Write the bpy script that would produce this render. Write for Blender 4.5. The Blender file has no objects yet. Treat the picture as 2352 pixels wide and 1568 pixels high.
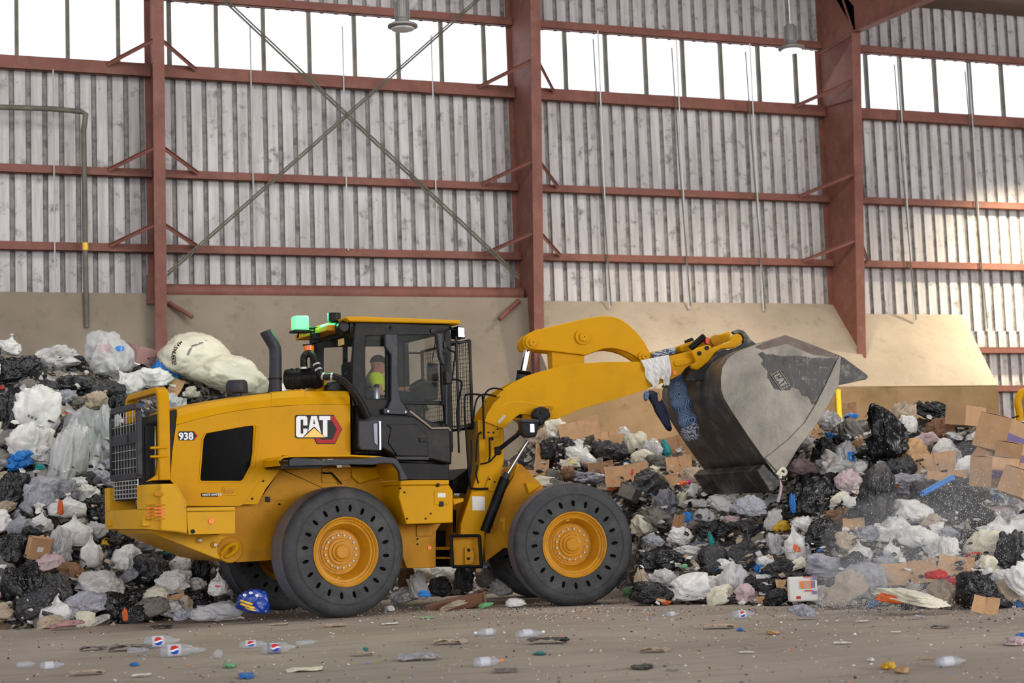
import bpy, bmesh, math, random
import numpy as np
from mathutils import Vector, Matrix

# ------------------------------------------------------------------ camera, world, light, exposure
sc = bpy.context.scene
COL = sc.collection
EYE = 1.27
F_PX = 3765.0
YAW, PIT, ROLL = math.radians(21.36), math.radians(5.53), math.radians(-2.08)
CAM = np.array([0.0, -31.8, EYE])
_fw = np.array([math.sin(YAW)*math.cos(PIT), math.cos(YAW)*math.cos(PIT), math.sin(PIT)])
_r0 = np.array([math.cos(YAW), -math.sin(YAW), 0.0]); _u0 = np.cross(_r0, _fw)
_rt = math.cos(ROLL)*_r0 + math.sin(ROLL)*_u0
_up = -math.sin(ROLL)*_r0 + math.cos(ROLL)*_u0
cd = bpy.data.cameras.new('camera'); cam = bpy.data.objects.new('camera', cd); COL.objects.link(cam)
M = Matrix(((_rt[0], _up[0], -_fw[0], CAM[0]), (_rt[1], _up[1], -_fw[1], CAM[1]), (_rt[2], _up[2], -_fw[2], CAM[2]), (0, 0, 0, 1)))
cam.matrix_world = M
cd.sensor_width = 36.0; cd.lens = F_PX/2352*36.0; cd.clip_end = 400; cd.clip_start = 0.3
cd.dof.use_dof = True; cd.dof.focus_distance = 18.9; cd.dof.aperture_fstop = 2.0
sc.camera = cam

sc.view_settings.view_transform = 'Standard'; sc.view_settings.look = 'None'
sc.view_settings.gamma = 1.0; sc.view_settings.use_curve_mapping = False
sc.view_settings.exposure = 0.0
sc.cycles.max_bounces = 7; sc.cycles.transparent_max_bounces = 12
sc.cycles.sample_clamp_indirect = 6.0

wld = bpy.data.worlds.new('overcast_sky'); sc.world = wld; wld.use_nodes = True
bg = wld.node_tree.nodes['Background']
bg.inputs[0].default_value = (0.93, 0.945, 1.0, 1); bg.inputs[1].default_value = 1.75

def area_light(name, loc, target, sx, sy, power, color=(1, 1, 1)):
    l = bpy.data.lights.new(name, 'AREA'); l.shape = 'RECTANGLE'; l.size = sx; l.size_y = sy
    l.energy = power; l.color = color
    o = bpy.data.objects.new(name, l); COL.objects.link(o); o.location = loc
    d = Vector(target) - Vector(loc)
    o.rotation_euler = d.to_track_quat('-Z', 'Y').to_euler()
    return o
# daylight through the big truck doors behind and to the right of the photographer, and an added fill light under the roof
area_light('door_daylight', (22, -40, 6.0), (9, -12, 1.5), 12, 8, 3600, (1.0, 0.97, 0.93))
area_light('door_daylight', (-10, -38, 6.0), (4, -12, 1.5), 9, 7, 1000, (0.95, 0.97, 1.0))
area_light('roof_fill_light', (7, -13, 13.2), (9, -8, 3), 18, 5, 1350, (1.0, 0.98, 0.95))

# ------------------------------------------------------------------ projection helpers: a pixel of the photo is a ray of the camera
def ray(px, py):
    return _fw + _rt*((px-1176)/F_PX) - _up*((py-784)/F_PX)
def P(px, py, d):
    return CAM + ray(px, py)*d
def project(p):
    q = np.asarray(p, float)-CAM; d = q@_fw
    return 1176+F_PX*(q@_rt)/d, 784-F_PX*(q@_up)/d, d
def on_ground(px, py, z=0.0):
    D = ray(px, py); return CAM + D*((z-EYE)/D[2])
def on_Y(px, py, Y=0.0):
    D = ray(px, py); return CAM + D*((Y-CAM[1])/D[1])
def on_X(px, py, X):
    D = ray(px, py); return CAM + D*((X-CAM[0])/D[0])
def ground_py(px, d):
    # pixel row where the ground lies at depth d in column px
    a = P(px, 1000, d)[2]; b = P(px, 1400, d)[2]
    return 1000 + 400*a/(a-b)

class Frame:
    """a vertical machine plane: u forward, v towards the camera side, z up"""
    def __init__(s, delta_deg, rim_px, rim_py, depth, v):
        a = math.radians(delta_deg)
        s.f = np.array([math.cos(a), -math.sin(a), 0]); s.n = np.array([-math.sin(a), -math.cos(a), 0])
        s.z = np.array([0, 0, 1.0])
        p = P(rim_px, rim_py, depth); s.O = p - s.n*v; s.O[2] = 0
    def w(s, u, v, z):
        return s.O + s.f*u + s.n*v + s.z*z
    def uz(s, px, py, v):
        D = ray(px, py); t = (v - (CAM-s.O)@s.n)/(D@s.n); p = CAM + D*t
        return ((p-s.O)@s.f, p[2])
    def vz(s, px, py, u):
        D = ray(px, py); t = (u - (CAM-s.O)@s.f)/(D@s.f); p = CAM + D*t
        return ((p-s.O)@s.n, p[2])
RF = Frame(-6.3, 795, 1268.5, 18.8, 1.27)
FF = Frame(10.7, 1320, 1252.5, 19.45, 1.27)
# shorthands for reading contours off enlarged crops of the photograph
def crop(x0, y0, s): return lambda x, y: (x0+x/s, y0+y/s)
c1 = crop(240, 850, 3.409); c2 = crop(580, 700, 3.485); c3 = crop(600, 1020, 3.733)
c4 = crop(1040, 860, 2.8); c5 = crop(1140, 700, 3.675); c6 = crop(1440, 720, 3.408)
def contour(fr, v, cr, pts):
    return [fr.uz(*cr(x, y), v) for x, y in pts]

# ------------------------------------------------------------------ materials
MATS = {}
def new_mat(name):
    m = bpy.data.materials.new(name); m.use_nodes = True
    nt = m.node_tree; b = nt.nodes['Principled BSDF']; MATS[name] = m
    return m, nt, b
def lin(c):
    return tuple(((x/255)/12.92 if x/255 <= .04045 else ((x/255+.055)/1.055)**2.4) for x in c)+(1,)
def node(nt, t, **kw):
    n = nt.nodes.new(t)
    for k, v in kw.items():
        if k in n.inputs.keys(): n.inputs[k].default_value = v
        else: setattr(n, k, v)
    return n
def coords(nt, kind='Object', scale=(1, 1, 1)):
    tc = node(nt, 'ShaderNodeTexCoord'); mp = node(nt, 'ShaderNodeMapping'); mp.inputs['Scale'].default_value = scale
    nt.links.new(tc.outputs[kind], mp.inputs['Vector']); return mp.outputs[0]
def ramp(nt, fac, stops, interp='LINEAR'):
    r = node(nt, 'ShaderNodeValToRGB'); r.color_ramp.interpolation = interp
    e = r.color_ramp.elements
    while len(e) < len(stops): e.new(0.5)
    for el, (p, c) in zip(e, stops):
        el.position = p; el.color = c if len(c) == 4 else c+(1,)
    nt.links.new(fac, r.inputs[0]); return r.outputs[0]
def noise(nt, vec, scale, detail=4, rough=.55, dist=0, typ='FBM'):
    n = node(nt, 'ShaderNodeTexNoise'); n.noise_type = typ
    n.inputs['Scale'].default_value = scale; n.inputs['Detail'].default_value = detail
    n.inputs['Roughness'].default_value = rough; n.inputs['Distortion'].default_value = dist
    nt.links.new(vec, n.inputs['Vector']); return n.outputs[0]
def mix(nt, fac, a, b, mode='MIX'):
    m = node(nt, 'ShaderNodeMix'); m.data_type = 'RGBA'; m.blend_type = mode
    for sock, val in ((m.inputs[0], fac), (m.inputs[6], a), (m.inputs[7], b)):
        if hasattr(val, 'is_output'): nt.links.new(val, sock)
        else: sock.default_value = val
    return m.outputs[2]
def bump(nt, b, h, strength, dist=.02):
    n = node(nt, 'ShaderNodeBump'); n.inputs['Strength'].default_value = strength; n.inputs['Distance'].default_value = dist
    nt.links.new(h, n.inputs['Height']); nt.links.new(n.outputs[0], b.inputs['Normal']); return n.outputs[0]
def simple(name, rgb, rough=.5, metal=0.0, var=.12, vs=3.0, bmp=0.0, bs=30, dirt=None, dirt_amt=.5, dirt_scale=2.5, spec=None, coat=0):
    m, nt, b = new_mat(name); v = coords(nt)
    c = lin(rgb); n1 = noise(nt, v, vs, 5)
    lo = tuple(x*(1-var) for x in c[:3])+(1,); hi = tuple(min(1, x*(1+var)) for x in c[:3])+(1,)
    col = ramp(nt, n1, [(.3, lo), (.7, hi)])
    if dirt:
        n2 = noise(nt, v, dirt_scale, 9, .68)
        f = ramp(nt, n2, [(.5, (0, 0, 0)), (.72, (dirt_amt,)*3)])
        col = mix(nt, f, col, lin(dirt))
    nt.links.new(col, b.inputs['Base Color'])
    b.inputs['Roughness'].default_value = rough; b.inputs['Metallic'].default_value = metal
    if spec is not None: b.inputs['Specular IOR Level'].default_value = spec
    if coat: b.inputs['Coat Weight'].default_value = coat
    if bmp: bump(nt, b, noise(nt, v, bs, 6), bmp)
    return m
def emissive(name, rgb, strength, base=None):
    m, nt, b = new_mat(name); b.inputs['Base Color'].default_value = lin(base or rgb)
    b.inputs['Emission Color'].default_value = lin(rgb); b.inputs['Emission Strength'].default_value = strength
    return m

yellow = simple('machine_yellow_paint', (198, 143, 3), .45, var=.05, vs=1.2, dirt=(120, 84, 30), dirt_amt=.18, dirt_scale=3, spec=.1)
yellow_pale = simple('dusty_yellow_paint', (208, 156, 34), .5, var=.06, vs=2, dirt=(150, 120, 80), dirt_amt=.35, spec=.12)
yellow_shaded_dusty = simple('shaded_scuffed_yellow', (182, 126, 8), .55, var=.1, vs=2, dirt=(96, 72, 44), dirt_amt=.5, spec=.2)  # darker yellow: shade on the inner frame in the colour, plus dirt noise
black_paint = simple('satin_black_paint', (15, 15, 17), .4, spec=.12, var=.3, vs=4, dirt=(70, 66, 60), dirt_amt=.3)
black_plastic = simple('black_plastic', (24, 23, 25), .42, spec=.15, var=.25, vs=3, dirt=(96, 90, 80), dirt_amt=.25)
grey_plastic = simple('dusty_grey_plastic', (50, 50, 57), .45, spec=.2, var=.15, dirt=(110, 106, 100), dirt_amt=.4)
rubber = simple('worn_tyre_rubber', (47, 48, 51), .62, var=.3, vs=5, bmp=.35, bs=60, dirt=(96, 94, 84), dirt_amt=.42, dirt_scale=4)
tread_m = simple('polished_tread_rubber', (92, 92, 100), .42, var=.2, vs=7, bmp=.25, bs=45, dirt=(60, 60, 62), dirt_amt=.5)
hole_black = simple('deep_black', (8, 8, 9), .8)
rim_m = simple('rim_yellow', (192, 132, 20), .42, spec=.25, var=.08, vs=4, dirt=(110, 74, 30), dirt_amt=.45, dirt_scale=6)
bolt_m = simple('zinc_bolt', (186, 180, 168), .45, .2)
chrome = simple('chrome_rod', (225, 225, 232), .12, 1.0, var=.03)
steel_red = simple('red_oxide_steel', (122, 78, 68), .6, var=.2, vs=1.5, bmp=.1, dirt=(138, 112, 96), dirt_amt=.45, dirt_scale=5, spec=.25)
orange_lens = simple('orange_lens', (238, 122, 18), .3, var=.02)
red_tape = simple('orange_red_tape', (232, 104, 50), .5, var=.1)
red_paint = simple('red_paint', (190, 36, 34), .4, var=.1)
white_label = simple('white_sticker', (214, 212, 205), .5, var=.06, vs=20)
logo_white = simple('logo_silver', (222, 226, 230), .4, var=.03)
logo_black = simple('logo_black', (24, 22, 24), .4, spec=.15, var=.05)
logo_red = simple('logo_red', (168, 22, 26), .4, spec=.15, var=.12)
logo_gold = simple('logo_gold', (232, 186, 40), .35, var=.05)
led = emissive('lit_led', (232, 218, 255), 2.5)
green_led = emissive('green_beacon', (110, 255, 150), 1.05)
green_soft = emissive('green_beacon_core', (200, 255, 225), 14)
skin = simple('skin', (196, 140, 116), .55, var=.08, vs=8)
skin.node_tree.nodes['Principled BSDF'].inputs['Subsurface Weight'].default_value = .1
hivis = simple('hi_vis_fabric', (206, 240, 20), .8, var=.06, vs=6)
cap_m = simple('dark_cap_fabric', (48, 44, 44), .85)
glove_m = simple('tan_glove', (190, 172, 128), .8)
pants_m = simple('navy_work_trousers', (34, 38, 52), .85)
seat_m = simple('seat_fabric', (34, 33, 35), .85)
steel_cup = simple('brushed_steel', (190, 195, 200), .3, .9)
galv = simple('galvanised_rod', (185, 185, 182), .4, .5)
pipe_m = simple('grimy_pipe', (92, 88, 78), .6, var=.25, dirt=(140, 128, 100), dirt_amt=.5)
lamp_metal = simple('lamp_aluminium', (120, 118, 116), .5, .3)

m, nt, b = new_mat('bucket_steel'); v = coords(nt)
n1 = noise(nt, v, 1.3, 6, .6, .6); base = ramp(nt, n1, [(.3, lin((84, 80, 76))), (.45, lin((116, 110, 101))), (.68, lin((146, 139, 127)))])
vs_ = coords(nt, scale=(26, 26, 1.4)); n2 = noise(nt, vs_, 2.0, 6, .7, 1.2)
sc_ = ramp(nt, n2, [(.6, (0, 0, 0)), (.75, (.5, .5, .5))])
nt.links.new(mix(nt, sc_, base, lin((182, 174, 160))), b.inputs['Base Color'])
b.inputs['Metallic'].default_value = .35; b.inputs['Roughness'].default_value = .48
bump(nt, b, noise(nt, v, 12, 6, .7), .25)
bucket_steel = m
bucket_shell_m = simple('worn_dark_bucket_steel', (86, 82, 80), .4, .5, var=.3, vs=2.2, bmp=.3, bs=14, dirt=(176, 166, 150), dirt_amt=.6, dirt_scale=3.5)
bucket_dark = simple('black_scuffed_steel', (44, 42, 42), .45, .3, var=.35, vs=5, bmp=.3, bs=14, dirt=(150, 142, 128), dirt_amt=.6, dirt_scale=5)

def glass_mat(name, tint, alpha, rough=.03):
    m, nt, b = new_mat(name); b.inputs['Base Color'].default_value = lin(tint)
    b.inputs['Roughness'].default_value = rough; b.inputs['Alpha'].default_value = alpha; b.inputs['Specular IOR Level'].default_value = .5 if 'bottle' in name else .15
    return m
glass = glass_mat('tinted_cab_glass', (30, 44, 42), .13)
glass_dk = glass_mat('dark_engine_window', (6, 6, 8), .8, .15); glass_dk.node_tree.nodes['Principled BSDF'].inputs['Specular IOR Level'].default_value = .02
clear_plastic = glass_mat('clear_bottle_plastic', (190, 196, 206), .26, .1)

m, nt, b = new_mat('wall_sheet_metal'); v = coords(nt, 'Object')
big = noise(nt, v, .35, 4); fine = noise(nt, v, 2.6, 10, .7)
streak = noise(nt, coords(nt, scale=(5, 5, .35)), 1.6, 7, .65)
col = ramp(nt, big, [(.3, lin((176, 171, 173))), (.7, lin((206, 202, 202)))])
col = mix(nt, ramp(nt, streak, [(.42, (0, 0, 0)), (.75, (.7, .7, .7))]), col, lin((118, 108, 92)))
col = mix(nt, ramp(nt, fine, [(.55, (0, 0, 0)), (.66, (.75,)*3)]), col, lin((66, 62, 60)))
nt.links.new(col, b.inputs['Base Color']); b.inputs['Roughness'].default_value = .6
wall_sheet = m
wall_groove = simple('grimy_sheet_groove', (132, 127, 126), .7, var=.3, vs=6, dirt=(44, 42, 42), dirt_amt=.8, dirt_scale=5)

def concrete(name, a, b_, c_, sc1=.5, rough=.85, spots=True, bmp=.3, spec=.3):
    m, nt, b = new_mat(name); v = coords(nt)
    col = ramp(nt, noise(nt, v, sc1, 8, .6), [(.3, lin(a)), (.7, lin(b_))])
    if spots:
        col = mix(nt, ramp(nt, noise(nt, v, 3.5, 10, .72), [(.55, (0, 0, 0)), (.72, (.6,)*3)]), col, lin(c_))
    nt.links.new(col, b.inputs['Base Color']); b.inputs['Roughness'].default_value = rough
    b.inputs['Specular IOR Level'].default_value = spec
    bump(nt, b, noise(nt, v, 9, 8, .7), bmp, .03)
    return m
concrete_m = concrete('dusty_concrete', (148, 134, 120), (176, 162, 146), (118, 106, 94))
concrete_brown = concrete('stained_brown_concrete', (120, 96, 66), (156, 130, 98), (96, 72, 46), .8)
m, nt, b = new_mat('tipping_floor_concrete'); v = coords(nt)
col = ramp(nt, noise(nt, v, .5, 8, .6), [(.3, lin((142, 130, 119))), (.7, lin((172, 160, 147)))])
st = noise(nt, coords(nt, scale=(.5, 4, 1)), 1.4, 8, .65, .4)
col = mix(nt, ramp(nt, st, [(.5, (0, 0, 0)), (.75, (.6,)*3)]), col, lin((108, 99, 92)))
col = mix(nt, ramp(nt, noise(nt, v, 14, 6, .7), [(.62, (0, 0, 0)), (.7, (.5,)*3)]), col, lin((168, 158, 146)))
nt.links.new(col, b.inputs['Base Color']); b.inputs['Roughness'].default_value = .7; bump(nt, b, noise(nt, v, 10, 9, .7), .45, .03)
floor_m = m

# rubbish surface: a jumble of small pieces of every colour
m, nt, b = new_mat('mixed_rubbish'); v = coords(nt)
vo = node(nt, 'ShaderNodeTexVoronoi'); vo.inputs['Scale'].default_value = 11.0; vo.inputs['Randomness'].default_value = 1
w_ = node(nt, 'ShaderNodeVectorMath'); w_.operation = 'ADD'
nz = node(nt, 'ShaderNodeTexNoise'); nz.inputs['Scale'].default_value = 6; nt.links.new(v, nz.inputs['Vector'])
scl = node(nt, 'ShaderNodeVectorMath'); scl.operation = 'SCALE'; scl.inputs['Scale'].default_value = .35
nt.links.new(nz.outputs['Color'], scl.inputs[0]); nt.links.new(v, w_.inputs[0]); nt.links.new(scl.outputs[0], w_.inputs[1])
nt.links.new(w_.outputs[0], vo.inputs['Vector'])
sep = node(nt, 'ShaderNodeSeparateColor'); nt.links.new(vo.outputs['Color'], sep.inputs[0])
col = ramp(nt, sep.outputs[0], [(0, lin((26, 25, 27))), (.3, lin((40, 38, 38))), (.42, lin((112, 92, 70))), (.55, lin((160, 152, 140))), (.68, lin((74, 66, 60))), (.8, lin((198, 192, 184))), (.93, lin((120, 128, 140))), (.97, lin((60, 100, 160)))], 'CONSTANT')
nt.links.new(col, b.inputs['Base Color']); b.inputs['Roughness'].default_value = .5
bump(nt, b, noise(nt, v, 14, 8, .7, .5), .9, .06)
rubbish_m = m

def bag_mat(name, rgb, rough=.35, transl=.0, alpha=1.0, bs=5.0, strength=.7, tint=None, tint_amt=.3):
    m, nt, b = new_mat(name); tc = node(nt, 'ShaderNodeTexCoord'); oi = node(nt, 'ShaderNodeObjectInfo')
    add = node(nt, 'ShaderNodeVectorMath'); add.operation = 'MULTIPLY_ADD'
    add.inputs[1].default_value = (1, 1, 1); nt.links.new(tc.outputs['Object'], add.inputs[0])
    cmb = node(nt, 'ShaderNodeVectorMath'); cmb.operation = 'SCALE'; cmb.inputs[0].default_value = (37, 17, 23)
    nt.links.new(oi.outputs['Random'], cmb.inputs['Scale']); nt.links.new(cmb.outputs[0], add.inputs[2])
    v = add.outputs[0]; c = lin(rgb)
    n1 = noise(nt, v, 1.6, 5, .6)
    col = ramp(nt, n1, [(.3, tuple(x*.72 for x in c[:3])), (.62, c)])
    if tint:
        n2 = noise(nt, v, 1.5, 3, .5, .8)
        t = ramp(nt, n2, [(.5, (0, 0, 0)), (.68, (tint_amt,)*3)])
        col = mix(nt, t, col, lin(tint))
    nt.links.new(col, b.inputs['Base Color']); b.inputs['Roughness'].default_value = rough
    h1 = noise(nt, v, bs, 5, .62, .8, 'RIDGED_MULTIFRACTAL'); h2 = noise(nt, v, bs*.45, 4, .6, 1.4)
    ad = node(nt, 'ShaderNodeMath'); ad.operation = 'MULTIPLY_ADD'; nt.links.new(h2, ad.inputs[0]); ad.inputs[1].default_value = 1.6
    nt.links.new(h1, ad.inputs[2])
    nrm = bump(nt, b, ad.outputs[0], strength, .035)
    if alpha < 1: b.inputs['Alpha'].default_value = alpha
    if transl:
        out = nt.nodes['Material Output']; tr = node(nt, 'ShaderNodeBsdfTranslucent'); nt.links.new(col, tr.inputs[0]); nt.links.new(nrm, tr.inputs['Normal'])
        mx = node(nt, 'ShaderNodeMixShader'); mx.inputs[0].default_value = transl
        nt.links.new(b.outputs[0], mx.inputs[1]); nt.links.new(tr.outputs[0], mx.inputs[2]); nt.links.new(mx.outputs[0], out.inputs[0])
    return m
BAG = {
 'white': bag_mat('white_bag_plastic', (240, 238, 235), .4, .12, strength=.45, tint=(206, 196, 190), tint_amt=.5),
 'cloudy white': bag_mat('cloudy_bag_film', (206, 205, 206), .3, .12, strength=.6, tint=(158, 138, 124), tint_amt=.55),
 'pale grey': bag_mat('grey_bag_film', (166, 166, 176), .28, .1, strength=.7, tint=(120, 116, 120), tint_amt=.5),
 'black': bag_mat('black_bag_plastic', (24, 24, 27), .27, 0, strength=.9),
 'charcoal': bag_mat('dusty_black_plastic', (46, 46, 50), .36, 0, strength=.9, tint=(92, 88, 82), tint_amt=.5),
 'cream': bag_mat('cream_sacking', (222, 216, 196), .6, 0, strength=.4, tint=(190, 178, 150), tint_amt=.4),
 'blue': bag_mat('blue_plastic', (36, 128, 214), .4, .1, strength=.6),
 'teal': bag_mat('teal_plastic', (40, 150, 150), .4, .1, strength=.6),
 'green': bag_mat('green_film', (120, 190, 130), .35, .1, strength=.5, tint=(170, 210, 190)),
 'pink': bag_mat('pink_tinged_film', (214, 190, 192), .35, .1, strength=.6, tint=(186, 120, 120)),
 'brown': bag_mat('brown_paper', (132, 98, 70), .75, 0, strength=.5),
 'tan': bag_mat('tan_cardboard_pulp', (190, 150, 108), .8, 0, strength=.35),
 'orange': bag_mat('orange_plastic', (236, 104, 36), .4, .1, strength=.5),
 'yellow': bag_mat('yellow_plastic', (226, 178, 30), .4, .1, strength=.5),
 'red': bag_mat('red_plastic', (200, 44, 48), .4, .1, strength=.5),
 'grey': bag_mat('grey_pulp', (120, 114, 108), .7, 0, strength=.7, tint=(70, 66, 62)),
 'beige': bag_mat('beige_rags', (184, 166, 144), .8, 0, strength=.7, tint=(130, 108, 88)),
 'navy': bag_mat('navy_cloth', (26, 36, 66), .7, 0, strength=.5),
 'clear': bag_mat('clear_film', (226, 226, 228), .22, .1, alpha=.62, strength=.8),
 'dusty pink': bag_mat('dusty_pink_plastic', (170, 130, 128), .55, 0, strength=.3),
 'magenta': bag_mat('magenta_plastic', (206, 30, 140), .4, 0, strength=.4),
}
card_m = simple('corrugated_cardboard', (182, 144, 106), .85, var=.12, vs=4, bmp=.15, bs=25, dirt=(140, 104, 72), dirt_amt=.4)
card_dark = simple('damp_cardboard', (142, 106, 76), .85, var=.15, vs=4, bmp=.15, bs=25)
card_print = simple('purple_box_print', (112, 98, 140), .8, var=.1)
plas_brown = simple('brown_moulded_plastic', (112, 74, 52), .45, var=.15, vs=3, dirt=(60, 44, 34))
m, nt, b = new_mat('blue_patterned_fabric'); v = coords(nt)
vo = node(nt, 'ShaderNodeTexVoronoi'); vo.inputs['Scale'].default_value = 3.6; nt.links.new(v, vo.inputs['Vector'])
wv = node(nt, 'ShaderNodeMath'); wv.operation = 'SINE'; ml = node(nt, 'ShaderNodeMath'); ml.operation = 'MULTIPLY'; ml.inputs[1].default_value = 95
nt.links.new(vo.outputs['Distance'], ml.inputs[0]); nt.links.new(ml.outputs[0], wv.inputs[0])
nn = noise(nt, v, 22, 4); ad = node(nt, 'ShaderNodeMath'); ad.operation = 'MULTIPLY'; nt.links.new(wv.outputs[0], ad.inputs[0]); nt.links.new(nn, ad.inputs[1])
col = ramp(nt, ad.outputs[0], [(.12, lin((116, 142, 176))), (.3, lin((48, 62, 92)))])
nt.links.new(col, b.inputs['Base Color']); b.inputs['Roughness'].default_value = .9; bump(nt, b, noise(nt, v, 10, 4), .5)
fabric_blue = m
m, nt, b = new_mat('grey_swirl_fabric'); v = coords(nt)
w = node(nt, 'ShaderNodeTexWave'); w.wave_type = 'RINGS'; w.inputs['Scale'].default_value = 9; w.inputs['Distortion'].default_value = 9; w.inputs['Detail'].default_value = 2; w.inputs['Detail Scale'].default_value = 2
nt.links.new(v, w.inputs['Vector'])
nt.links.new(ramp(nt, w.outputs[1], [(.4, lin((70, 76, 92))), (.6, lin((168, 172, 182)))]), b.inputs['Base Color']); b.inputs['Roughness'].default_value = .9
fabric_grey = m

# ------------------------------------------------------------------ mesh building
def tag(o, label=None, cat=None, group=None, kind=None):
    if label: o['label'] = label
    if cat: o['category'] = cat
    if group: o['group'] = group
    if kind: o['kind'] = kind
    return o
def empty(name, loc, label, cat, group=None):
    o = bpy.data.objects.new(name, None); COL.objects.link(o); o.location = tuple(loc)
    o.empty_display_size = .2
    return tag(o, label, cat, group)
def worldloc(o):
    p = np.zeros(3)
    while o is not None: p = p + np.array(o.location); o = o.parent
    return p
class MB:
    """collects faces given in world coordinates; build() links them as one mesh object"""
    def __init__(s): s.v = []; s.f = []; s.m = []; s.cur = 0
    def add(s, vs, fs):
        k = len(s.v); s.v += [tuple(map(float, p)) for p in vs]
        s.f += [tuple(i+k for i in f) for f in fs]; s.m += [s.cur]*len(fs); return s
    def hexa(s, p):   # 8 points: bottom 4, top 4
        return s.add(p, [(0, 3, 2, 1), (4, 5, 6, 7), (0, 1, 5, 4), (1, 2, 6, 5), (2, 3, 7, 6), (3, 0, 4, 7)])
    def box(s, c, d, ax=None):
        c = np.asarray(c, float); ax = ax or (np.array([1, 0, 0.]), np.array([0, 1., 0]), np.array([0, 0, 1.]))
        X, Y, Z = [a*k/2 for a, k in zip(ax, d)]
        return s.hexa([c-X-Y-Z, c+X-Y-Z, c+X+Y-Z, c-X+Y-Z, c-X-Y+Z, c+X-Y+Z, c+X+Y+Z, c-X+Y+Z])
    def fbox(s, fr, u0, u1, v0, v1, z0, z1):
        return s.hexa([fr.w(u, v, z) for z in (z0, z1) for u, v in ((u0, v0), (u1, v0), (u1, v1), (u0, v1))])
    def prism(s, fr, pts, v0, v1, holes=(), fill=False):
        """side-view polygon (u,z) swept from v0 to v1; holes are polygons too"""
        if not holes and not fill:
            n = len(pts); vs = [fr.w(u, v0, z) for u, z in pts]+[fr.w(u, v1, z) for u, z in pts]
            return s.add(vs, [tuple(range(n)), tuple(range(2*n-1, n-1, -1))]+[(i, (i+1) % n, n+(i+1) % n, n+i) for i in range(n)])
        bm = bmesh.new(); E = []
        loops = [pts]+list(holes)
        for lp in loops:
            vs = [bm.verts.new((u, 0, z)) for u, z in lp]
            E += [bm.edges.new((vs[i], vs[(i+1) % len(vs)])) for i in range(len(vs))]
        bmesh.ops.triangle_fill(bm, use_beauty=True, use_dissolve=False, edges=E)
        bm.verts.ensure_lookup_table(); bm.verts.index_update()
        V = [v.co.copy() for v in bm.verts]; T = [tuple(v.index for v in f.verts) for f in bm.faces]; bm.free()
        n = len(V); vs = [fr.w(p.x, v0, p.z) for p in V]+[fr.w(p.x, v1, p.z) for p in V]
        fs = T+[tuple(i+n for i in reversed(t)) for t in T]; k = 0
        for lp in loops:
            m_ = len(lp); fs += [(k+i, k+(i+1) % m_, n+k+(i+1) % m_, n+k+i) for i in range(m_)]; k += m_
        return s.add(vs, fs)
    def tube(s, pts, r, n=10, cap=True):
        pts = [np.asarray(p, float) for p in pts]; rs = r if isinstance(r, (list, tuple)) else [r]*len(pts)
        rings = []; prev = None
        for i, p in enumerate(pts):
            t = pts[min(i+1, len(pts)-1)]-pts[max(i-1, 0)]; t = t/(np.linalg.norm(t)+1e-9)
            if prev is None:
                a = np.array([0, 0, 1.]) if abs(t[2]) < .9 else np.array([1., 0, 0]); x = np.cross(a, t)
            else: x = prev-t*(prev@t)
            x = x/(np.linalg.norm(x)+1e-9); y = np.cross(t, x); prev = x
            rings.append([p+rs[i]*(x*math.cos(k*2*math.pi/n)+y*math.sin(k*2*math.pi/n)) for k in range(n)])
        vs = [q for R_ in rings for q in R_]
        fs = [(i*n+k, i*n+(k+1) % n, (i+1)*n+(k+1) % n, (i+1)*n+k) for i in range(len(pts)-1) for k in range(n)]
        if cap: fs += [tuple(range(n-1, -1, -1)), tuple(range((len(pts)-1)*n, len(pts)*n))]
        return s.add(vs, fs)
    def lathe(s, c, ax, prof, n=32, closed=False):
        """prof: (distance along ax, radius)"""
        c = np.asarray(c, float); ax = np.asarray(ax, float); ax = ax/np.linalg.norm(ax)
        a = np.array([0, 0, 1.]) if abs(ax[2]) < .9 else np.array([1., 0, 0]); x = np.cross(a, ax); x /= np.linalg.norm(x); y = np.cross(ax, x)
        vs = [c+ax*h+r*(x*math.cos(k*2*math.pi/n)+y*math.sin(k*2*math.pi/n)) for h, r in prof for k in range(n)]
        m_ = len(prof); fs = [(i*n+k, i*n+(k+1) % n, ((i+1) % m_)*n+(k+1) % n, ((i+1) % m_)*n+k) for i in range(m_ if closed else m_-1) for k in range(n)]
        if not closed:
            fs += [tuple(range(n-1, -1, -1)), tuple(range((m_-1)*n, m_*n))]
        return s.add(vs, fs)
    def build(s, name, mat, parent=None, bevel=0, sharp=32, loc=None, mods=()):
        o0 = worldloc(parent) if parent is not None else np.zeros(3)
        if loc is None: loc = np.zeros(3) if parent is not None else (np.min(np.array(s.v), 0)+np.max(np.array(s.v), 0))/2*np.array([1, 1, 0])+np.array([0, 0, np.min(np.array(s.v)[:, 2])])
        loc = np.asarray(loc, float)
        off = o0+(loc if parent is None else np.zeros(3))
        me = bpy.data.meshes.new(name); me.from_pydata((np.array(s.v)-off).tolist(), [], s.f)
        bm = bmesh.new(); bm.from_mesh(me); bmesh.ops.recalc_face_normals(bm, faces=bm.faces); bm.to_mesh(me); bm.free()
        ml_ = mat if isinstance(mat, (list, tuple)) else [mat]
        for q in ml_: me.materials.append(q)
        me.polygons.foreach_set('material_index', s.m)
        me.polygons.foreach_set('use_smooth', [True]*len(s.f))
        me.set_sharp_from_angle(angle=math.radians(sharp)); me.update()
        o = bpy.data.objects.new(name, me); COL.objects.link(o)
        if parent is not None: o.parent = parent
        else: o.location = tuple(loc)
        if bevel:
            md = o.modifiers.new('bevel', 'BEVEL'); md.width = bevel; md.segments = 2; md.limit_method = 'ANGLE'; md.angle_limit = math.radians(32)
            md.harden_normals = False
        return o
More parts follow.
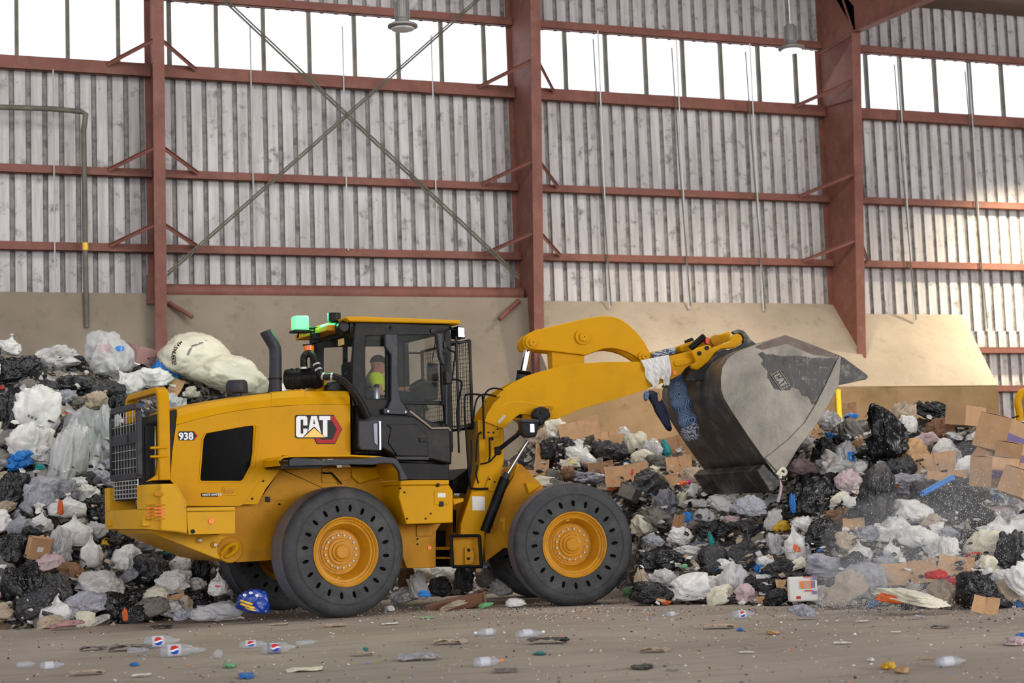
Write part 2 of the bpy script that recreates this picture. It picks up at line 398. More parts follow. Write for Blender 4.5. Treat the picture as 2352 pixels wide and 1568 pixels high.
def smooth_path(pts, n=6, closed=False):
    pts = [np.asarray(p, float) for p in pts]; out = []; N = len(pts)
    rng = range(N) if closed else range(N-1)
    for i in rng:
        p0 = pts[(i-1) % N] if closed or i > 0 else pts[0]; p1 = pts[i]; p2 = pts[(i+1) % N]; p3 = pts[(i+2) % N] if closed or i+2 < N else pts[-1]
        for k in range(n):
            t = k/n; out.append(.5*((2*p1)+(-p0+p2)*t+(2*p0-5*p1+4*p2-p3)*t*t+(-p0+3*p1-3*p2+p3)*t**3))
    if not closed: out.append(pts[-1])
    return out
def text_mb(mb, s, fr, u, v, z, h, stretch=1.0, bold=.0, depth=.004, shear=0, rot=0, align='LEFT'):
    cu = bpy.data.curves.new('t', 'FONT'); cu.body = s; cu.size = 1.0; cu.extrude = .01; cu.offset = bold; cu.shear = shear; cu.align_x = align
    cu.resolution_u = 4
    o = bpy.data.objects.new('t', cu); COL.objects.link(o); dg = bpy.context.evaluated_depsgraph_get(); me = bpy.data.meshes.new_from_object(o.evaluated_get(dg))
    k = h/.7; ca, sa = math.cos(rot), math.sin(rot)
    vs = []
    for q in me.vertices:
        x, y = q.co.x*k*stretch, q.co.y*k
        vs.append(fr.w(u+x*ca-y*sa, v+(depth if q.co.z > 0 else 0), z+x*sa+y*ca))
    mb.add(vs, [tuple(p.vertices) for p in me.polygons])
    bpy.data.objects.remove(o); bpy.data.curves.remove(cu); bpy.data.meshes.remove(me)
# ------------------------------------------------------------------ the building
X0, BAY = 5.03, 7.62
colX = [X0, X0+BAY, X0+2*BAY, X0+3*BAY]
Z_WT, Z_WB, Z_G2, Z_G3, Z_CT = 11.32, 9.96, 7.9, 6.43, 5.44
ROOF_Z = on_Y(2352, 28)[2]
WORLD = Frame(0, 1176, 784, 10, 0); WORLD.O = np.zeros(3); WORLD.f = np.array([1., 0, 0]); WORLD.n = np.array([0, -1., 0])
def st(o, label=None): return tag(o, label, None, None, 'structure')

fl = MB(); N_ = 60
xs = np.linspace(-30, 45, 76); ys = np.linspace(-60, .5, 62)
rnd = random.Random(4)
fl.add([(x, y, 0.0) for y in ys for x in xs], [(j*76+i, j*76+i+1, (j+1)*76+i+1, (j+1)*76+i) for j in range(61) for i in range(75)])
st(fl.build('floor', floor_m, loc=(0, 0, 0)), 'dirty brown-grey concrete tipping floor')

def sheet(mb, xa, xb, za, zb, Y=0.0, pitch=.305):
    # ribbed sheet: wide pan, narrow rib with sloping sides
    prof = []; x = xa; k = 0
    while x < xb:
        prof += [(x, 0), (x+.205, 0), (x+.225, .04), (x+.285, .04)]; x += pitch
    prof.append((x, 0)); n = len(prof)
    for k in range(n-1):
        mb.cur = 0 if k % 4 == 0 else 1
        mb.add([(prof[k][0], Y+prof[k][1], za), (prof[k+1][0], Y+prof[k+1][1], za), (prof[k+1][0], Y+prof[k+1][1], zb), (prof[k][0], Y+prof[k][1], zb)], [(0, 1, 2, 3)])
w = MB()
sheet(w, -14, colX[3]+9, Z_CT-.6, Z_WB); sheet(w, -14, colX[3]+9, Z_WT, ROOF_Z+.6)
sheet(w, X0+2*BAY+2.4, colX[3]+9, 0, Z_CT-.6)
st(w.build('wall_back', [wall_sheet, wall_groove], loc=(0, 0, 0), sharp=20), 'ribbed grey sheet-metal back wall streaked with grime')
rf = MB(); rf.hexa([(-30, -50, ROOF_Z+6.0), (45, -50, ROOF_Z+6.0), (45, .4, ROOF_Z+.1), (-30, .4, ROOF_Z+.1), (-30, -50, ROOF_Z+6.3), (45, -50, ROOF_Z+6.3), (45, .4, ROOF_Z+.4), (-30, .4, ROOF_Z+.4)])
rf.hexa([(-30, -.9, ROOF_Z-.12), (45, -.9, ROOF_Z-.12), (45, 0, ROOF_Z-.12), (-30, 0, ROOF_Z-.12), (-30, -.9, ROOF_Z+.15), (45, -.9, ROOF_Z+.15), (45, 0, ROOF_Z+.15), (-30, 0, ROOF_Z+.15)])
st(rf.build('ceiling', simple('brown_roof_deck', (92, 74, 62), .8), loc=(0, 0, 0)))

# clerestory windows, one band per bay, with their mullions
pane_m, nt, b = new_mat('translucent_window_panel')
tr = node(nt, 'ShaderNodeBsdfTransparent'); tl = node(nt, 'ShaderNodeBsdfTranslucent'); tl.inputs[0].default_value = (.9, .9, .95, 1)
mx = node(nt, 'ShaderNodeMixShader'); mx.inputs[0].default_value = .25
nt.links.new(tr.outputs[0], mx.inputs[1]); nt.links.new(tl.outputs[0], mx.inputs[2]); nt.links.new(mx.outputs[0], nt.nodes['Material Output'].inputs[0])
mull_px = [([38, 155, 271], 70), ([497, 605, 710, 814, 914, 1013, 1111], 110), ([1299, 1392, 1482.6, 1569, 1656, 1742, 1827], 165), ([1991, 2069, 2148, 2228, 2301], 200)]
for i in range(4):
    xa = colX[i]-BAY if i == 0 else colX[i-1]; xb = colX[i]
    pn = MB(); pn.box(((xa+xb)/2, .05, (Z_WB+Z_WT)/2), (xb-xa, .004, Z_WT-Z_WB))
    wn = pn.build('window_%d' % (i+1), pane_m, loc=((xa+xb)/2, .05, Z_WB)); st(wn, 'band of white daylit clerestory panels')
    mm, yy = mull_px[i]
    for x in mm:
        X = on_Y(x, yy, -.03)[0]
        q = MB(); q.box((X, -.03, (Z_WB+Z_WT)/2), (.075, .09, Z_WT-Z_WB)); q.build('mullion', pipe_m, wn)
extra = MB(); extra.box((on_Y(388, 90, 0)[0], -.02, (Z_WB+Z_WT)/2), (.09, .06, Z_WT-Z_WB)); extra.build('mullion', pipe_m, wn)

# horizontal girts (C sections), one per bay and level
def girt(xa, xb, z, name='wall_girt', h=.16, d=.21, y0=0.0):
    g = MB(); zt = z
    g.prism(Frame.__new__(Frame) if 0 else WORLD, [(xa, zt), (xb, zt), (xb, zt-.025), (xa, zt-.025)], -y0, d-y0)
    g.prism(WORLD, [(xa, zt-.02), (xb, zt-.02), (xb, zt-h), (xa, zt-h)], d-.02-y0, d-y0)
    g.prism(WORLD, [(xa, zt-h), (xb, zt-h), (xb, zt-h+.02), (xa, zt-h+.02)], d-.08-y0, d-y0)
    return g
for i in range(4):
    xa = colX[i]-BAY-2 if i == 0 else colX[i-1]+.02; xb = colX[i]-.02
    for z, lab in ((Z_WB+.03, 'red-brown steel girt directly below the clerestory windows'), (Z_G2, 'dusty red-brown steel girt across the middle of the wall'), (Z_G3, 'lowest dusty red-brown steel girt on the sheet wall')):
        st(girt(xa, xb, z, h=.27 if z > 9 else .17).build('wall_girt', steel_red, bevel=.004), lab)
    st(girt(xa, xb, Z_WT+.16, h=.18, d=.2).build('wall_girt', steel_red, bevel=.004), 'steel header girt above the clerestory windows')
for yy_ in (797, 885, 968):
    z = on_Y(2300, yy_, -.2)[2]; xa = on_Y(2243, yy_, -.2)[0]
    st(girt(xa, colX[3]-.02, z).build('wall_girt', steel_red), 'short low steel girt right of the sloped concrete ledge')

# tapered steel columns
flg = [((376, 0), (383, 720)), ((1240, 0), (1249, 736)), ((1975, 76), (1988, 815))]
colD = []
for i, (a, b_) in enumerate(flg):
    X = colX[i]; pa = on_X(a[0], a[1], X+.11); pb = on_X(b_[0], b_[1], X+.11)
    sl = (pb[1]-pa[1])/(pb[2]-pa[2])
    zt = ROOF_Z+1.2 if i < 2 else pa[2]
    ya = pa[1]+sl*(zt-pa[2]); y0 = pb[1]+sl*(0-pb[2]); colD.append((ya, zt, y0, sl))
    c = MB()
    c.hexa([(X-.008, y0, 0), (X+.008, y0, 0), (X+.008, -.02, 0), (X-.008, -.02, 0), (X-.008, ya, zt), (X+.008, ya, zt), (X+.008, -.02, zt), (X-.008, -.02, zt)])
    c.hexa([(X-.11, y0-.02, 0), (X+.11, y0-.02, 0), (X+.11, y0, 0), (X-.11, y0, 0), (X-.11, ya-.02, zt), (X+.11, ya-.02, zt), (X+.11, ya, zt), (X-.11, ya, zt)])
    c.hexa([(X-.11, -.04, 0), (X+.11, -.04, 0), (X+.11, -.02, 0), (X-.11, -.02, 0), (X-.11, -.04, zt), (X+.11, -.04, zt), (X+.11, -.02, zt), (X-.11, -.02, zt)])
    o = c.build('steel_column', steel_red, loc=(X, -.5, 0), sharp=20)
    st(o, ['tapered red-brown steel column at the left', 'tapered red-brown steel column behind the lift arm', 'tapered red-brown steel column behind the bucket'][i])
    if i == 2:
        k1 = on_X(2136, 0, X); K = np.array([X, ya, zt]); d_ = k1-K
        r = MB(); far = K+d_*3.2
        r.hexa([(X-.008, ya, zt), (X+.008, ya, zt), (X+.008, far[1], far[2]), (X-.008, far[1], far[2]), (X-.008, 0, zt+2.2), (X+.008, 0, zt+2.2), (X+.008, far[1], far[2]+1.4), (X-.008, far[1], far[2]+1.4)])
        r.hexa([(X-.008, 0, zt-1.0), (X+.008, 0, zt-1.0), (X+.008, ya, zt-.02), (X-.008, ya, zt-.02), (X-.008, 0, zt+2.2), (X+.008, 0, zt+2.2), (X+.008, ya, zt+.6), (X-.008, ya, zt+.6)])
        fl_ = np.array([0, 0, .025])
        r.hexa([K+[-.11, 0, 0], K+[.11, 0, 0], far+[.11, 0, 0], far+[-.11, 0, 0], K+[-.11, 0, 0]+fl_, K+[.11, 0, 0]+fl_, far+[.11, 0, 0]+fl_, far+[-.11, 0, 0]+fl_])
        r.tube([K+[-.05, 0, 0], on_X(1936, 0, X-.05)], .025, 6); r.tube([K+[-.03, .02, 0], on_X(1880, 125, X-.03)], .02, 6)
        r.build('rafter', steel_red, o, sharp=20)
        q = MB(); q.tube([on_X(1965, 225, X-.05), on_X(1900, 243, X-.05)], .02, 6); q.build('stiffener', steel_red, o)
def brace_pair(i, z):
    X = colX[i]; ya, zt, y0, sl = colD[i]; yf = ya+(z+.25-zt)*sl
    for s in (-1, 1):
        t = MB(); a = np.array([X+s*.85, -.24, z-.06]); b_ = np.array([X+s*.06, yf+.05, z+.28])
        dr = b_-a; L = np.linalg.norm(dr); ax = dr/L; yy = np.cross([0, 0, 1.], ax); yy /= np.linalg.norm(yy); zz = np.cross(ax, yy)
        t.box((a+b_)/2, (L, .008, .07), (ax, yy, zz)); t.box((a+b_)/2+zz*.035, (L, .07, .008), (ax, yy, zz))
        st(t.build('flange_brace', steel_red), 'angle brace from girt to column flange')
for i in range(3):
    for z in (Z_WB, Z_G2, Z_G3): brace_pair(i, z)
# X bracing in the second bay
for k, (a, b_) in enumerate((((385, 632), (1100, 0)), ((512, 0), (1192, 640)))):
    p, q = on_Y(*a, -.55-.05*k), on_Y(*b_, -.55-.05*k); q = p+(q-p)*(1.25 if k == 0 else 1.0); p = p-(q-p)*(0.25 if k else 0)
    t = MB(); t.tube([p, q], .022, 6); t.tube([p+[.0, -.03, .06], q+[0, -.03, .06]], .018, 6)
    st(t.build('brace_rod', pipe_m), ['diagonal brace rod rising to the right across the wall', 'diagonal brace rod falling to the right across the wall'][k])
# vertical sag rods hung between the girts
for i, (a, b_) in enumerate((((122, 160), (129, 695)), ((574, 60), (583, 568)), ((786, 60), (799, 575)), ((990, 80), (1005, 560)), ((1373, 70), (1397, 707)), ((1553, 90), (1580, 708)), ((1722, 100), (1759, 715)), ((2063, 130), (2102, 740)), ((2225, 145), (2268, 760)))):
    t = MB(); p, q = on_Y(*a, -.25), on_Y(*b_, -.25); q[0] = p[0]; t.tube([p, q], .016, 6)
    st(t.build('sag_rod', galv), 'thin pale galvanised rod hanging down the sheet wall')
    if i > 3:
        t = MB(); t.tube([q+[.02, -.05, .05], (p+q)/2+[-.07, -.02, 0], p+[-.12, 0, -.2]], .014, 6); st(t.build('sag_rod', pipe_m), 'dark slanting tie wire beside a galvanised rod')
# big round tube low in bay 2
t = MB(); t.tube([(colX[0]+.1, -.35, on_Y(390, 668, -.35)[2]), (colX[1]-.1, -.35, on_Y(1190, 675, -.35)[2])], .135, 20)
st(t.build('round_strut', steel_red), 'thick dusty red-brown tube running along the foot of the sheet wall')
for px_, py_, qx, qy in ((388, 695, 442, 728), (1192, 690, 1147, 733)):
    t = MB(); t.tube([on_Y(px_, py_, -.5), on_Y(qx, qy, -.7)], .05, 6); st(t.build('strut_brace', steel_red), 'short rusty knee strut under the thick tube')
t = MB(); t.box(on_Y(347, 665, -.5), (.16, .1, .55)); st(t.build('splice_plate', steel_red), 'red plate bolted to the left column')
# vent pipe
pp = [on_Y(-60, 244, -.5), on_Y(120, 250, -.5), on_Y(186, 256, -.5), on_Y(197, 262, -.5), on_Y(192, 300, -.5), on_Y(194, 420, -.5), on_Y(196, 600, -.5), on_Y(199, 752, -.5)]
root = empty('wall_pipe', (pp[5][0], -.5, pp[7][2]), 'grimy pipe elbowing down the sheet wall beside the left column', 'pipe')
t = MB(); t.tube(pp, .052, 12); t.build('pipe_run', pipe_m, root)
t = MB(); c_ = on_Y(196, 566, -.5); t.tube([c_-[0, 0, .07], c_+[0, 0, .07]], .057, 12); tag(t.build('colour_band', logo_gold, root), 'yellow band on the pipe')

# concrete push wall
pF = on_X(1980, 815, colX[2]); slope = (Z_CT-pF[2])/(0-pF[1])
def slope_hit(px, py, ztop=Z_CT):   # ray meets the sloped ledge
    D = ray(px, py); t_ = ((ztop-CAM[2]) + slope*CAM[1])/(D[2]-slope*D[1]); return CAM+D*t_
E_ = slope_hit(2000, 886); YE, ZE = E_[1], E_[2]
print('slope', slope, 'edge', YE, ZE, 'cols', colD)
cw = MB()
XA = colX[1]; XB = on_Y(2209, 722)[0]; XC = on_Y(2292, 890, YE)[0]; XM = colX[2]
for xa, xb0, xb1, zt in ((XA, XM, XM, Z_CT), (XM, XB, XC, Z_CT-.22)):
    ze = ZE-.02*(zt < Z_CT)
    cw.hexa([(xa, YE, ze-.01), (xb1, YE, ze-.01), (xb0, -.02, ze-.01), (xa, -.02, ze-.01), (xa, YE, ze), (xb1, YE, ze), (xb0, -.02, zt), (xa, -.02, zt)])
ob = cw.build('sloped_ledge', concrete_m, loc=(XM, YE, ZE)); st(ob, 'dusty tan sloped concrete ledge at the foot of the sheet wall')
cw = MB(); cw.hexa([(XA, YE, 0), (XC, YE, 0), (XC, 0, 0), (XA, 0, 0), (XA, YE, ZE-.01), (XC, YE, ZE-.01), (XC, 0, ZE-.01), (XA, 0, ZE-.01)])
st(cw.build('trim_1', concrete_brown, loc=(XM, YE/2, 0)), 'stained brown concrete push wall behind the refuse heaps')
cw = MB(); cw.hexa([(-14, -.75, 0), (XA+.02, -.75, 0), (XA, 0, 0), (-14, 0, 0), (-14, -.45, Z_CT), (XA, -.45, Z_CT), (XA, 0, Z_CT), (-14, 0, Z_CT)])
st(cw.build('trim_2', concrete('dusty_grey_concrete', (124, 112, 98), (150, 138, 122), (104, 92, 80)), loc=(5, -.4, 0)), 'stained concrete push wall along the left bays')
p = on_Y(1926, 918, YE-.05); t = MB(); t.tube([(p[0], p[1], 0), (p[0], p[1], on_Y(1926, 894, YE-.05)[2])], .055, 12)
tag(t.build('marker_post', simple('yellow_marker', (232, 200, 20), .5)), 'yellow marker post against the concrete wall behind the bucket tip', 'post')

# high bay lamps
def high_bay(px, py, depth, lit, label, power=0):
    c = P(px, py, depth); root = empty('high_bay_lamp', c, label, 'lamp')
    t = MB(); t.lathe(c, (0, 0, 1), [(.0, .20), (.03, .255), (.06, .25), (.12, .12), (.16, .1)], 32); t.build('reflector', lamp_metal, root)
    t = MB(); t.lathe(c+[0, 0, .16], (0, 0, 1), [(0, .095), (.02, .11), (.3, .11), (.34, .09)], 24)
    for k in range(16):
        a = k*math.pi/8; t.box(c+np.array([.115*math.cos(a), .115*math.sin(a), .33]), (.03, .008, .28), (np.array([math.cos(a), math.sin(a), 0]), np.array([-math.sin(a), math.cos(a), 0]), np.array([0, 0, 1.])))
    t.build('ballast_housing', lamp_metal, root)
    t = MB(); t.lathe(c-[0, 0, .035], (0, 0, 1), [(0, .12), (.02, .19), (.035, .195)], 32); t.build('lens', led if lit else simple('lamp_lens', (196, 192, 196), .3), root)
    t = MB(); t.tube([c+[0, 0, .48], c+[0, 0, max(.9, ROOF_Z-c[2]+.3)]], .012, 6); t.build('hanger', galv, root)
    l = bpy.data.lights.new('lamp_light', 'SPOT'); l.energy = power; l.spot_size = math.radians(150); l.spot_blend = .9; l.color = (1, .88, .62); l.shadow_soft_size = .25
    if lit:
        o = bpy.data.objects.new('lamp_light', l); COL.objects.link(o); o.location = tuple(c-[0, 0, .08])
    return root
high_bay(925, 66, 27.5, False, 'unlit grey high-bay lamp hanging before the clerestory windows')
high_bay(1818, 116, 31.5, True, 'lit high-bay lamp glowing at the window edge behind the right column', 2700)
high_bay(2470, 300, 37.5, True, 'lit high-bay lamp outside the frame at the right', 5200)
# ------------------------------------------------------------------ the wheel loader
LD = empty('wheel_loader', RF.O, 'yellow wheel loader with half-raised arms and tipped grey bucket before the refuse heaps', 'wheel loader')
def cyl(fr, u, z, v0, v1, r, mb=None, n=24):
    mb = mb or MB(); return mb.lathe(fr.w(u, v0, z), fr.n, [(0, r), (v1-v0, r)], n)
def pcyl(fr, v0, v1, r, px, py, mb=None, n=24):
    u, z = fr.uz(px, py, v1); return cyl(fr, u, z, v0, v1, r, mb, n)
def disc(fr, v, cr, x, y, r, name, mat, parent, t=.012):
    m_ = MB(); pcyl(fr, v-.01, v+t, r, *cr(x, y), mb=m_, n=16); return m_.build(name, mat, parent, bevel=min(.003, r*.2))
def plate(fr, v0, v1, cr, pts, name, mat, parent, bevel=.006, holes=(), pv=None):
    m_ = MB(); pv = v1 if pv is None else pv
    m_.prism(fr, contour(fr, pv, cr, pts), v0, v1, [contour(fr, pv, cr, h) for h in holes]); return m_.build(name, mat, parent, bevel=bevel)

# --- wheels: modelled once around local +Z, then copied
def boolean_cut(mb_body, mb_cut, name, mats):
    a = mb_body.build(name, mats); a.location = (0, 0, 0); c = mb_cut.build('cut', hole_black); 
    for o in (a, c):
        pass
    return a, c
def wheel_parts():
    ty = MB(); half = [(.262, .395), (.268, .42), (.262, .47), (.268, .55), (.268, .595), (.262, .60), (.262, .61), (.268, .615), (.266, .64), (.262, .668), (.25, .70), (.225, .73), (.18, .746), (.10, .752), (.0, .754)]
    prof = half+[(-h, r) for h, r in reversed(half[:-1])]
    prof = prof + [(-.2, .385), (.2, .385)]
    ty.lathe((0, 0, 0), (0, 0, 1), prof, 96, closed=True)
    me_o = ty.build('tyre', [rubber, tread_m, hole_black], loc=(0, 0, 0))
    cu = MB()
    for k in range(20):
        a = 2*math.pi*(k+.35)/20
        for s in (1, -1):
            c = np.array([.50*math.cos(a), .50*math.sin(a), s*.2]); e1 = np.array([math.cos(a+.12), math.sin(a+.12), 0]); e2 = np.array([-e1[1], e1[0], 0])
            ring = [c+e1*.042*math.cos(t)+e2*.021*math.sin(t) for t in np.linspace(0, 2*math.pi, 12, endpoint=False)]
            cu.add(ring+[p+np.array([0, 0, s*.2]) for p in ring], [tuple(range(12)), tuple(range(23, 11, -1))]+[(i, (i+1) % 12, 12+(i+1) % 12, 12+i) for i in range(12)])
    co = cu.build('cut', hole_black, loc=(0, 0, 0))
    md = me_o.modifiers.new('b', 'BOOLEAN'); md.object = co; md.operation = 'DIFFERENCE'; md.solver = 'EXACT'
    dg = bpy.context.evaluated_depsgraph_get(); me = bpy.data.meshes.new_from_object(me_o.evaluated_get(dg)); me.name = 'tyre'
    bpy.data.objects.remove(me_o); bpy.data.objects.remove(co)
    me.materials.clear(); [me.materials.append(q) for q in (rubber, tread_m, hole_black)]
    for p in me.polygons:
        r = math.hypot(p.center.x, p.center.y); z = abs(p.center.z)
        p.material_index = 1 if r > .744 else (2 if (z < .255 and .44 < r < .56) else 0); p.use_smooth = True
    me.set_sharp_from_angle(angle=math.radians(40))
    rm = MB(); rm.lathe((0, 0, 0), (0, 0, 1), [(.262, .398), (.276, .40), (.28, .388), (.262, .372), (.25, .37), (.246, .352), (.225, .346), (.222, .322), (.16, .286), (.10, .262), (.075, .255), (.07, .20), (.05, .0), (.02, .0), (.02, .3), (-.2, .33), (-.26, .398)], 72, closed=True)
    hb = MB(); hb.lathe((0, 0, 0), (0, 0, 1), [(.06, .24), (.085, .235), (.088, .205), (.098, .20), (.098, .158), (.112, .155), (.118, .148), (.118, .118), (.14, .112), (.146, .084), (.165, .080), (.172, .07), (.172, .0)], 64)
    bt = MB(); bt.lathe((.19, 0, 0), (0, 0, 1), [(.085, .0165), (.108, .0165), (.113, .012)], 6)
    vb = MB(); vb.box((0, .318, .15), (.04, .05, .10))
    out = []
    for q, n_, m_ in ((rm, 'rim', rim_m), (hb, 'hub', rim_m), (bt, 'wheel_bolt', bolt_m), (vb, 'valve_block', rim_m)):
        o = q.build(n_, m_, loc=(0, 0, 0), sharp=30); out.append(o.data); bpy.data.objects.remove(o)
    return me, out
TYRE, (RIM, HUB, BOLT, VALVE) = wheel_parts()
def wheel(fr, vc, side, z, spin, r=1.0):
    e = bpy.data.objects.new('wheel', None); COL.objects.link(e); e.parent = LD
    c = fr.w(0, vc, z)-RF.O; e.location = tuple(c); ax = Vector(fr.n*side)
    e.rotation_euler = (ax.to_track_quat('Z', 'Y').to_matrix() @ Matrix.Rotation(spin, 3, 'Z')).to_euler(); e.scale = (r, r, 1)
    for nm, me in (('tyre', TYRE), ('rim', RIM), ('hub', HUB), ('valve_block', VALVE)):
        o = bpy.data.objects.new(nm, me); COL.objects.link(o); o.parent = e
    if side > 0:
        for k in range(16):
            o = bpy.data.objects.new('wheel_bolt', BOLT); COL.objects.link(o); o.parent = e; o.rotation_euler = (0, 0, k*math.pi/8)
    return e
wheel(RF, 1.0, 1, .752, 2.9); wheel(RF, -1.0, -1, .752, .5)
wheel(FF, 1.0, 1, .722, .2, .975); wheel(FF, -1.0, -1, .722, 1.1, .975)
ax_ = MB(); cyl(RF, 0, .75, -1.0, .95, .16, ax_); cyl(FF, 0, .72, -1.0, .95, .16, ax_); ax_.build('axle', yellow_shaded_dusty, LD)

# --- engine hood
VH = .72
hood_side = [(560, 430), (700, 391), (900, 343), (1080, 312), (1250, 292), (1568, 270)]
def c12(pts1, pts2): return [c1(*p) for p in pts1]+[c2(*p) for p in pts2]
def rawcontour(fr, v, pts): return [fr.uz(x, y, v) for x, y in pts]
crease = rawcontour(RF, VH, c12(hood_side, [(150, 812), (300, 800), (500, 796), (783, 797)]))
lower = rawcontour(RF, VH, c12([], [(785, 1205), (235, 1205)])+c12([(1370, 690), (1085, 1052), (1060, 1062), (640, 1062), (628, 1032), (548, 892), (515, 858), (530, 640)], []))
win = rawcontour(RF, VH, c12([(797, 494), (1100, 440), (1163, 434), (1168, 445), (1160, 640), (1145, 745), (1082, 858), (1065, 866), (760, 866), (750, 855), (775, 540)], []))
hd = MB(); hd.prism(RF, crease+lower, VH-.03, VH, [win])
hood = hd.build('engine_hood', yellow, LD, bevel=.006)
hd = MB(); hd.prism(RF, crease+lower, -VH, -VH+.03); hd.build('far_side_panel', yellow, hood)
rimw = MB()
cwx = np.mean(np.array(win), 0); big = [tuple(cwx+(np.array(p)-cwx)*1.06) for p in win]; sm = [tuple(cwx+(np.array(p)-cwx)*1.0) for p in win]
rimw.prism(RF, big, VH-.005, VH+.008, [sm]); rimw.build('window_surround', yellow, hood, bevel=.006)
gl = MB(); gl.prism(RF, [tuple(cwx+(np.array(p)-cwx)*1.01) for p in win], VH-.032, VH-.026); gl.build('side_window', glass_dk, hood)
eng = MB(); eng.fbox(RF, cwx[0]-.3, cwx[0]+.35, .1, .2, cwx[1]-.4, cwx[1]+.4)
u_, z_ = RF.uz(*c1(1040, 520), VH); cyl(RF, u_, z_, .3, .55, .16, eng); u2, z2 = RF.uz(*c1(900, 700), VH); cyl(RF, u2, z2, .3, .5, .07, eng); eng.build('engine', black_plastic, LD)
mm = MB(); u_, z_ = RF.uz(*c1(1050, 540), VH); mm.fbox(RF, u_-.016, u_+.016, .64, .645, z_-.016, z_+.016); u_, z_ = RF.uz(*c1(885, 662), VH); mm.fbox(RF, u_-.02, u_+.02, .64, .645, z_-.02, z_+.015); mm.build('engine_label', white_label, LD)
# bevelled and rounded hood top
top_px = c12([(568, 303), (710, 272), (900, 236), (1085, 207), (1250, 187), (1568, 152)], [(150, 702), (300, 693), (500, 688), (768, 690)])
tops = rawcontour(RF, VH-.1, top_px)
tb = MB(); vs = []; cr_ = crease
for (uc, zc), (ut, zt) in zip(cr_, tops):
    for v_, z_, u_ in ((VH-.01, zc+.004, uc), (VH-.035, zc+(zt-zc)*.55, uc*.5+ut*.5), (VH-.1, zt-.005, ut), (VH-.2, zt+.012, ut), (0, zt+.03, ut), (-VH+.2, zt+.012, ut), (-VH+.1, zt-.005, ut), (-VH+.035, zc+(zt-zc)*.55, ut), (-VH+.01, zc+.004, uc)):
        vs.append(RF.w(u_, v_, z_))
n_ = 9; m_ = len(cr_)
tb.add(vs, [(i*n_+k, i*n_+k+1, (i+1)*n_+k+1, (i+1)*n_+k) for i in range(m_-1) for k in range(n_-1)]+[tuple(range(n_)), tuple(range((m_-1)*n_, m_*n_))])
tb.build('hood_top', yellow, hood, sharp=25)
# decals and small hood parts
def poly_decal(fr, v, pts, name, mat, parent, t=.003):
    q = MB(); q.prism(fr, pts, v-.001, v+t); return q.build(name, mat, parent)
def cat_logo(fn, fr, v, parent, colors=True, t=.003):
    """the maker's mark drawn from straight strokes; fn maps crop coordinates to (u, z)"""
    A = [[(347, 905), (362, 889), (425, 889), (438, 903), (438, 965), (405, 965), (405, 918), (384, 918), (384, 1030), (405, 1030), (405, 990), (438, 990), (438, 1018), (402, 1060), (360, 1060), (347, 1045)],
         [(468, 889), (514, 889), (548, 1030), (528, 1008), (492, 972), (444, 1016)],
         [(532, 889), (622, 889), (622, 922), (598, 922), (598, 1056), (580, 1056), (562, 1040), (562, 922), (532, 922)]]
    for k, L_ in enumerate(A): poly_decal(fr, v+t, [fn(*p) for p in L_], 'letter', logo_white, parent, t)
    poly_decal(fr, v+t*2, [fn(*p) for p in ((484, 957), (491, 915), (499, 957), (491, 950))], 'letter_counter', logo_black, parent, t)
    if colors: poly_decal(fr, v+t, [fn(*p) for p in ((408, 1060), (491, 985), (580, 1060))], 'gold_triangle', logo_gold, parent, t)
pl = poly_decal(RF, VH, contour(RF, VH, c2, [(350, 880), (650, 880), (716, 993), (660, 1113), (513, 1113), (490, 1068), (352, 1068), (339, 1055), (339, 893)]), 'maker_badge', logo_black, hood)
cat_logo(lambda x, y: RF.uz(*c2(x, y), VH), RF, VH, pl)
poly_decal(RF, VH+.003, contour(RF, VH, c2, [(626, 889), (654, 889), (710, 993), (656, 1107), (519, 1107), (503, 1070), (536, 1066), (545, 1078), (638, 1078), (674, 995), (626, 915)]), 'red_hexagon_edge', logo_red, pl)
pl = poly_decal(RF, VH, contour(RF, VH, c1, [(582, 478), (700, 478), (730, 514), (700, 549), (582, 549), (574, 515)]), 'model_number_badge', logo_black, hood)
q = MB(); u_, z_ = RF.uz(*c1(580, 543), VH); text_mb(q, '938', RF, u_, VH+.004, z_, .078, 1.02, .035); q.build('numerals', logo_white, pl)
poly_decal(RF, VH+.003, contour(RF, VH, c1, [(696, 484), (704, 484), (728, 514), (702, 545), (694, 545), (717, 514)]), 'red_arrow', logo_red, pl)
pl = poly_decal(RF, VH, contour(RF, VH, c1, [(756, 960), (889, 960), (889, 989), (756, 989)]), 'name_badge', logo_black, hood)
q = MB(); u_, z_ = RF.uz(*c1(762, 984), VH); text_mb(q, 'WASTE HANDLER', RF, u_, VH+.004, z_, .024, .86, .02, shear=.25); q.build('lettering', logo_white, pl)
hl = plate(RF, VH-.005, VH+.01, c1, [(925, 910), (1030, 910), (1036, 918), (1034, 975), (1028, 981), (922, 979), (918, 972)], 'latch_handle', yellow, hood, .004)
plate(RF, VH, VH+.02, c1, [(938, 925), (1016, 928), (1016, 950), (1000, 965), (936, 962)], 'latch_lever', yellow_shaded_dusty, hl, .004)
# rounded pillar highlight ridge beside the engine window
q = MB(); q.tube([RF.w(*[RF.uz(*c1(x, y), VH)[0], VH-.003, RF.uz(*c1(x, y), VH)[1]]) for x, y in ((1196, 430), (1186, 560), (1165, 760))], .022, 10); q.build('hood_ridge', yellow, hood)
# black radiator surround
plate(RF, -VH, VH, c1, [(500, 322), (566, 305), (558, 430), (530, 640), (514, 858), (498, 850)], 'radiator_surround', black_paint, LD, .01)
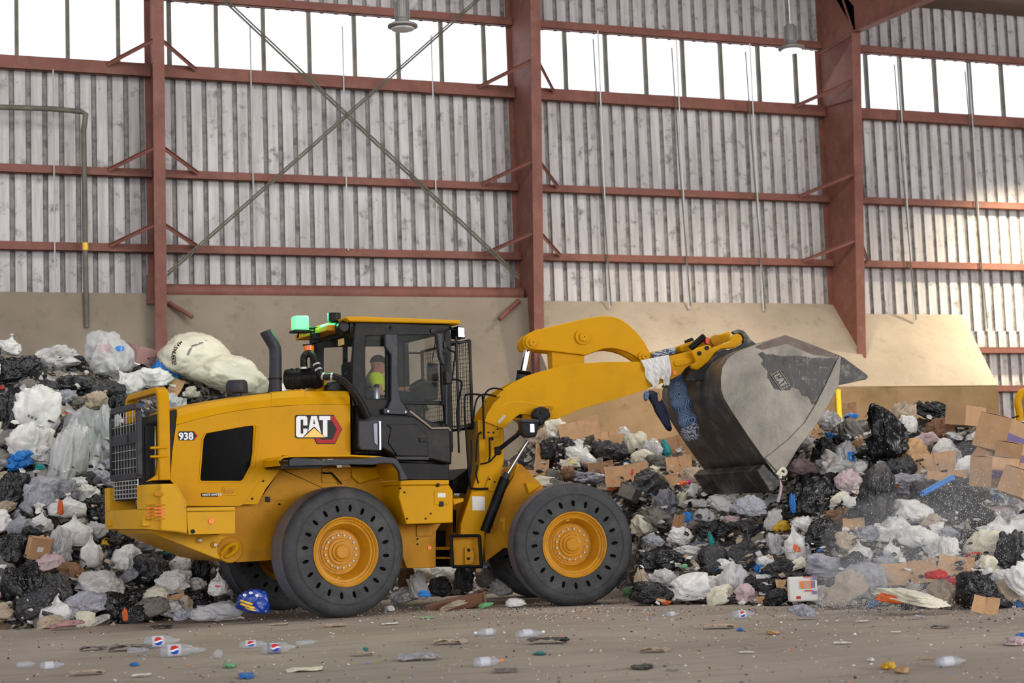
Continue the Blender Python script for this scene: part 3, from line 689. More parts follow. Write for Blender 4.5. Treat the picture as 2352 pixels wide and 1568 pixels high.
# strip with bolts and wheel-arch plate
plate(RF, VH-.03, VH+.006, c1, [(1085, 1050), (1200, 1050), (1262, 930), (1380, 775), (1372, 690), (1340, 700)], 'arch_strip', yellow, LD, .004)
for x, y in ((1317, 767), (1244, 867), (1157, 1005)): disc(RF, VH+.004, c1, x, y, .013, 'bolt', black_paint, LD)
fr_ = plate(RF, -.62, .66, c1, [(600, 1262), (640, 1050), (1180, 1045), (1380, 760), (1568, 745)], 'rear_frame', yellow_shaded_dusty, LD, .01) if 0 else None
q = MB()
cont = [c1(605, 1265), c1(640, 1058), c1(1200, 1040), c1(1380, 770), c3(160, 210), c3(520, 205), c3(775, 195), c3(1150, 195), c3(1190, 340), c3(1250, 700), c3(1540, 680), c3(1497, 745), c3(1497, 1058), c3(900, 1062), c3(300, 1000), c3(0, 990), c1(1290, 1488), c1(1050, 1502), c1(945, 1497), c1(870, 1465), c1(720, 1360)]
q.prism(RF, rawcontour(RF, .62, cont), -.6, .62); rfm = q.build('rear_frame', yellow_shaded_dusty, LD, bevel=.01)
plate(RF, .62, .635, c3, [(520, 208), (770, 205), (770, 300), (620, 330), (520, 330)], 'cover_panel', yellow_shaded_dusty, rfm, .004)
plate(RF, .62, .66, c3, [(775, 205), (1140, 200), (1100, 260), (845, 335), (780, 280)], 'shroud', yellow, rfm, .01)
plate(RF, .62, .64, c3, [(40, 448), (76, 450), (76, 495), (40, 493)], 'hinge', black_paint, rfm, .003)
disc(RF, .62, c3, 157, 514, .013, 'bolt', black_paint, rfm)
plate(RF, .62, .628, c3, [(0, 474), (290, 472), (290, 480), (0, 482)], 'panel_seam', yellow_shaded_dusty, rfm, .001)
q = MB(); q.tube([RF.w(RF.uz(*c3(x, y), .66)[0], .66, RF.uz(*c3(x, y), .66)[1]) for x, y in ((525, 243), (560, 248), (600, 244), (620, 262), (690, 342))], .01, 8); q.build('brake_hose', black_paint, LD)
# rear frame bolts and tow eye
for x, y in ((752, 1330), (870, 1366)):
    q = MB(); pcyl(RF, .62, .66, .035, *c1(x-12, y), mb=q); q.build('bolt_boss', yellow_shaded_dusty, rfm, bevel=.006); disc(RF, .66, c1, x, y, .02, 'bolt', bolt_m, rfm)
q = MB(); pcyl(RF, .60, .65, .15, *c1(985, 1405), mb=q, n=32); q.build('tow_boss', yellow_shaded_dusty, rfm, bevel=.01)
pts = [RF.w(RF.uz(*c1(x, y), .74)[0], .66+.08*math.sin(k/6*math.pi), RF.uz(*c1(x, y), .74)[1]) for k, (x, y) in enumerate(((935, 1440), (960, 1395), (1000, 1365), (1030, 1362), (1035, 1400), (1000, 1440), (965, 1462)))]
q = MB(); q.tube(smooth_path(pts, 3), .022, 8); q.build('tow_eye', yellow, rfm)

# --- counterweight (rounded in plan), rear guard and grille
ucr = RF.uz(*c1(632, 1040), 1.12)[0]; ucl = RF.uz(*c1(345, 1000), 1.0)[0]
tail = ucl-.03
def plan(u0, u1, vw, rad, n=7):
    pts = [(u1, vw)]
    pts += [(u0+rad-rad*math.sin(a), vw-rad*.62+rad*.62*math.cos(a)) for a in np.linspace(0, math.pi/2, n)]
    return pts+[(u, -v) for u, v in reversed(pts)]
def vprism(mb, pts, zb, zt):   # zb, zt functions of u
    n = len(pts); mb.add([RF.w(u, v, zb(u)) for u, v in pts]+[RF.w(u, v, zt(u)) for u, v in pts], [tuple(range(n)), tuple(range(2*n-1, n-1, -1))]+[(i, (i+1) % n, n+(i+1) % n, n+i) for i in range(n)])
zlo1 = RF.uz(*c1(345, 1240), 1.0)[1]; zlo2 = RF.uz(*c1(632, 1272), 1.12)[1]; zmid = RF.uz(*c1(345, 1085), 1.0)[1]; ztop = RF.uz(*c1(500, 888), 1.1)[1]
cwt = MB(); full = plan(tail, ucr, 1.12, .42)
vprism(cwt, full, lambda u: zlo1+(zlo2-zlo1)*(u-tail)/(ucr-tail), lambda u: zmid)
for s in (1, -1):
    ear = [(u, v) for u, v in full if v*s > .3]
    if s > 0: ear = ear+[(ear[-1][0], .62), (ucr-.1, .62)]
    else: ear = [(ucr-.1, -.62), (ear[0][0], -.62)]+ear
    ear = [(u, v) for u, v in ear]
    zr = RF.uz(*c1(632, 1035), 1.12)[1]; u535 = RF.uz(*c1(535, 890), 1.12)[0]
    vprism(cwt, ear, lambda u: zmid-.01, lambda u: ztop if u < u535+.05 else zr)
cw_o = cwt.build('counterweight', yellow_pale, LD, bevel=.012)
q = MB()   # side slope of the ears towards the hood
q.prism(RF, rawcontour(RF, 1.12, [c1(440, 890), c1(535, 890), c1(632, 1035), c1(632, 1272), c1(440, 1255)]), .66, 1.12); q.build('counterweight_side', yellow_pale, cw_o, bevel=.02)
# underbelly below the counterweight
q = MB(); q.prism(RF, rawcontour(RF, .64, [c1(345, 1235), c1(640, 1262), c1(1000, 1300), c1(960, 1490), c1(870, 1472), c1(620, 1372), c1(370, 1272)]), -.85, .64); q.build('belly_plate', yellow_pale, LD, bevel=.01)
# slots with reflective tape
for k in range(5):
    y = 1048+k*27
    for xa, xb in ((345, 372), (386, 470)):
        q = MB(); pc = [RF.uz(*c1(x_, y_), 1.09) for x_, y_ in ((xa, y), (xb, y), (xb, y+13), (xa, y+13))]; 
        dv = -.10 if xa < 380 else 0.0
        q.hexa([RF.w(u, 1.085+dv, z) for u, z in pc]+[RF.w(u, 1.122+dv, z) for u, z in pc]); q.build('vent_slot', red_tape if k % 4 else yellow_shaded_dusty, cw_o)
plate(RF, 1.10, 1.126, c1, [(380, 965), (395, 947), (445, 946), (466, 962), (462, 982), (430, 992), (390, 984)], 'hand_recess', yellow_shaded_dusty, cw_o, .008)
q = MB(); 
for k in range(4):
    v_ = 1.0-.13*k if k < 2 else -.6-.14*(k-2); q.fbox(RF, tail-.03, tail+.05, v_-.1 if k < 2 else v_, v_-.02 if k < 2 else v_+.08, zlo1+.03, zlo1+.11)
q.build('lifting_lug', yellow_pale, cw_o, bevel=.006)
# toolbox
tbx = plate(RF, .66, 1.1, c1, [(640, 1108), (1025, 1102), (1025, 1272), (1018, 1280), (660, 1286), (650, 1240)], 'toolbox', yellow_pale, LD, .012)
plate(RF, .66, 1.112, c1, [(640, 1075), (1025, 1070), (1025, 1100), (640, 1106)], 'toolbox_lid', yellow_pale, tbx, .008)
disc(RF, 1.1, c1, 838, 1182, .034, 'side_reflector', orange_lens, tbx); disc(RF, 1.1, c1, 693, 1262, .024, 'plug', black_paint, tbx)
# yellow hoop
uh = RF.uz(*c1(470, 500), .72)[0]; zh = RF.uz(*c1(465, 150), .72)[1]; zb_ = RF.uz(*c1(490, 860), .72)[1]
q = MB(); V = .72
def bar(mb, a, b_, wu, wv):   # boxy bar in the lateral plane
    a, b_ = np.array(a, float), np.array(b_, float); d = b_-a; L = np.linalg.norm(d); X = d/L; Y = RF.f; Z = np.cross(X, Y)
    mb.box((a+b_)/2, (L, wu, wv), (X, Y, Z))
hp = [(V, zb_), (V, zh-.12), (V-.035, zh-.035), (V-.12, zh), (-V+.12, zh), (-V+.035, zh-.035), (-V, zh-.12), (-V, zb_)]
sect = [(-.075, -.035), (.055, -.035), (.055, .035), (-.075, .035)]
ctr = (0, zh-.6); vs = []
for i, (v_, z_) in enumerate(hp):
    a = np.array(hp[max(i-1, 0)]); b_ = np.array(hp[min(i+1, 7)]); t = (b_-a)/np.linalg.norm(b_-a); nn = np.array([-t[1], t[0]])
    for du, dn in sect: vs.append(RF.w(uh+du, v_+nn[0]*dn, z_+nn[1]*dn))
q.add(vs, [(i*4+k, i*4+(k+1) % 4, (i+1)*4+(k+1) % 4, (i+1)*4+k) for i in range(7) for k in range(4)]+[(0, 1, 2, 3), (28, 29, 30, 31)])
hoop = q.build('rear_guard_hoop', yellow, LD, bevel=.012)
plate(RF, VH-.06, VH+.005, c1, [(430, 690), (500, 705), (512, 860), (385, 862), (330, 872), (410, 820)], 'hoop_foot', yellow, hoop, .006)
for y in (604, 672): 
    q = MB(); a = RF.uz(*c1(495, y), .78); b_ = RF.uz(*c1(360, y+4), .78); q.tube([RF.w(a[0], .76, a[1]), RF.w(b_[0], .78, b_[1])], .014, 8); q.build('hinge_pin', yellow, hoop)
# grille door: frame plus wire grid, in a lateral plane behind the hoop
ug = uh-.26; 
def rearplane(x, y): return RF.vz(*c1(x, y), ug)
vA = .60; vB = -.62
zt_g = RF.vz(*c1(360, 250), ug)[1]; zb_g = RF.vz(*c1(370, 812), ug)[1]; 
q = MB()
P4 = [(vA, zb_g), (vA, zt_g-.06), (vA-.07, zt_g), (vB+.07, zt_g), (vB, zt_g-.06), (vB, zb_g)]
for i in range(6):
    a, b_ = P4[i], P4[(i+1) % 6]; bar(q, RF.w(ug, *a), RF.w(ug, *b_), .06, .07)
zc_g = RF.vz(*c1(250, 525), ug)[1]; q.box(RF.w(ug, 0, zc_g), (.03, vA-vB, .13), (RF.f, RF.n, np.array([0, 0, 1.])))
gd = q.build('grille_door', grey_plastic, LD, bevel=.008)
q = MB()
zlow = RF.vz(*c1(215, 1000), ug)[1]
for k in range(1, 9): q.box(RF.w(ug, vB+(vA-vB)*k/9, (zt_g+zb_g)/2), (.006, .010, zt_g-zb_g), (RF.f, RF.n, np.array([0, 0, 1.])))
k = zb_g+.1
while k < zt_g-.03: q.box(RF.w(ug-.01, (vA+vB)/2, k), (.006, vA-vB, .008), (RF.f, RF.n, np.array([0, 0, 1.]))); k += .098
q.build('wire_grid', galv, gd)
q = MB()
for k in range(0, 9): q.box(RF.w(ug-.005, -.55+.137*k, (zlow+zb_g)/2), (.01, .012, zb_g-zlow), (RF.f, RF.n, np.array([0, 0, 1.])))
for k in range(0, 6): q.box(RF.w(ug-.012, 0, zlow+(zb_g-zlow)*k/5), (.01, 1.1, .012), (RF.f, RF.n, np.array([0, 0, 1.])))
q.build('lower_wire_grid', galv, LD)
q = MB(); q.fbox(RF, ug+.02, ug+.08, -.60, .585, zlow-.02, RF.vz(*c1(250, 400), ug)[1]); q.fbox(RF, ug+.07, uh+.35, -.66, .60, zlow-.02, RF.vz(*c1(250, 440), ug)[1]); q.fbox(RF, ug+.2, uh+.35, -.5, .60, zlow-.02, zt_g-.18); q.build('radiator', hole_black, LD)
plate(RF, .5, .64, c1, [(395, 440), (430, 440), (432, 830), (395, 830)], 'cooler_edge', chrome, LD, .004, pv=.64)
poly = MB(); poly.box(RF.w(ug-.02, .12, zc_g), (.008, .1, .09), (RF.f, RF.n, np.array([0, 0, 1.]))); poly.build('grille_plate', grey_plastic, gd)

# --- platform box, fender
bx = plate(RF, .62, 1.14, c3, [(1195, 350), (1610, 347), (1645, 400), (1645, 672), (1245, 686), (1180, 450)], 'tank_box', yellow, LD, .012)
plate(RF, .62, 1.17, c3, [(1195, 312), (1335, 306), (1612, 306), (1612, 345), (1195, 350)], 'platform', yellow, LD, .008)
plate(RF, 1.14, 1.15, c3, [(1485, 402), (1610, 400), (1610, 512), (1485, 515)], 'tank_door', yellow, bx, .004)
plate(RF, 1.15, 1.156, c3, [(1512, 418), (1581, 418), (1581, 455), (1512, 455)], 'instruction_sticker', white_label, bx, 0)
plate(RF, 1.14, 1.165, c3, [(1532, 490), (1565, 490), (1565, 533), (1532, 533)], 'hinge', black_paint, bx, .004)
plate(RF, 1.14, 1.18, c3, [(1505, 335), (1528, 332), (1530, 362), (1515, 365)], 'latch', black_paint, bx, .004)
for x, y in ((1230, 411), (1253, 637), (1455, 593), (1413, 636), (1195, 377)): disc(RF, 1.14, c3, x, y, .011, 'bolt', black_paint, bx)
plate(RF, .5, .72, c3, [(1085, 450), (1180, 450), (1245, 688), (1540, 680), (1500, 745), (1497, 1058), (1250, 1062), (1150, 800)], 'step_plate', yellow_shaded_dusty, LD, .008)
disc(RF, .72, c3, 1445, 887, .028, 'side_reflector', orange_lens, LD)
for x, y in ((1342, 811), (1342, 856), (1362, 766), (1430, 710), (1430, 765)): disc(RF, .72, c3, x, y, .012, 'bolt', black_paint, LD)
plate(RF, .72, .74, c3, [(1335, 690), (1470, 690), (1470, 785), (1335, 790)], 'bracket_plate', yellow_shaded_dusty, LD, .004)
plate(RF, .9, 1.0, c3, [(1645, 466), (1735, 462), (1735, 490), (1650, 520)], 'door_bracket', yellow, LD, .006)
q = MB()
fo = rawcontour(RF, 1.28, [c3(*p) for p in ((152, 186), (156, 130), (185, 105), (250, 95), (500, 92), (780, 90), (1020, 102), (1110, 116), (1150, 128), (1195, 205), (1252, 302))])
fi = [(u+.02*(i > 7), z-.022) for i, (u, z) in enumerate(fo)]; fi[-1] = (fo[-1][0]-.04, fo[-1][1]); fi[-2] = (fo[-2][0]-.05, fo[-2][1]-.01); fi[0] = (fo[0][0]+.02, fo[0][1])
q.prism(RF, fo+fi[::-1], .66, 1.28); fd = q.build('rear_fender', yellow, LD, bevel=.006)
ed_t = rawcontour(RF, 1.3, [c3(*p) for p in ((240, 182), (242, 128), (290, 118), (420, 122), (520, 142), (640, 128), (900, 122), (1020, 104), (1130, 116), (1165, 130), (1200, 190), (1256, 300))])
ed_b = rawcontour(RF, 1.3, [c3(*p) for p in ((1192, 306), (1180, 232), (1135, 168), (1050, 160), (955, 176), (770, 172), (540, 182), (240, 182))])
q = MB(); q.prism(RF, ed_t+ed_b, 1.25, 1.31); q.build('fender_flap', grey_plastic, fd, bevel=.006)
q = MB(); q.prism(RF, rawcontour(RF, 1.2, [c3(*p) for p in ((156, 186), (545, 184), (500, 203), (156, 205))]), .7, 1.24); q.build('fender_shadow_strip', black_paint, fd)
q = MB(); q.prism(RF, [(-u-0, z) for u, z in []] or fo+fi[::-1], -1.28, -.66); q.build('rear_fender', yellow, LD, bevel=.006)

# --- cab
VC = .72
out_c = [(822, 135), (1572, 160), (1592, 250), (1602, 960), (1592, 1275), (1400, 1275), (1140, 1258), (1040, 1160), (845, 1165), (832, 800), (792, 700), (802, 400)]
hA = [(905, 250), (1070, 243), (1070, 755), (903, 748)]
hB = [(1105, 243), (1502, 240), (1520, 768), (1190, 764), (1105, 700)]
hC = [(1215, 795), (1532, 803), (1542, 945), (1440, 940), (1240, 830)]
q = MB()
oc = contour(RF, VC, c2, out_c); hs = [contour(RF, VC, c2, h) for h in (hA, hB, hC)]
q.prism(RF, oc, VC-.05, VC, hs)
cab = q.build('cab', black_paint, LD, bevel=.008)
q = MB(); q.prism(RF, oc, -VC, -VC+.05, hs); q.build('far_side_frame', black_paint, cab, bevel=.008)
for h, nm in ((hs[0], 'rear_side_glass'), (hs[1], 'door_glass'), (hs[2], 'lower_door_glass')):
    q = MB(); q.prism(RF, h, VC-.028, VC-.022); q.build(nm, glass, cab)
q = MB(); q.tube([RF.w(RF.uz(*c2(x, y), VC)[0], VC+.004, RF.uz(*c2(x, y), VC)[1]) for x, y in ((1178, 766), (1513, 771), (1519, 600), (1503, 245))], .006, 6); q.build('door_seal', grey_plastic, cab)
bp = plate(RF, VC, VC+.06, c2, [(1062, 240), (1075, 233), (1155, 235), (1162, 245), (1162, 560), (1170, 660), (1185, 760), (1245, 850), (1052, 868), (1085, 820), (1110, 760), (1112, 400), (1065, 340)], 'door_pillar', grey_plastic, cab, .012)
plate(RF, VC, VC+.075, c2, [(1052, 828), (1245, 838), (1258, 880), (1052, 870)], 'pillar_foot', grey_plastic, cab, .006)
for x, y in ((1087, 850), (1228, 858)): disc(RF, VC+.075, c2, x, y, .016, 'bolt', bolt_m, cab)
q = MB(); zr0 = RF.uz(*c2(830, 215), VC)[1]; 
uc0 = RF.uz(*c2(808, 300), VC)[0]; uc1 = RF.uz(*c2(1590, 300), VC)[0]; zfl = RF.uz(*c2(1200, 1150), VC)[1]; ztp = RF.uz(*c2(1200, 148), VC)[1]; zsl = RF.uz(*c2(850, 720), VC)[1]
q.fbox(RF, uc0, uc1, -VC+.04, VC-.04, zfl-.05, zfl)           # floor
q.fbox(RF, uc0, uc1, -VC+.04, VC-.04, ztp-.06, ztp-.02)
q.fbox(RF, uc0-.03, uc0+.03, -VC+.03, VC-.03, zfl, zsl)       # rear wall below glass
q.fbox(RF, uc0-.03, uc0+.03, -VC+.02, -VC+.12, zsl, ztp); q.fbox(RF, uc0-.03, uc0+.03, -VC+.03, VC-.03, ztp-.12, ztp)
q.fbox(RF, uc1-.03, uc1+.03, -VC+.02, -VC+.08, zfl, ztp); q.fbox(RF, uc1-.04, uc1, -VC+.03, VC-.03, ztp-.1, ztp); q.fbox(RF, uc1-.04, uc1, -VC+.03, VC-.03, zfl, zfl+.35)
q.build('cab_shell', black_paint, cab, bevel=.006)
q = MB(); q.fbox(RF, uc0-.006, uc0, -VC+.1, VC-.04, zsl, ztp-.1); q.build('rear_glass', glass, cab)
q = MB(); q.fbox(RF, uc1-.01, uc1-.004, -VC+.08, VC-.04, zfl+.35, ztp-.1); q.build('windshield', glass_mat('windshield_glass', (30, 44, 42), .1), cab)
rl = rawcontour(RF, .8, [c2(*p) for p in ((775, 128), (745, 100), (770, 92), (900, 93), (1660, 122), (1668, 134), (1668, 155), (1640, 150), (790, 132))])
q = MB(); q.prism(RF, rl, -.8, .8); roof = q.build('cab_roof', yellow, cab, bevel=.012)
disc(RF, VC, c2, 1110, 180, .02, 'plug', hole_black, cab)
q = MB(); a = rl[0]; q.fbox(RF, a[0]-.18, a[0]+.06, -.6, .55, a[1]-.09, a[1]-.02); q.build('rear_roof_deck', yellow_shaded_dusty, roof, bevel=.01)
q = MB(); q.box(RF.w(uc0-.012, .35, ztp-.2), (.004, .2, .08), (RF.f, RF.n, np.array([0, 0, 1.]))); q.build('yellow_sticker', simple('pale_yellow_sticker', (226, 190, 110), .6), cab)
# black lower bodywork
lb = plate(RF, VC-.02, .86, c2, [(848, 912), (885, 905), (960, 882), (1290, 888), (1400, 962), (1432, 990), (1570, 985), (1586, 1010), (1592, 1272), (1440, 1240), (1160, 1218), (1045, 1150), (1030, 1170), (865, 1165), (850, 1140)], 'cab_side_body', black_plastic, cab, .02)
q = plate(RF, .86, .9, c2, [(850, 925), (1020, 915), (1032, 1168), (868, 1160), (850, 1130)], 'side_box', grey_plastic, lb, .012)
plate(RF, .9, .915, c2, [(968, 952), (1000, 946), (1004, 1128), (976, 1104)], 'box_facet', simple('pale_plastic', (120, 124, 140), .35), lb, .004)  # facet in a paler plastic colour than the box
plate(RF, .86, .875, c2, [(1075, 955), (1318, 955), (1400, 1050), (1410, 1212), (1160, 1208), (1088, 1105), (1110, 990)], 'access_panel', black_plastic, lb, .01)
plate(RF, .875, .89, c2, [(1335, 1062), (1395, 1062), (1395, 1096), (1338, 1096)], 'panel_handle', black_paint, lb, .004)
plate(RF, .86, .875, c2, [(1140, 1212), (1415, 1216), (1412, 1240), (1160, 1238)], 'panel_sill', grey_plastic, lb, .004)
q = MB(); a = RF.uz(*c2(1017, 930), .9); b_ = RF.uz(*c2(1020, 1160), .9); q.tube([RF.w(a[0], .905, a[1]), RF.w(b_[0], .905, b_[1])], .017, 10); q.build('hinge_tube', chrome, lb)
q = MB(); q.tube([RF.w(RF.uz(*c2(x, y), .87)[0], .865, RF.uz(*c2(x, y), .87)[1]) for x, y in ((1262, 850), (1400, 958), (1435, 988), (1570, 984), (1585, 1005))], .012, 8); q.build('dusty_edge', simple('dusty_edge', (150, 138, 120), .6), lb)
plate(RF, -.7, .74, c2, [(1140, 1258), (1578, 1272), (1575, 1400), (1225, 1400), (1175, 1300)], 'cab_base', black_paint, cab, .01)
plate(RF, .2, .8, c2, [(832, 800), (860, 800), (960, 870), (850, 915), (850, 1165), (835, 1165)], 'cab_corner', black_paint, cab, .006)
plate(RF, -.6, .55, c2, [(785, 690), (840, 720), (850, 1190), (786, 1195)], 'hood_gap', hole_black, LD, 0)
# front corner, guard and mirrors
ugd = RF.uz(*c2(1748, 600), VC)[0]; zg1 = RF.uz(*c2(1748, 285), VC)[1]; zg0 = RF.uz(*c2(1745, 985), VC)[1]
q = MB(); ax3 = (RF.f, RF.n, np.array([0, 0, 1.]))
for v_ in (VC, -VC): q.box(RF.w(ugd, v_, (zg0+zg1)/2), (.03, .03, zg1-zg0), ax3)
for z_ in (zg0, zg1): q.box(RF.w(ugd, 0, z_), (.03, 2*VC, .03), ax3)
u4 = RF.uz(*c2(1640, 600), VC)[0]; q.box(RF.w(u4, VC, (zg0+zg1)/2), (.025, .025, zg1-zg0+.1), ax3)
for z_ in (zg0+.02, zg1-.02): q.box(RF.w((uc1+ugd)/2, VC, z_), (ugd-uc1, .025, .025), ax3); q.box(RF.w((uc1+ugd)/2, -VC, z_), (ugd-uc1, .025, .025), ax3)
guard = q.build('windshield_guard', black_paint, cab)
q = MB(); v_ = -VC+.05
while v_ < VC: q.box(RF.w(ugd, v_, (zg0+zg1)/2), (.004, .004, zg1-zg0), ax3); v_ += .055
z_ = zg0+.05
while z_ < zg1: q.box(RF.w(ugd+.004, 0, z_), (.004, 2*VC, .004), ax3); z_ += .055
u_ = u4+.04
while u_ < ugd: q.box(RF.w(u_, VC, (zg0+zg1)/2), (.004, .004, zg1-zg0), ax3); u_ += .045
z_ = zg0+.04
while z_ < zg1: q.box(RF.w((u4+ugd)/2, VC, z_), (ugd-u4, .004, .004), ax3); z_ += .045
q.build('guard_mesh', black_paint, guard)
def rp(v, cr, *pts): return [RF.w(RF.uz(*cr(x, y), v)[0], v, RF.uz(*cr(x, y), v)[1]) for x, y in pts]
def tube_part(pts, r, name, mat, parent, n=8, sm=True, k=4):
    q = MB(); q.tube(smooth_path(pts, k) if sm and len(pts) > 2 else pts, r, n); return q.build(name, mat, parent)
tube_part(rp(.92, c2, (1605, 598), (1655, 603), (1674, 640), (1640, 830), (1646, 1000), (1652, 1185)), .013, 'grab_rail', black_paint, LD)
tube_part(rp(.95, c2, (1700, 900), (1700, 745), (1725, 716), (1825, 720), (1842, 755), (1848, 900), (1852, 1075)), .012, 'hand_rail', black_paint, LD)
tube_part(rp(.95, c2, (1700, 880), (1715, 1100), (1740, 1430), (1765, 1470), (1885, 1470)), .014, 'hand_rail', black_paint, LD)
tube_part(rp(.85, c2, (1632, 200), (1560, 195), (1542, 230), (1545, 300), (1575, 360), (1622, 385), (1610, 480), (1600, 600)), .011, 'mirror_arm', black_paint, cab)
plate(RF, .82, .9, c2, [(1480, 228), (1522, 232), (1525, 400), (1543, 482), (1520, 470), (1495, 400)], 'side_mirror', grey_plastic, cab, .01)
plate(RF, .8, .9, c2, [(1545, 530), (1602, 535), (1602, 628), (1550, 632)], 'lock_box', black_plastic, cab, .008)
plate(RF, .8, .86, c2, [(1528, 292), (1560, 292), (1560, 345), (1530, 345)], 'mirror_clamp', black_plastic, cab, .006)
plate(RF, .78, .82, c2, [(1545, 620), (1560, 620), (1562, 960), (1548, 955)], 'door_edge_rail', grey_plastic, cab, .004)
q = MB(); q.fbox(RF, RF.uz(*c2(1400, 465), -.85)[0], RF.uz(*c2(1478, 465), -.85)[0], -.9, -.82, RF.uz(*c2(1440, 612), -.85)[1], RF.uz(*c2(1440, 465), -.85)[1]); q.build('side_mirror', black_plastic, cab, bevel=.015)
tube_part(rp(.74, c2, (1457, 215), (1462, 300), (1440, 440)), .006, 'wiper', black_paint, cab)
disc(RF, .73, c2, 1445, 207, .03, 'wiper_motor', black_plastic, cab)
wl = plate(RF, .45, .66, c2, [(1640, 168), (1700, 178), (1705, 268), (1645, 262)], 'work_light', black_plastic, cab, .01)
plate(RF, .66, .68, c2, [(1650, 178), (1695, 184), (1699, 258), (1652, 254)], 'light_lens', led, wl, .004)
tube_part(rp(.5, c2, (1575, 180), (1640, 220)), .02, 'light_bracket', black_paint, cab, sm=False)

# --- things on the hood and cab rear
ex = MB(); pe = rp(.25, c2, (180, 700), (183, 620), (184, 420), (180, 350), (158, 300), (118, 235), (108, 210))
rr = [.085, .078, .075, .075, .075, .072, .072]
ex.tube(pe[:3], [.087, .076, .074], 20); ex.tube(smooth_path(pe[2:], 5), .074, 20, cap=True); o = ex.build('exhaust_stack', grey_plastic, LD)
q = MB(); d_ = pe[-1]-pe[-2]; d_ /= np.linalg.norm(d_); q.lathe(pe[-1]+d_*.001, d_, [(0, .066), (.004, .066)], 20); q.build('exhaust_mouth', hole_black, o)
q = MB(); c_ = rp(.25, c2, (182, 592))[0]; q.lathe(c_, (0, 0, 1), [(-.012, .082), (.012, .082)], 20); q.build('clamp', black_paint, o)
ac = MB(); p0, p1 = rp(.3, c2, (285, 592), (440, 588)); axd = (p1-p0)/np.linalg.norm(p1-p0)*.8+RF.n*.55; axd /= np.linalg.norm(axd); L = .34
prof = [(0, .10), (.01, .118), (.04, .123)]
for k in range(3): prof += [(.07+.07*k, .123), (.075+.07*k, .131), (.095+.07*k, .131), (.10+.07*k, .123)]
prof += [(.32, .125), (.35, .128), (.36, .138), (.42, .136), (.455, .11), (.465, .05), (.465, 0)]
ac.lathe(p0+RF.n*-.1, axd, prof, 36); ac.build('air_cleaner', black_plastic, LD)
q = MB(); c_ = rp(.2, c1, (1037, 180))[0]; q.lathe(c_, (0, 0, 1), [(-.07, .055), (0, .06), (.004, .125), (.02, .132), (.10, .13), (.14, .118), (.155, .10), (.16, .0)], 32); q.build('precleaner', grey_plastic, LD)
q = MB(); q.lathe(c_-[0, 0, .06], (0, 0, 1), [(-.05, .062), (.055, .05)], 24); q.build('precleaner_neck', yellow, LD)
q = MB(); c_ = rp(.35, c2, (450, 383))[0]; q.lathe(c_, (0, 0, 1), [(-.03, .062), (.085, .066), (.09, .0)], 28); bc = q.build('amber_bowl', orange_lens, LD)
q = MB(); q.lathe(c_, (0, 0, 1), [(.085, .07), (.10, .072), (.105, .02), (.115, .0)], 28); q.build('bowl_cap', black_plastic, bc)
hose = rp(.5, c2, (413, 505), (410, 440), (420, 405), (450, 388), (485, 410), (510, 470), (540, 545), (580, 575), (650, 575), (730, 610), (800, 680), (860, 770), (900, 850), (925, 905))
hose = [p+RF.n*(.0+.38*min(1, i/10)) for i, p in enumerate(hose)]
hp_ = []
for i, (x, y) in enumerate(((413, 505), (410, 440), (420, 405), (450, 388), (485, 410), (510, 470), (540, 545), (580, 575), (650, 575), (730, 610), (800, 680), (860, 770), (900, 850), (925, 905))):
    v_ = .42+.47*min(1, max(0, i-3)/7); u_, z_ = RF.uz(*c2(x, y), v_); hp_.append(RF.w(u_, v_, z_))
path = smooth_path(hp_, 12); q = MB(); q.tube(path, [.041+.0035*(k % 2) for k in range(len(path))], 16); q.build('intake_hose', black_plastic, LD, sharp=60)
for idx in (0, 5.2, 5.7, 6.9, 7.9):
    i = int(idx*12); a = path[i]; d_ = path[i+1]-path[i]; d_ /= np.linalg.norm(d_); q = MB(); q.lathe(a, d_, [(-.012, .048), (.012, .048)], 20); q.build('hose_clamp', galv, LD)
plate(RF, .1, .4, c2, [(498, 540), (552, 590), (600, 600), (600, 690), (510, 690)], 'rear_bracket', yellow, LD, .008)
plate(RF, .2, .5, c2, [(600, 640), (650, 612), (740, 612), (800, 700), (590, 690)], 'cable_cover', black_plastic, LD, .02)
q = MB(); u_, z_ = RF.uz(*c2(382, 205), .1); g = q.fbox(RF, u_-.09, u_+.09, .02, .18, z_, z_+.175); bc = q.build('green_beacon', green_led, LD, bevel=.02)
q = MB(); q.fbox(RF, u_-.11, u_+.11, 0, .2, z_-.03, z_+.002); q.build('beacon_base', black_plastic, bc, bevel=.008)
gl_ = bpy.data.lights.new('beacon_light', 'POINT'); gl_.energy = 45; gl_.color = (.1, 1, .4); gl_.shadow_soft_size = .09
o = bpy.data.objects.new('beacon_light', gl_); COL.objects.link(o); o.location = tuple(RF.w(u_+.15, .1, z_+.25))
tube_part(rp(.1, c2, (360, 262), (372, 218), (550, 212), (600, 205)), .014, 'beacon_bracket', black_paint, LD, sm=False)
tube_part(rp(.12, c2, (466, 212), (470, 322)), .010, 'camera_rod', black_paint, LD, sm=False); tube_part(rp(.1, c2, (430, 190), (500, 185), (560, 205)), .02, 'light_bar', black_paint, LD, sm=False)
q = MB(); q.fbox(RF, *[RF.uz(*c2(x, 240), .15)[0] for x in (482, 528)], .1, .22, RF.uz(*c2(500, 282), .15)[1], RF.uz(*c2(500, 225), .15)[1]); q.build('rear_camera', black_plastic, LD, bevel=.01)
q = MB(); u_, z_ = RF.uz(*c2(722, 178), .62); cyl(RF, u_, z_, .5, .68, .075, q); q.build('roof_speaker', black_plastic, roof, bevel=.02)
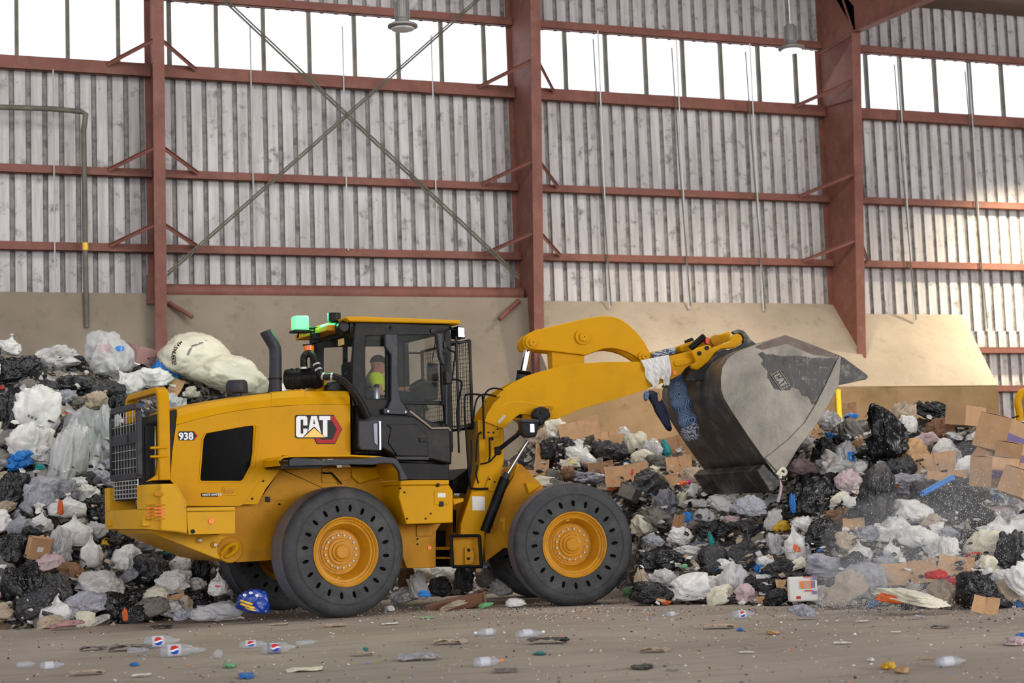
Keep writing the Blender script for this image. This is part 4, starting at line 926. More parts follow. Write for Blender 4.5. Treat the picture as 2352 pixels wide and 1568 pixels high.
q = MB(); c_ = rp(.45, c2, (655, 132))[0]; q.lathe(c_, (0, 0, 1), [(-.02, .06), (.0, .08), (.10, .08), (.105, 0)], 20); q.build('roof_beacon', black_plastic, roof)
q = MB(); q.fbox(RF, *[RF.uz(*c2(x, 200), .3)[0] for x in (560, 650)], .2, .5, RF.uz(*c2(600, 195), .3)[1], RF.uz(*c2(600, 160), .3)[1]); q.build('green_lit_roof_end', green_led, roof, bevel=.01)  # glowing green block stands in for beacon light on the roof end
tube_part(rp(.73, c2, (815, 170), (812, 260), (795, 420), (775, 520), (735, 565)), .007, 'washer_hose', black_paint, cab)

# --- cab interior
q = MB(); us = uc0+.42
q.fbox(RF, us-.12, us+.38, -.24, .24, zfl+.42, zfl+.56); q.fbox(RF, us-.22, us-.06, -.24, .24, zfl+.5, zfl+1.12); q.fbox(RF, us-.05, us+.3, -.18, .18, zfl, zfl+.45); q.build('operator_seat', seat_m, cab, bevel=.04)
q = MB(); q.fbox(RF, us-.05, us+.4, .27, .37, zfl+.6, zfl+.68); q.build('armrest', seat_m, cab, bevel=.03)
c7 = crop(800, 780, 7.126)
sw = RF.uz(*c7(1040, 800), 0); swn = np.array(RF.f)*.62-np.array([0, 0, 1.])*-.78; swn = -np.array(RF.f)*.6+np.array([0, 0, .8])
q = MB(); cc = RF.w(sw[0], .0, sw[1]); X = RF.n; Y = np.cross(swn, X)
q.tube([cc+.19*(X*math.cos(a)+Y*math.sin(a)) for a in np.linspace(0, 2*math.pi, 33)], .018, 8); q.tube([cc-.18*X, cc+.18*X], .018, 6); q.tube([cc, cc-swn*.35], .03, 8); q.build('steering_wheel', seat_m, cab)
q = MB(); q.prism(RF, contour(RF, 0, c7, [(1200, 690), (1420, 700), (1420, 990), (1190, 990), (1150, 1300), (950, 1300), (960, 1020)]), -.2, .1); q.build('console', seat_m, cab, bevel=.02)

# --- front frame
fa = plate(FF, -.45, .5, c4, [(160, 290), (205, 300), (325, 345), (332, 400), (330, 560), (305, 665), (345, 690), (270, 800), (235, 850), (205, 1040), (195, 1210), (50, 1212), (50, 960), (155, 645), (172, 560)], 'loader_tower', yellow, LD, .012)
fb = plate(FF, -.4, .42, c4, [(400, 590), (440, 575), (570, 708), (640, 800), (700, 960), (700, 1150), (330, 1115), (207, 1208), (200, 1050), (262, 880)], 'front_frame', yellow_shaded_dusty, LD, .012)
plate(FF, .42, .46, c4, [(470, 695), (560, 712), (490, 768)], 'gusset', yellow, fb, .004)
plate(FF, .5, .52, c4, [(205, 303), (305, 308), (302, 402), (205, 400)], 'junction_box', yellow, fa, .006)
for x, y in ((230, 372), (262, 373), (260, 322), (288, 350)): disc(FF, .52, c4, x, y, .011, 'bolt', black_paint, fa)
disc(FF, .5, c4, 253, 412, .02, 'plug', black_paint, fa)
plate(FF, .5, .53, c4, [(235, 650), (335, 695), (310, 760), (205, 740)], 'cover_plate', yellow, fa, .006)
for x, y in ((236, 672), (270, 690)): disc(FF, .53, c4, x, y, .011, 'bolt', black_paint, fa)
plate(FF, .5, .505, c4, [(124, 782), (207, 784), (207, 873), (126, 873)], 'diagram_sticker', white_label, fa, 0)
plate(FF, .5, .6, c4, [(418, 570), (430, 577), (285, 845), (268, 880), (268, 990), (262, 985), (262, 870), (385, 660)], 'hose_guard', yellow, fa, .004)
plate(FF, .42, .424, c4, [(305, 922), (335, 920), (333, 1003), (323, 1003), (321, 945), (306, 946)], 'paint_scuff', yellow_pale, fb, 0)
def fp(v, cr, *pts): return [FF.w(FF.uz(*cr(x, y), v)[0], v, FF.uz(*cr(x, y), v)[1]) for x, y in pts]
# lift cylinder
q = MB(); a, b_, c_ = fp(.62, c4, (205, 1010), (335, 665), (482, 425)); q.tube([a, b_], .062, 16); lc = q.build('lift_cylinder', black_paint, LD)
q = MB(); q.tube([b_, c_], .026, 14); q.build('cylinder_rod', chrome, lc)
q = MB(); q.tube([b_-(c_-b_)*.02, b_+(c_-b_)*.12], .045, 14); q.build('cylinder_gland', grey_plastic, lc)
plate(FF, .54, .7, c4, [(513, 245), (540, 212), (575, 203), (608, 215), (630, 250), (628, 275), (600, 290), (585, 320), (555, 335), (545, 285), (515, 280)], 'cylinder_eye', black_plastic, lc, .02)
disc(FF, .7, c4, 573, 243, .022, 'pin', hole_black, lc)
# headlight
hl = plate(FF, .75, .95, c4, [(436, 300), (553, 302), (550, 350), (535, 400), (475, 405), (445, 380)], 'headlight', black_plastic, LD, .012)
plate(FF, .72, .98, c4, [(436, 284), (556, 288), (555, 308), (436, 305)], 'light_visor', grey_plastic, hl, .006)
plate(FF, .95, .965, c4, [(499, 318), (524, 318), (525, 370), (500, 370)], 'light_lens', led, hl, .003)
tube_part(fp(.7, c4, (285, 490), (415, 388), (440, 350)), .028, 'light_arm', black_paint, hl, sm=False)
plate(FF, .66, .74, c4, [(272, 465), (300, 458), (315, 500), (305, 518), (275, 515)], 'arm_clamp', black_paint, hl, .008)
# hoses behind the cab
for k, pts in enumerate((((132, 300), (150, 170), (195, 128), (280, 140)), ((190, 215), (210, 120), (260, 88), (320, 98)), ((175, 575), (235, 560), (290, 500)), ((150, 560), (160, 400), (185, 370)), ((165, 700), (150, 640), (160, 580)), ((110, 640), (120, 560), (118, 420)), ((235, 405), (238, 520), (230, 560)))):
    tube_part(fp(.55+.03*(k % 3), c4, *pts), .011, 'hydraulic_hose', black_paint, LD)
plate(RF, -.3, .5, c4, [(0, 680), (105, 600), (115, 760), (0, 765)], 'hitch_block', black_paint, LD, .01)
plate(RF, -.3, .5, c3, [(1640, 430), (1720, 460), (1790, 450), (1760, 560), (1700, 760), (1640, 900)], 'hitch_casting', yellow_shaded_dusty, LD, .01)
plate(RF, -.4, .3, c3, [(1500, 740), (1640, 740), (1640, 1050), (1500, 1050)], 'articulation_joint', black_paint, LD, .01)
plate(RF, .4, .6, c3, [(1500, 880), (1630, 880), (1630, 905), (1500, 905)], 'joint_plate', yellow_shaded_dusty, LD, .004)
plate(RF, .4, .6, c3, [(1500, 965), (1630, 965), (1630, 982), (1500, 982)], 'joint_plate', yellow_shaded_dusty, LD, .004)
stp = plate(FF, .4, .62, c3, [(1640, 795), (1865, 800), (1880, 1040), (1640, 1040)], 'step_box', yellow_shaded_dusty, LD, .01)
q = MB()
for a, b_ in (((1620, 785), (1875, 783)), ((1870, 783), (1888, 1045)), ((1640, 1050), (1900, 1050)), ((1628, 790), (1640, 1055))):
    p0, p1 = fp(.72, c3, a, b_); q.tube([p0, p1], .022, 6)
q.build('step_frame', black_paint, stp)
plate(FF, .62, .66, c3, [(1745, 890), (1770, 875), (1800, 878), (1828, 950), (1822, 1010), (1800, 1030), (1745, 1030)], 'keyhole_bracket', yellow_shaded_dusty, stp, .006)
disc(FF, .66, c3, 1780, 906, .02, 'bolt', black_paint, stp); disc(FF, .66, c3, 1778, 980, .018, 'bolt', black_paint, stp)
tube_part(fp(.3, c3, (1655, 760), (1660, 560)), .02, 'steering_cylinder', black_paint, LD, sm=False)

# --- lift arms, tilt lever, coupler
VA = .56
up = [c4(205, 300), c4(222, 250), c4(262, 185), c4(305, 140)]+[c5(*p) for p in ((0, 775), (75, 697), (160, 645), (250, 600), (350, 568), (450, 540), (580, 512), (700, 495), (900, 481), (1100, 480), (1220, 480), (1300, 462), (1470, 428), (1650, 385), (1690, 372), (1720, 400), (1700, 450), (1680, 480), (1600, 530), (1560, 582), (1490, 620), (1400, 660), (1240, 718), (1100, 765), (1000, 798), (850, 838), (700, 880), (600, 925), (520, 960), (460, 962), (330, 962), (270, 925), (200, 920), (150, 955), (60, 1048))]+[c4(325, 348)]
ac_ = rawcontour(FF, VA, up)
for s in (1, -1):
    q = MB(); q.prism(FF, ac_, s*VA-s*.09, s*VA); ar = q.build('lift_arm', yellow, LD, bevel=.01)
    if s > 0:
        arm = ar
        plate(FF, VA-.02, VA+.02, c5, [(430, 845), (470, 842), (495, 870), (495, 905), (460, 952), (420, 950), (400, 900)], 'arm_boss', yellow, ar, .006)
        disc(FF, VA+.02, c5, 457, 870, .032, 'boss_hole', yellow_shaded_dusty, ar)
        disc(FF, VA, c5, 1508, 574, .03, 'side_reflector', orange_lens, ar)
        plate(FF, VA, VA+.006, c5, [(8, 985), (65, 925), (82, 940), (25, 1005)], 'arm_label', simple('grey_label', (170, 165, 155), .5), ar, 0)
        tube_part(fp(VA, c5, *[(0, 890), (60, 845), (150, 822), (260, 826), (350, 850), (430, 848)]), .006, 'weld_line', yellow_pale, ar)
        plate(FF, VA, VA+.02, c5, [(1500, 480), (1540, 455), (1660, 450), (1665, 480), (1600, 505), (1530, 520), (1505, 510)], 'arm_stiffener', yellow, ar, .01)
# cross tube between arms
q = MB(); u_, z_ = FF.uz(*c5(620, 640), VA); cyl(FF, u_, z_, -VA, VA-.05, .16, q, 28); q.build('cross_tube', yellow, LD)
# tilt lever
tl = [(222, 330), (225, 290), (262, 245), (330, 213), (480, 178), (600, 150), (740, 118), (880, 95), (980, 98), (1040, 115), (1110, 160), (1190, 235), (1250, 315), (1290, 390), (1308, 430), (1295, 458), (1262, 470), (1222, 466), (1190, 445), (1160, 425), (1100, 395), (1040, 376), (970, 364), (910, 368), (840, 392), (750, 425), (715, 418), (460, 388), (330, 378), (240, 373)]
tc_ = contour(FF, .2, c5, tl)
for s in (1, -1):
    q = MB(); q.prism(FF, tc_, s*.2-s*.06, s*.2); lv = q.build('tilt_lever', yellow, LD, bevel=.008)
    if s > 0:
        for x, y, r in ((312, 315, .082), (745, 268, .10), (1262, 435, .075)):
            a = disc(FF, .2, c5, x-12, y, r, 'pin_boss', yellow, lv, .03); disc(FF, .24, c5, x, y, r*.62, 'pin', yellow, lv, .012); disc(FF, .25, c5, x, y, .008, 'grease_nipple', hole_black, lv, .004)
plate(FF, -.14, .14, c5, [(465, 385), (745, 420), (738, 640), (478, 640)], 'lever_post', yellow, LD, .01)
q = MB(); a, b_ = fp(.0, c5, (275, 320), (232, 560)); c_ = b_+(b_-a)*1.6; q.tube([b_, c_], .085, 18); tcy = q.build('tilt_cylinder', grey_plastic, LD)
q = MB(); q.tube([a, b_], .052, 18); q.build('cylinder_rod', chrome, tcy)
tube_part(fp(.1, c5, (175, 565), (290, 575)), .02, 'hose_end', black_paint, tcy, sm=False)
# link from lever to coupler and coupler body
lk = [(1262, 400), (1300, 400), (1560, 345), (1700, 335), (1700, 380), (1560, 400), (1290, 470)]
q = MB(); q.prism(FF, contour(FF, .1, c5, lk), -.08, .08); q.build('tilt_link', yellow, LD, bevel=.008)
cp1 = [(1550, 345), (1650, 325), (1660, 300), (1790, 290), (1840, 262), (1920, 238), (1965, 222), (1980, 245), (1975, 300), (1900, 330), (1830, 350), (1700, 390), (1560, 395)]
q = MB(); q.prism(FF, contour(FF, .3, c5, cp1), -.5, .3); cpl = q.build('quick_coupler', yellow, LD, bevel=.012)
cp2 = [(1650, 400), (1685, 368), (1780, 335), (1815, 350), (1825, 375), (1880, 340), (1980, 305), (2000, 258), (2030, 240), (2065, 250), (2082, 285), (2070, 320), (2030, 352), (2008, 362), (1900, 372), (1850, 400), (1800, 470), (1745, 520), (1700, 550), (1655, 535), (1650, 500), (1690, 485), (1668, 440)]
for s in (.66, -.5):
    q = MB(); q.prism(FF, contour(FF, .66, c5, cp2), s-.1, s); q.build('coupler_bracket', yellow, cpl, bevel=.015)
disc(FF, .66, c5, 1715, 408, .028, 'pin_hole', hole_black, cpl); disc(FF, .66, c5, 1778, 362, .028, 'pin_hole', black_paint, cpl); disc(FF, .3, c5, 1860, 300, .075, 'pin', yellow_shaded_dusty, cpl, .04)
q = MB(); a, b_ = fp(.4, c5, (1640, 365), (1755, 265)); q.tube([a, b_], .042, 12); q.build('lock_cylinder', black_paint, cpl)
plate(FF, .35, .45, c5, [(1765, 280), (1795, 272), (1798, 335), (1768, 325)], 'lock_plate', red_paint, cpl, .006)
q = MB(); a, b_ = fp(-.3, c5, (1600, 325), (1660, 300)); q.tube([a, b_], .042, 12); q.build('lock_cylinder', black_paint, cpl)

# --- bucket
VB = 1.32
sec = [(1190, 1300), (1070, 1130), (950, 960), (830, 780), (760, 665), (738, 600), (735, 500), (748, 420), (790, 350), (850, 305), (930, 270), (1060, 225), (1240, 165), (1450, 240), (1660, 325)]
so = contour(FF, VB, c6, sec)
cen = np.mean(np.array(so), 0)
def inset(pl, d):
    out = []; n = len(pl)
    for i, p in enumerate(pl):
        a = np.array(pl[max(i-1, 0)]); b_ = np.array(pl[min(i+1, n-1)]); t = (b_-a)/np.linalg.norm(b_-a); nn = np.array([-t[1], t[0]]); q_ = np.array(p)
        if (cen-q_)@nn < 0: nn = -nn
        out.append(tuple(q_+nn*d))
    return out
q = MB(); si = inset(so, .035); q.prism(FF, so+si[::-1], -VB, VB-.002)
bk = q.build('bucket', bucket_shell_m, LD, bevel=.006, sharp=40)
side = so+[FF.uz(*c6(1650, 420), VB), FF.uz(*c6(1600, 560), VB), FF.uz(*c6(1500, 800), VB), FF.uz(*c6(1350, 1040), VB)]
for s in (1, -1):
    q = MB(); q.prism(FF, side, s*VB-s*.03, s*VB); sp = q.build('side_plate', bucket_steel, bk, bevel=.004)
    q = MB(); strip = [(1662, 325), (1672, 330), (1655, 560), (1560, 740), (1470, 880), (1330, 1060), (1190, 1255), (1075, 1130), (1130, 1090), (1260, 985), (1390, 850), (1480, 700), (1560, 540), (1630, 390)]
    q.prism(FF, contour(FF, VB, c6, strip), s*VB if s > 0 else -VB-.02, s*VB+s*.02); q.build('side_wear_strip', bucket_steel, sp, bevel=.004)
# spill guard tip
tip = [(1660, 325), (1700, 345), (1885, 482), (1888, 498), (1870, 515), (1650, 562)]
for s in (1, -1):
    q = MB(); q.prism(FF, contour(FF, VB, c6, tip), s*VB-s*.03, s*VB); q.build('corner_tooth', bucket_dark, bk, bevel=.005)
q = MB(); lip = contour(FF, VB, c6, [(1655, 322), (1700, 345), (1888, 485), (1888, 500), (1690, 372), (1650, 345)]); q.prism(FF, lip, -VB, VB-.03); q.build('spill_guard', bucket_dark, bk, bevel=.004)
# cutting edge and heel wear plates
edge = [(1066, 1178), (1196, 1306), (1188, 1345), (1135, 1402), (1112, 1385), (1012, 1228)]
q = MB(); q.prism(FF, contour(FF, VB, c6, edge), -VB, VB+.02); q.build('cutting_edge', bucket_dark, bk, bevel=.01)
heel = [(738, 470), (715, 470), (560, 575), (640, 690), (770, 680)]
q = MB(); hs_ = contour(FF, VB, c6, [(742, 440), (700, 480), (640, 560), (690, 720), (770, 700), (736, 600)]); 
# dark scuffed patch plate with the cast emblem
def embr(a, b_): return FF.uz(*c6(1199+a*78+b_*-66, 521+a*112+b_*38), VB)
def emb(x, y): return embr((x-485)/340, (y-975)/230)
o1 = [embr(a, b_) for a, b_ in ((-.54, -.54), (.54, -.54), (.54, .54), (-.54, .54))]; o2 = [embr(a, b_) for a, b_ in ((-.48, -.46), (.48, -.46), (.48, .46), (-.48, .46))]
q = MB(); q.prism(FF, o1, VB, VB+.014, [o2]); eb = q.build('cast_emblem', bucket_steel, bk, bevel=.002)
q = MB(); q.prism(FF, o2, VB, VB+.002); q.build('emblem_field', bucket_dark, eb)
for L_ in ([(347, 905), (362, 889), (425, 889), (438, 903), (438, 950), (405, 950), (405, 918), (384, 918), (384, 1030), (405, 1030), (405, 1000), (438, 1000), (438, 1045), (425, 1060), (360, 1060), (347, 1045)],
           [(468, 889), (514, 889), (545, 1060), (510, 1060), (492, 1000), (474, 1060), (440, 1060)], [(532, 889), (622, 889), (622, 922), (598, 922), (598, 1060), (562, 1060), (562, 922), (532, 922)]):
    q = MB(); q.prism(FF, [emb(*p) for p in L_], VB, VB+.012); q.build('emblem_letter', bucket_steel, eb)
pt = [(1018, 312), (1060, 300), (1095, 322), (1150, 318), (1230, 335), (1330, 330), (1440, 345), (1560, 348), (1640, 345), (1632, 400), (1600, 470), (1575, 540), (1530, 620), (1500, 690), (1450, 715), (1420, 650), (1370, 640), (1345, 590), (1290, 575), (1270, 600), (1200, 600), (1150, 590), (1120, 520), (1095, 505), (1100, 450), (1050, 400), (1060, 360)]
bz = random.Random(5); pts_ = []
for i, (x, y) in enumerate(pt):
    nx, ny = pt[(i+1) % len(pt)]
    for k in range(5): t_ = k/5; pts_.append((x+(nx-x)*t_+bz.uniform(-4, 4), y+(ny-y)*t_+bz.uniform(-4, 4)))
m, nt, b = new_mat('dark_scratched_bucket_paint'); v = coords(nt)
s1 = noise(nt, coords(nt, scale=(30, 30, 2)), 1.5, 5, .7, 2.2); s2 = noise(nt, v, 9, 8, .75, .6)
cc1 = mix(nt, ramp(nt, s1, [(.6, (0, 0, 0)), (.66, (.8,)*3)]), lin((50, 47, 46)), lin((136, 128, 116)))
nt.links.new(mix(nt, ramp(nt, s2, [(.56, (0, 0, 0)), (.64, (.9,)*3)]), cc1, lin((140, 132, 120))), b.inputs['Base Color']); b.inputs['Roughness'].default_value = .5
nt.links.new(ramp(nt, noise(nt, v, 3.2, 9, .72, .4), [(.36, (0, 0, 0)), (.44, (1, 1, 1))]), b.inputs['Alpha'])
q = MB(); q.prism(FF, contour(FF, VB, c6, pts_), VB, VB+.0015, fill=True); q.build('worn_paint_patch', m, bk)
tz = [(1000, 262), (1060, 230), (1240, 170), (1450, 244), (1655, 326), (1630, 345), (1450, 320), (1250, 235), (1150, 262), (1060, 285)]
q = MB(); q.prism(FF, contour(FF, VB, c6, tz), VB, VB+.0012); q.build('rusty_top_band', simple('rusty_brown_steel', (104, 88, 78), .6, var=.3, vs=6, dirt=(60, 52, 48), dirt_amt=.7, dirt_scale=4), bk)
# hook ears on the bucket back
ear = [(1995, 225), (2040, 205), (2085, 215), (2115, 245), (2150, 295), (2205, 335), (2120, 380), (2010, 440), (1900, 470), (1760, 560), (1600, 600), (1640, 640), (1760, 520), (1850, 410), (2030, 355), (2082, 320), (2085, 275), (2060, 240), (2010, 245)]
ear = [(1995, 225), (2040, 205), (2085, 215), (2115, 245), (2150, 295), (2205, 335), (2150, 380), (2010, 450), (1900, 520), (1740, 640), (1600, 640), (1660, 545), (1745, 525), (1850, 408), (2030, 358), (2085, 322), (2088, 275), (2060, 240), (2010, 245)]
for v_ in (.58, -.5):
    q = MB(); q.prism(FF, contour(FF, .58, c5, ear), v_-.08, v_); q.build('hook_ear', bucket_dark, bk, bevel=.006)
plate(FF, .3, VB-.25, c6, [(480, 570), (560, 480), (600, 500), (620, 560), (780, 800), (700, 790), (600, 720)], 'heel_plate', bucket_shell_m, bk, .01) if 0 else None

# --- the operator
def skin_mesh(verts, edges, radii, root=0, levels=2):
    me = bpy.data.meshes.new('s'); me.from_pydata([tuple(map(float, v)) for v in verts], edges, [])
    o = bpy.data.objects.new('s', me); COL.objects.link(o); md = o.modifiers.new('skin', 'SKIN'); md.use_smooth_shade = True
    for i, r in enumerate(radii):
        sv = me.skin_vertices[0].data[i]; sv.radius = (r, r) if not isinstance(r, tuple) else r; sv.use_root = (i == root)
    sd = o.modifiers.new('sub', 'SUBSURF'); sd.levels = levels
    dg = bpy.context.evaluated_depsgraph_get(); dg.update(); out = bpy.data.meshes.new_from_object(o.evaluated_get(dg)); bpy.data.objects.remove(o)
    vs = [tuple(v.co) for v in out.vertices]; fs = [tuple(p.vertices) for p in out.polygons]; return vs, fs
def H(x, y, v): u_, z_ = RF.uz(*c7(x, y), v); return RF.w(u_, v, z_)
seat_p = RF.w(us+.02, 0, zfl+.62)
OP = empty('person', RF.w(us, 0, zfl+.56), 'seated operator in a lime hi-vis shirt and dark cap inside the loader cab', 'person')
chest = H(430, 680, .0); waist = H(420, 900, 0); neck = H(420, 545, 0); headc = H(480, 420, 0)
shR = H(440, 620, .2); shL = H(440, 620, -.2); elR = H(520, 900, .27); elL = H(640, 850, -.26); wrR = H(830, 930, .2); wrL = H(930, 800, -.14)
hip = RF.w(us+.02, 0, zfl+.64); hR = hip+RF.n*.1; hL = hip-RF.n*.1; kR = hip+RF.f*.45+RF.n*.16+np.array([0, 0, .04]); kL = hip+RF.f*.45-RF.n*.16+np.array([0, 0, .04])
fR = kR+RF.f*.14-np.array([0, 0, .42]); fL = kL+RF.f*.16-np.array([0, 0, .42])
V_ = [hip, waist, chest, neck, headc, shR, elR, wrR, shL, elL, wrL, hR, kR, fR, hL, kL, fL, fR+RF.f*.14, fL+RF.f*.14]
E2 = [(0, 1), (1, 2), (2, 3), (3, 4), (2, 5), (5, 6), (6, 7), (2, 8), (8, 9), (9, 10), (0, 11), (11, 12), (12, 13), (0, 14), (14, 15), (15, 16), (13, 17), (16, 18)]
R2 = [.15, .145, .15, .062, .06, .075, .05, .034, .075, .05, .034, .1, .075, .05, .1, .075, .05, .04, .04]
bv, bf = skin_mesh(V_, E2, R2)
body = MB(); body.add(bv, bf)
# head with brow, nose, lips, chin and ears, looking along the machine
hv = []; nA, nB = 28, 20
for j in range(nB+1):
    th = math.pi*j/nB
    for i in range(nA):
        ph = 2*math.pi*i/nA; x = math.sin(th)*math.cos(ph); y = math.sin(th)*math.sin(ph); z = math.cos(th)
        fx, fy, fz = .098*x, .077*y, .122*z
        if z < 0: fx *= 1-.18*(-z)*(1 if x < 0 else .3); fy *= 1-.25*(-z)
        if x > .6:
            fx += .026*math.exp(-((y/.16)**2+((z+.12)/.16)**2)) + .010*math.exp(-((y/.5)**2+((z-.28)/.1)**2)) - .008*math.exp(-(((abs(y)-.38)/.15)**2+((z-.08)/.13)**2)) + .008*math.exp(-((y/.3)**2+((z+.48)/.08)**2)) + .010*math.exp(-((y/.35)**2+((z+.82)/.14)**2))
        if abs(y) > .85 and abs(x) < .3: fy += math.copysign(.014, y)*math.exp(-(((x+.05)/.16)**2+((z+.05)/.28)**2))
        hv.append(headc+RF.f*(fx+.01)+RF.n*fy+np.array([0, 0, fz]))
hf = [(j*nA+i, j*nA+(i+1) % nA, (j+1)*nA+(i+1) % nA, (j+1)*nA+i) for j in range(nB) for i in range(nA)]
body.add(hv, hf); body.build('body', skin, OP, sharp=180)
sv_, sf_ = skin_mesh([hip+[0, 0, .02], waist, chest, neck-[0, 0, .035], shR, shR+(elR-shR)*.72, shL, shL+(elL-shL)*.72], [(0, 1), (1, 2), (2, 3), (2, 4), (4, 5), (2, 6), (6, 7)], [.17, .17, .175, .085, .1, .075, .1, .075])
q = MB(); q.add(sv_, sf_); q.build('hi_vis_shirt', hivis, OP, sharp=180)
sv_, sf_ = skin_mesh([hip, hR, kR, fR, hL, kL, fL], [(0, 1), (1, 2), (2, 3), (0, 4), (4, 5), (5, 6)], [.16, .12, .09, .065, .12, .09, .065])
q = MB(); q.add(sv_, sf_); q.build('trousers', pants_m, OP, sharp=180)
q = MB(); cvs = []
for j in range(9):
    th = math.pi/2*j/8
    for i in range(24):
        ph = 2*math.pi*i/24; cvs.append(headc+RF.f*(.108*math.sin(th)*math.cos(ph)+.008)+RF.n*(.088*math.sin(th)*math.sin(ph))+np.array([0, 0, .035+.1*math.cos(th)]))
q.add(cvs, [(j*24+i, j*24+(i+1) % 24, (j+1)*24+(i+1) % 24, (j+1)*24+i) for j in range(8) for i in range(24)])
br = []
for k in range(9):
    a = -math.pi/2*.8+math.pi*.8*k/8; br += [headc+RF.f*(.10*math.cos(a)+.005)+RF.n*(.085*math.sin(a))+np.array([0, 0, .04]), headc+RF.f*(.10*math.cos(a)+.075*math.cos(a*1.05)+.005)+RF.n*(.075*math.sin(a))+np.array([0, 0, .028])]
k_ = len(q.v); q.add(br+[p-np.array([0, 0, .006]) for p in br], [(2*i, 2*i+1, 2*i+3, 2*i+2) for i in range(8)]+[(18+2*i, 18+2*i+2, 18+2*i+3, 18+2*i+1) for i in range(8)]+[(2*i+1, 18+2*i+1, 18+2*i+3, 2*i+3) for i in range(8)])
q.build('cap', cap_m, OP, sharp=50)
q = MB()
for s in (1, -1):
    c_ = headc+RF.f*.096+RF.n*(.034*s)+np.array([0, 0, .012]); q.tube([c_+.022*(RF.n*math.cos(a)+np.array([0, 0, 1])*math.sin(a)) for a in np.linspace(0, 2*math.pi, 13)], .003, 5)
    q.tube([c_+RF.n*.022*s, headc+RF.n*.08*s+np.array([0, 0, .01]), headc-RF.f*.03+RF.n*.083*s+np.array([0, 0, .008])], .003, 5)
q.build('glasses', black_paint, OP)
def glove(wr, d, upv, lat, curl):
    d = np.asarray(d)/np.linalg.norm(d); vs = [wr, wr+d*.05, wr+d*.09]; ed = [(0, 1), (1, 2)]; rd = [.032, .036, .034]
    out = MB(); a, b_ = skin_mesh(vs, ed, rd, 0, 1); out.add(a, b_)
    for k, L in enumerate((.07, .082, .076, .06)):
        b0 = wr+d*.085+lat*(-.03+.02*k); p1 = b0+d*L*.45-upv*.012*curl; p2 = p1+d*L*.3-upv*.028*curl; p3 = p2+d*L*.12-upv*.03*curl
        a, c_ = skin_mesh([b0, p1, p2, p3], [(0, 1), (1, 2), (2, 3)], [.011, .010, .0095, .008], 0, 1); out.add(a, c_)
    b0 = wr+d*.035-lat*.03; p1 = b0+d*.03-lat*.022-upv*.01; p2 = p1+d*.03-lat*.004-upv*.015
    a, c_ = skin_mesh([b0, p1, p2], [(0, 1), (1, 2)], [.014, .011, .009], 0, 1); out.add(a, c_); return out
glove(wrR, H(1000, 960, .15)-wrR, np.array([0, 0, 1.]), RF.n, 1.1).build('right_glove', glove_m, OP, sharp=180)
glove(wrL, cc-wrL+RF.n*-.1, np.array([0, 0, 1.]), RF.n, 1.3).build('left_glove', glove_m, OP, sharp=180)
# drinks bottle by the side window
cb = H(468, 965, .55); bt_ = empty('drink_bottle', cb, 'brushed steel drinks bottle standing inside the cab side window', 'bottle')
hh = H(468, 790, .55)[2]-cb[2]
q = MB(); q.lathe(cb, (0, 0, 1), [(0, .036), (hh, .036), (hh+.01, .03)], 24); q.build('bottle_body', steel_cup, bt_)
q = MB(); q.lathe(cb+[0, 0, hh], (0, 0, 1), [(0, .034), (.035, .034), (.045, .022), (.05, .0)], 24); q.build('bottle_cap', black_plastic, bt_)
q = MB(); q.box(cb-[0, 0, .03], (.3, .2, .05), ax3); q.build('side_shelf', seat_m, cab, bevel=.01)
# ------------------------------------------------------------------ refuse heaps
rng = np.random.default_rng(7); R = random.Random(11)
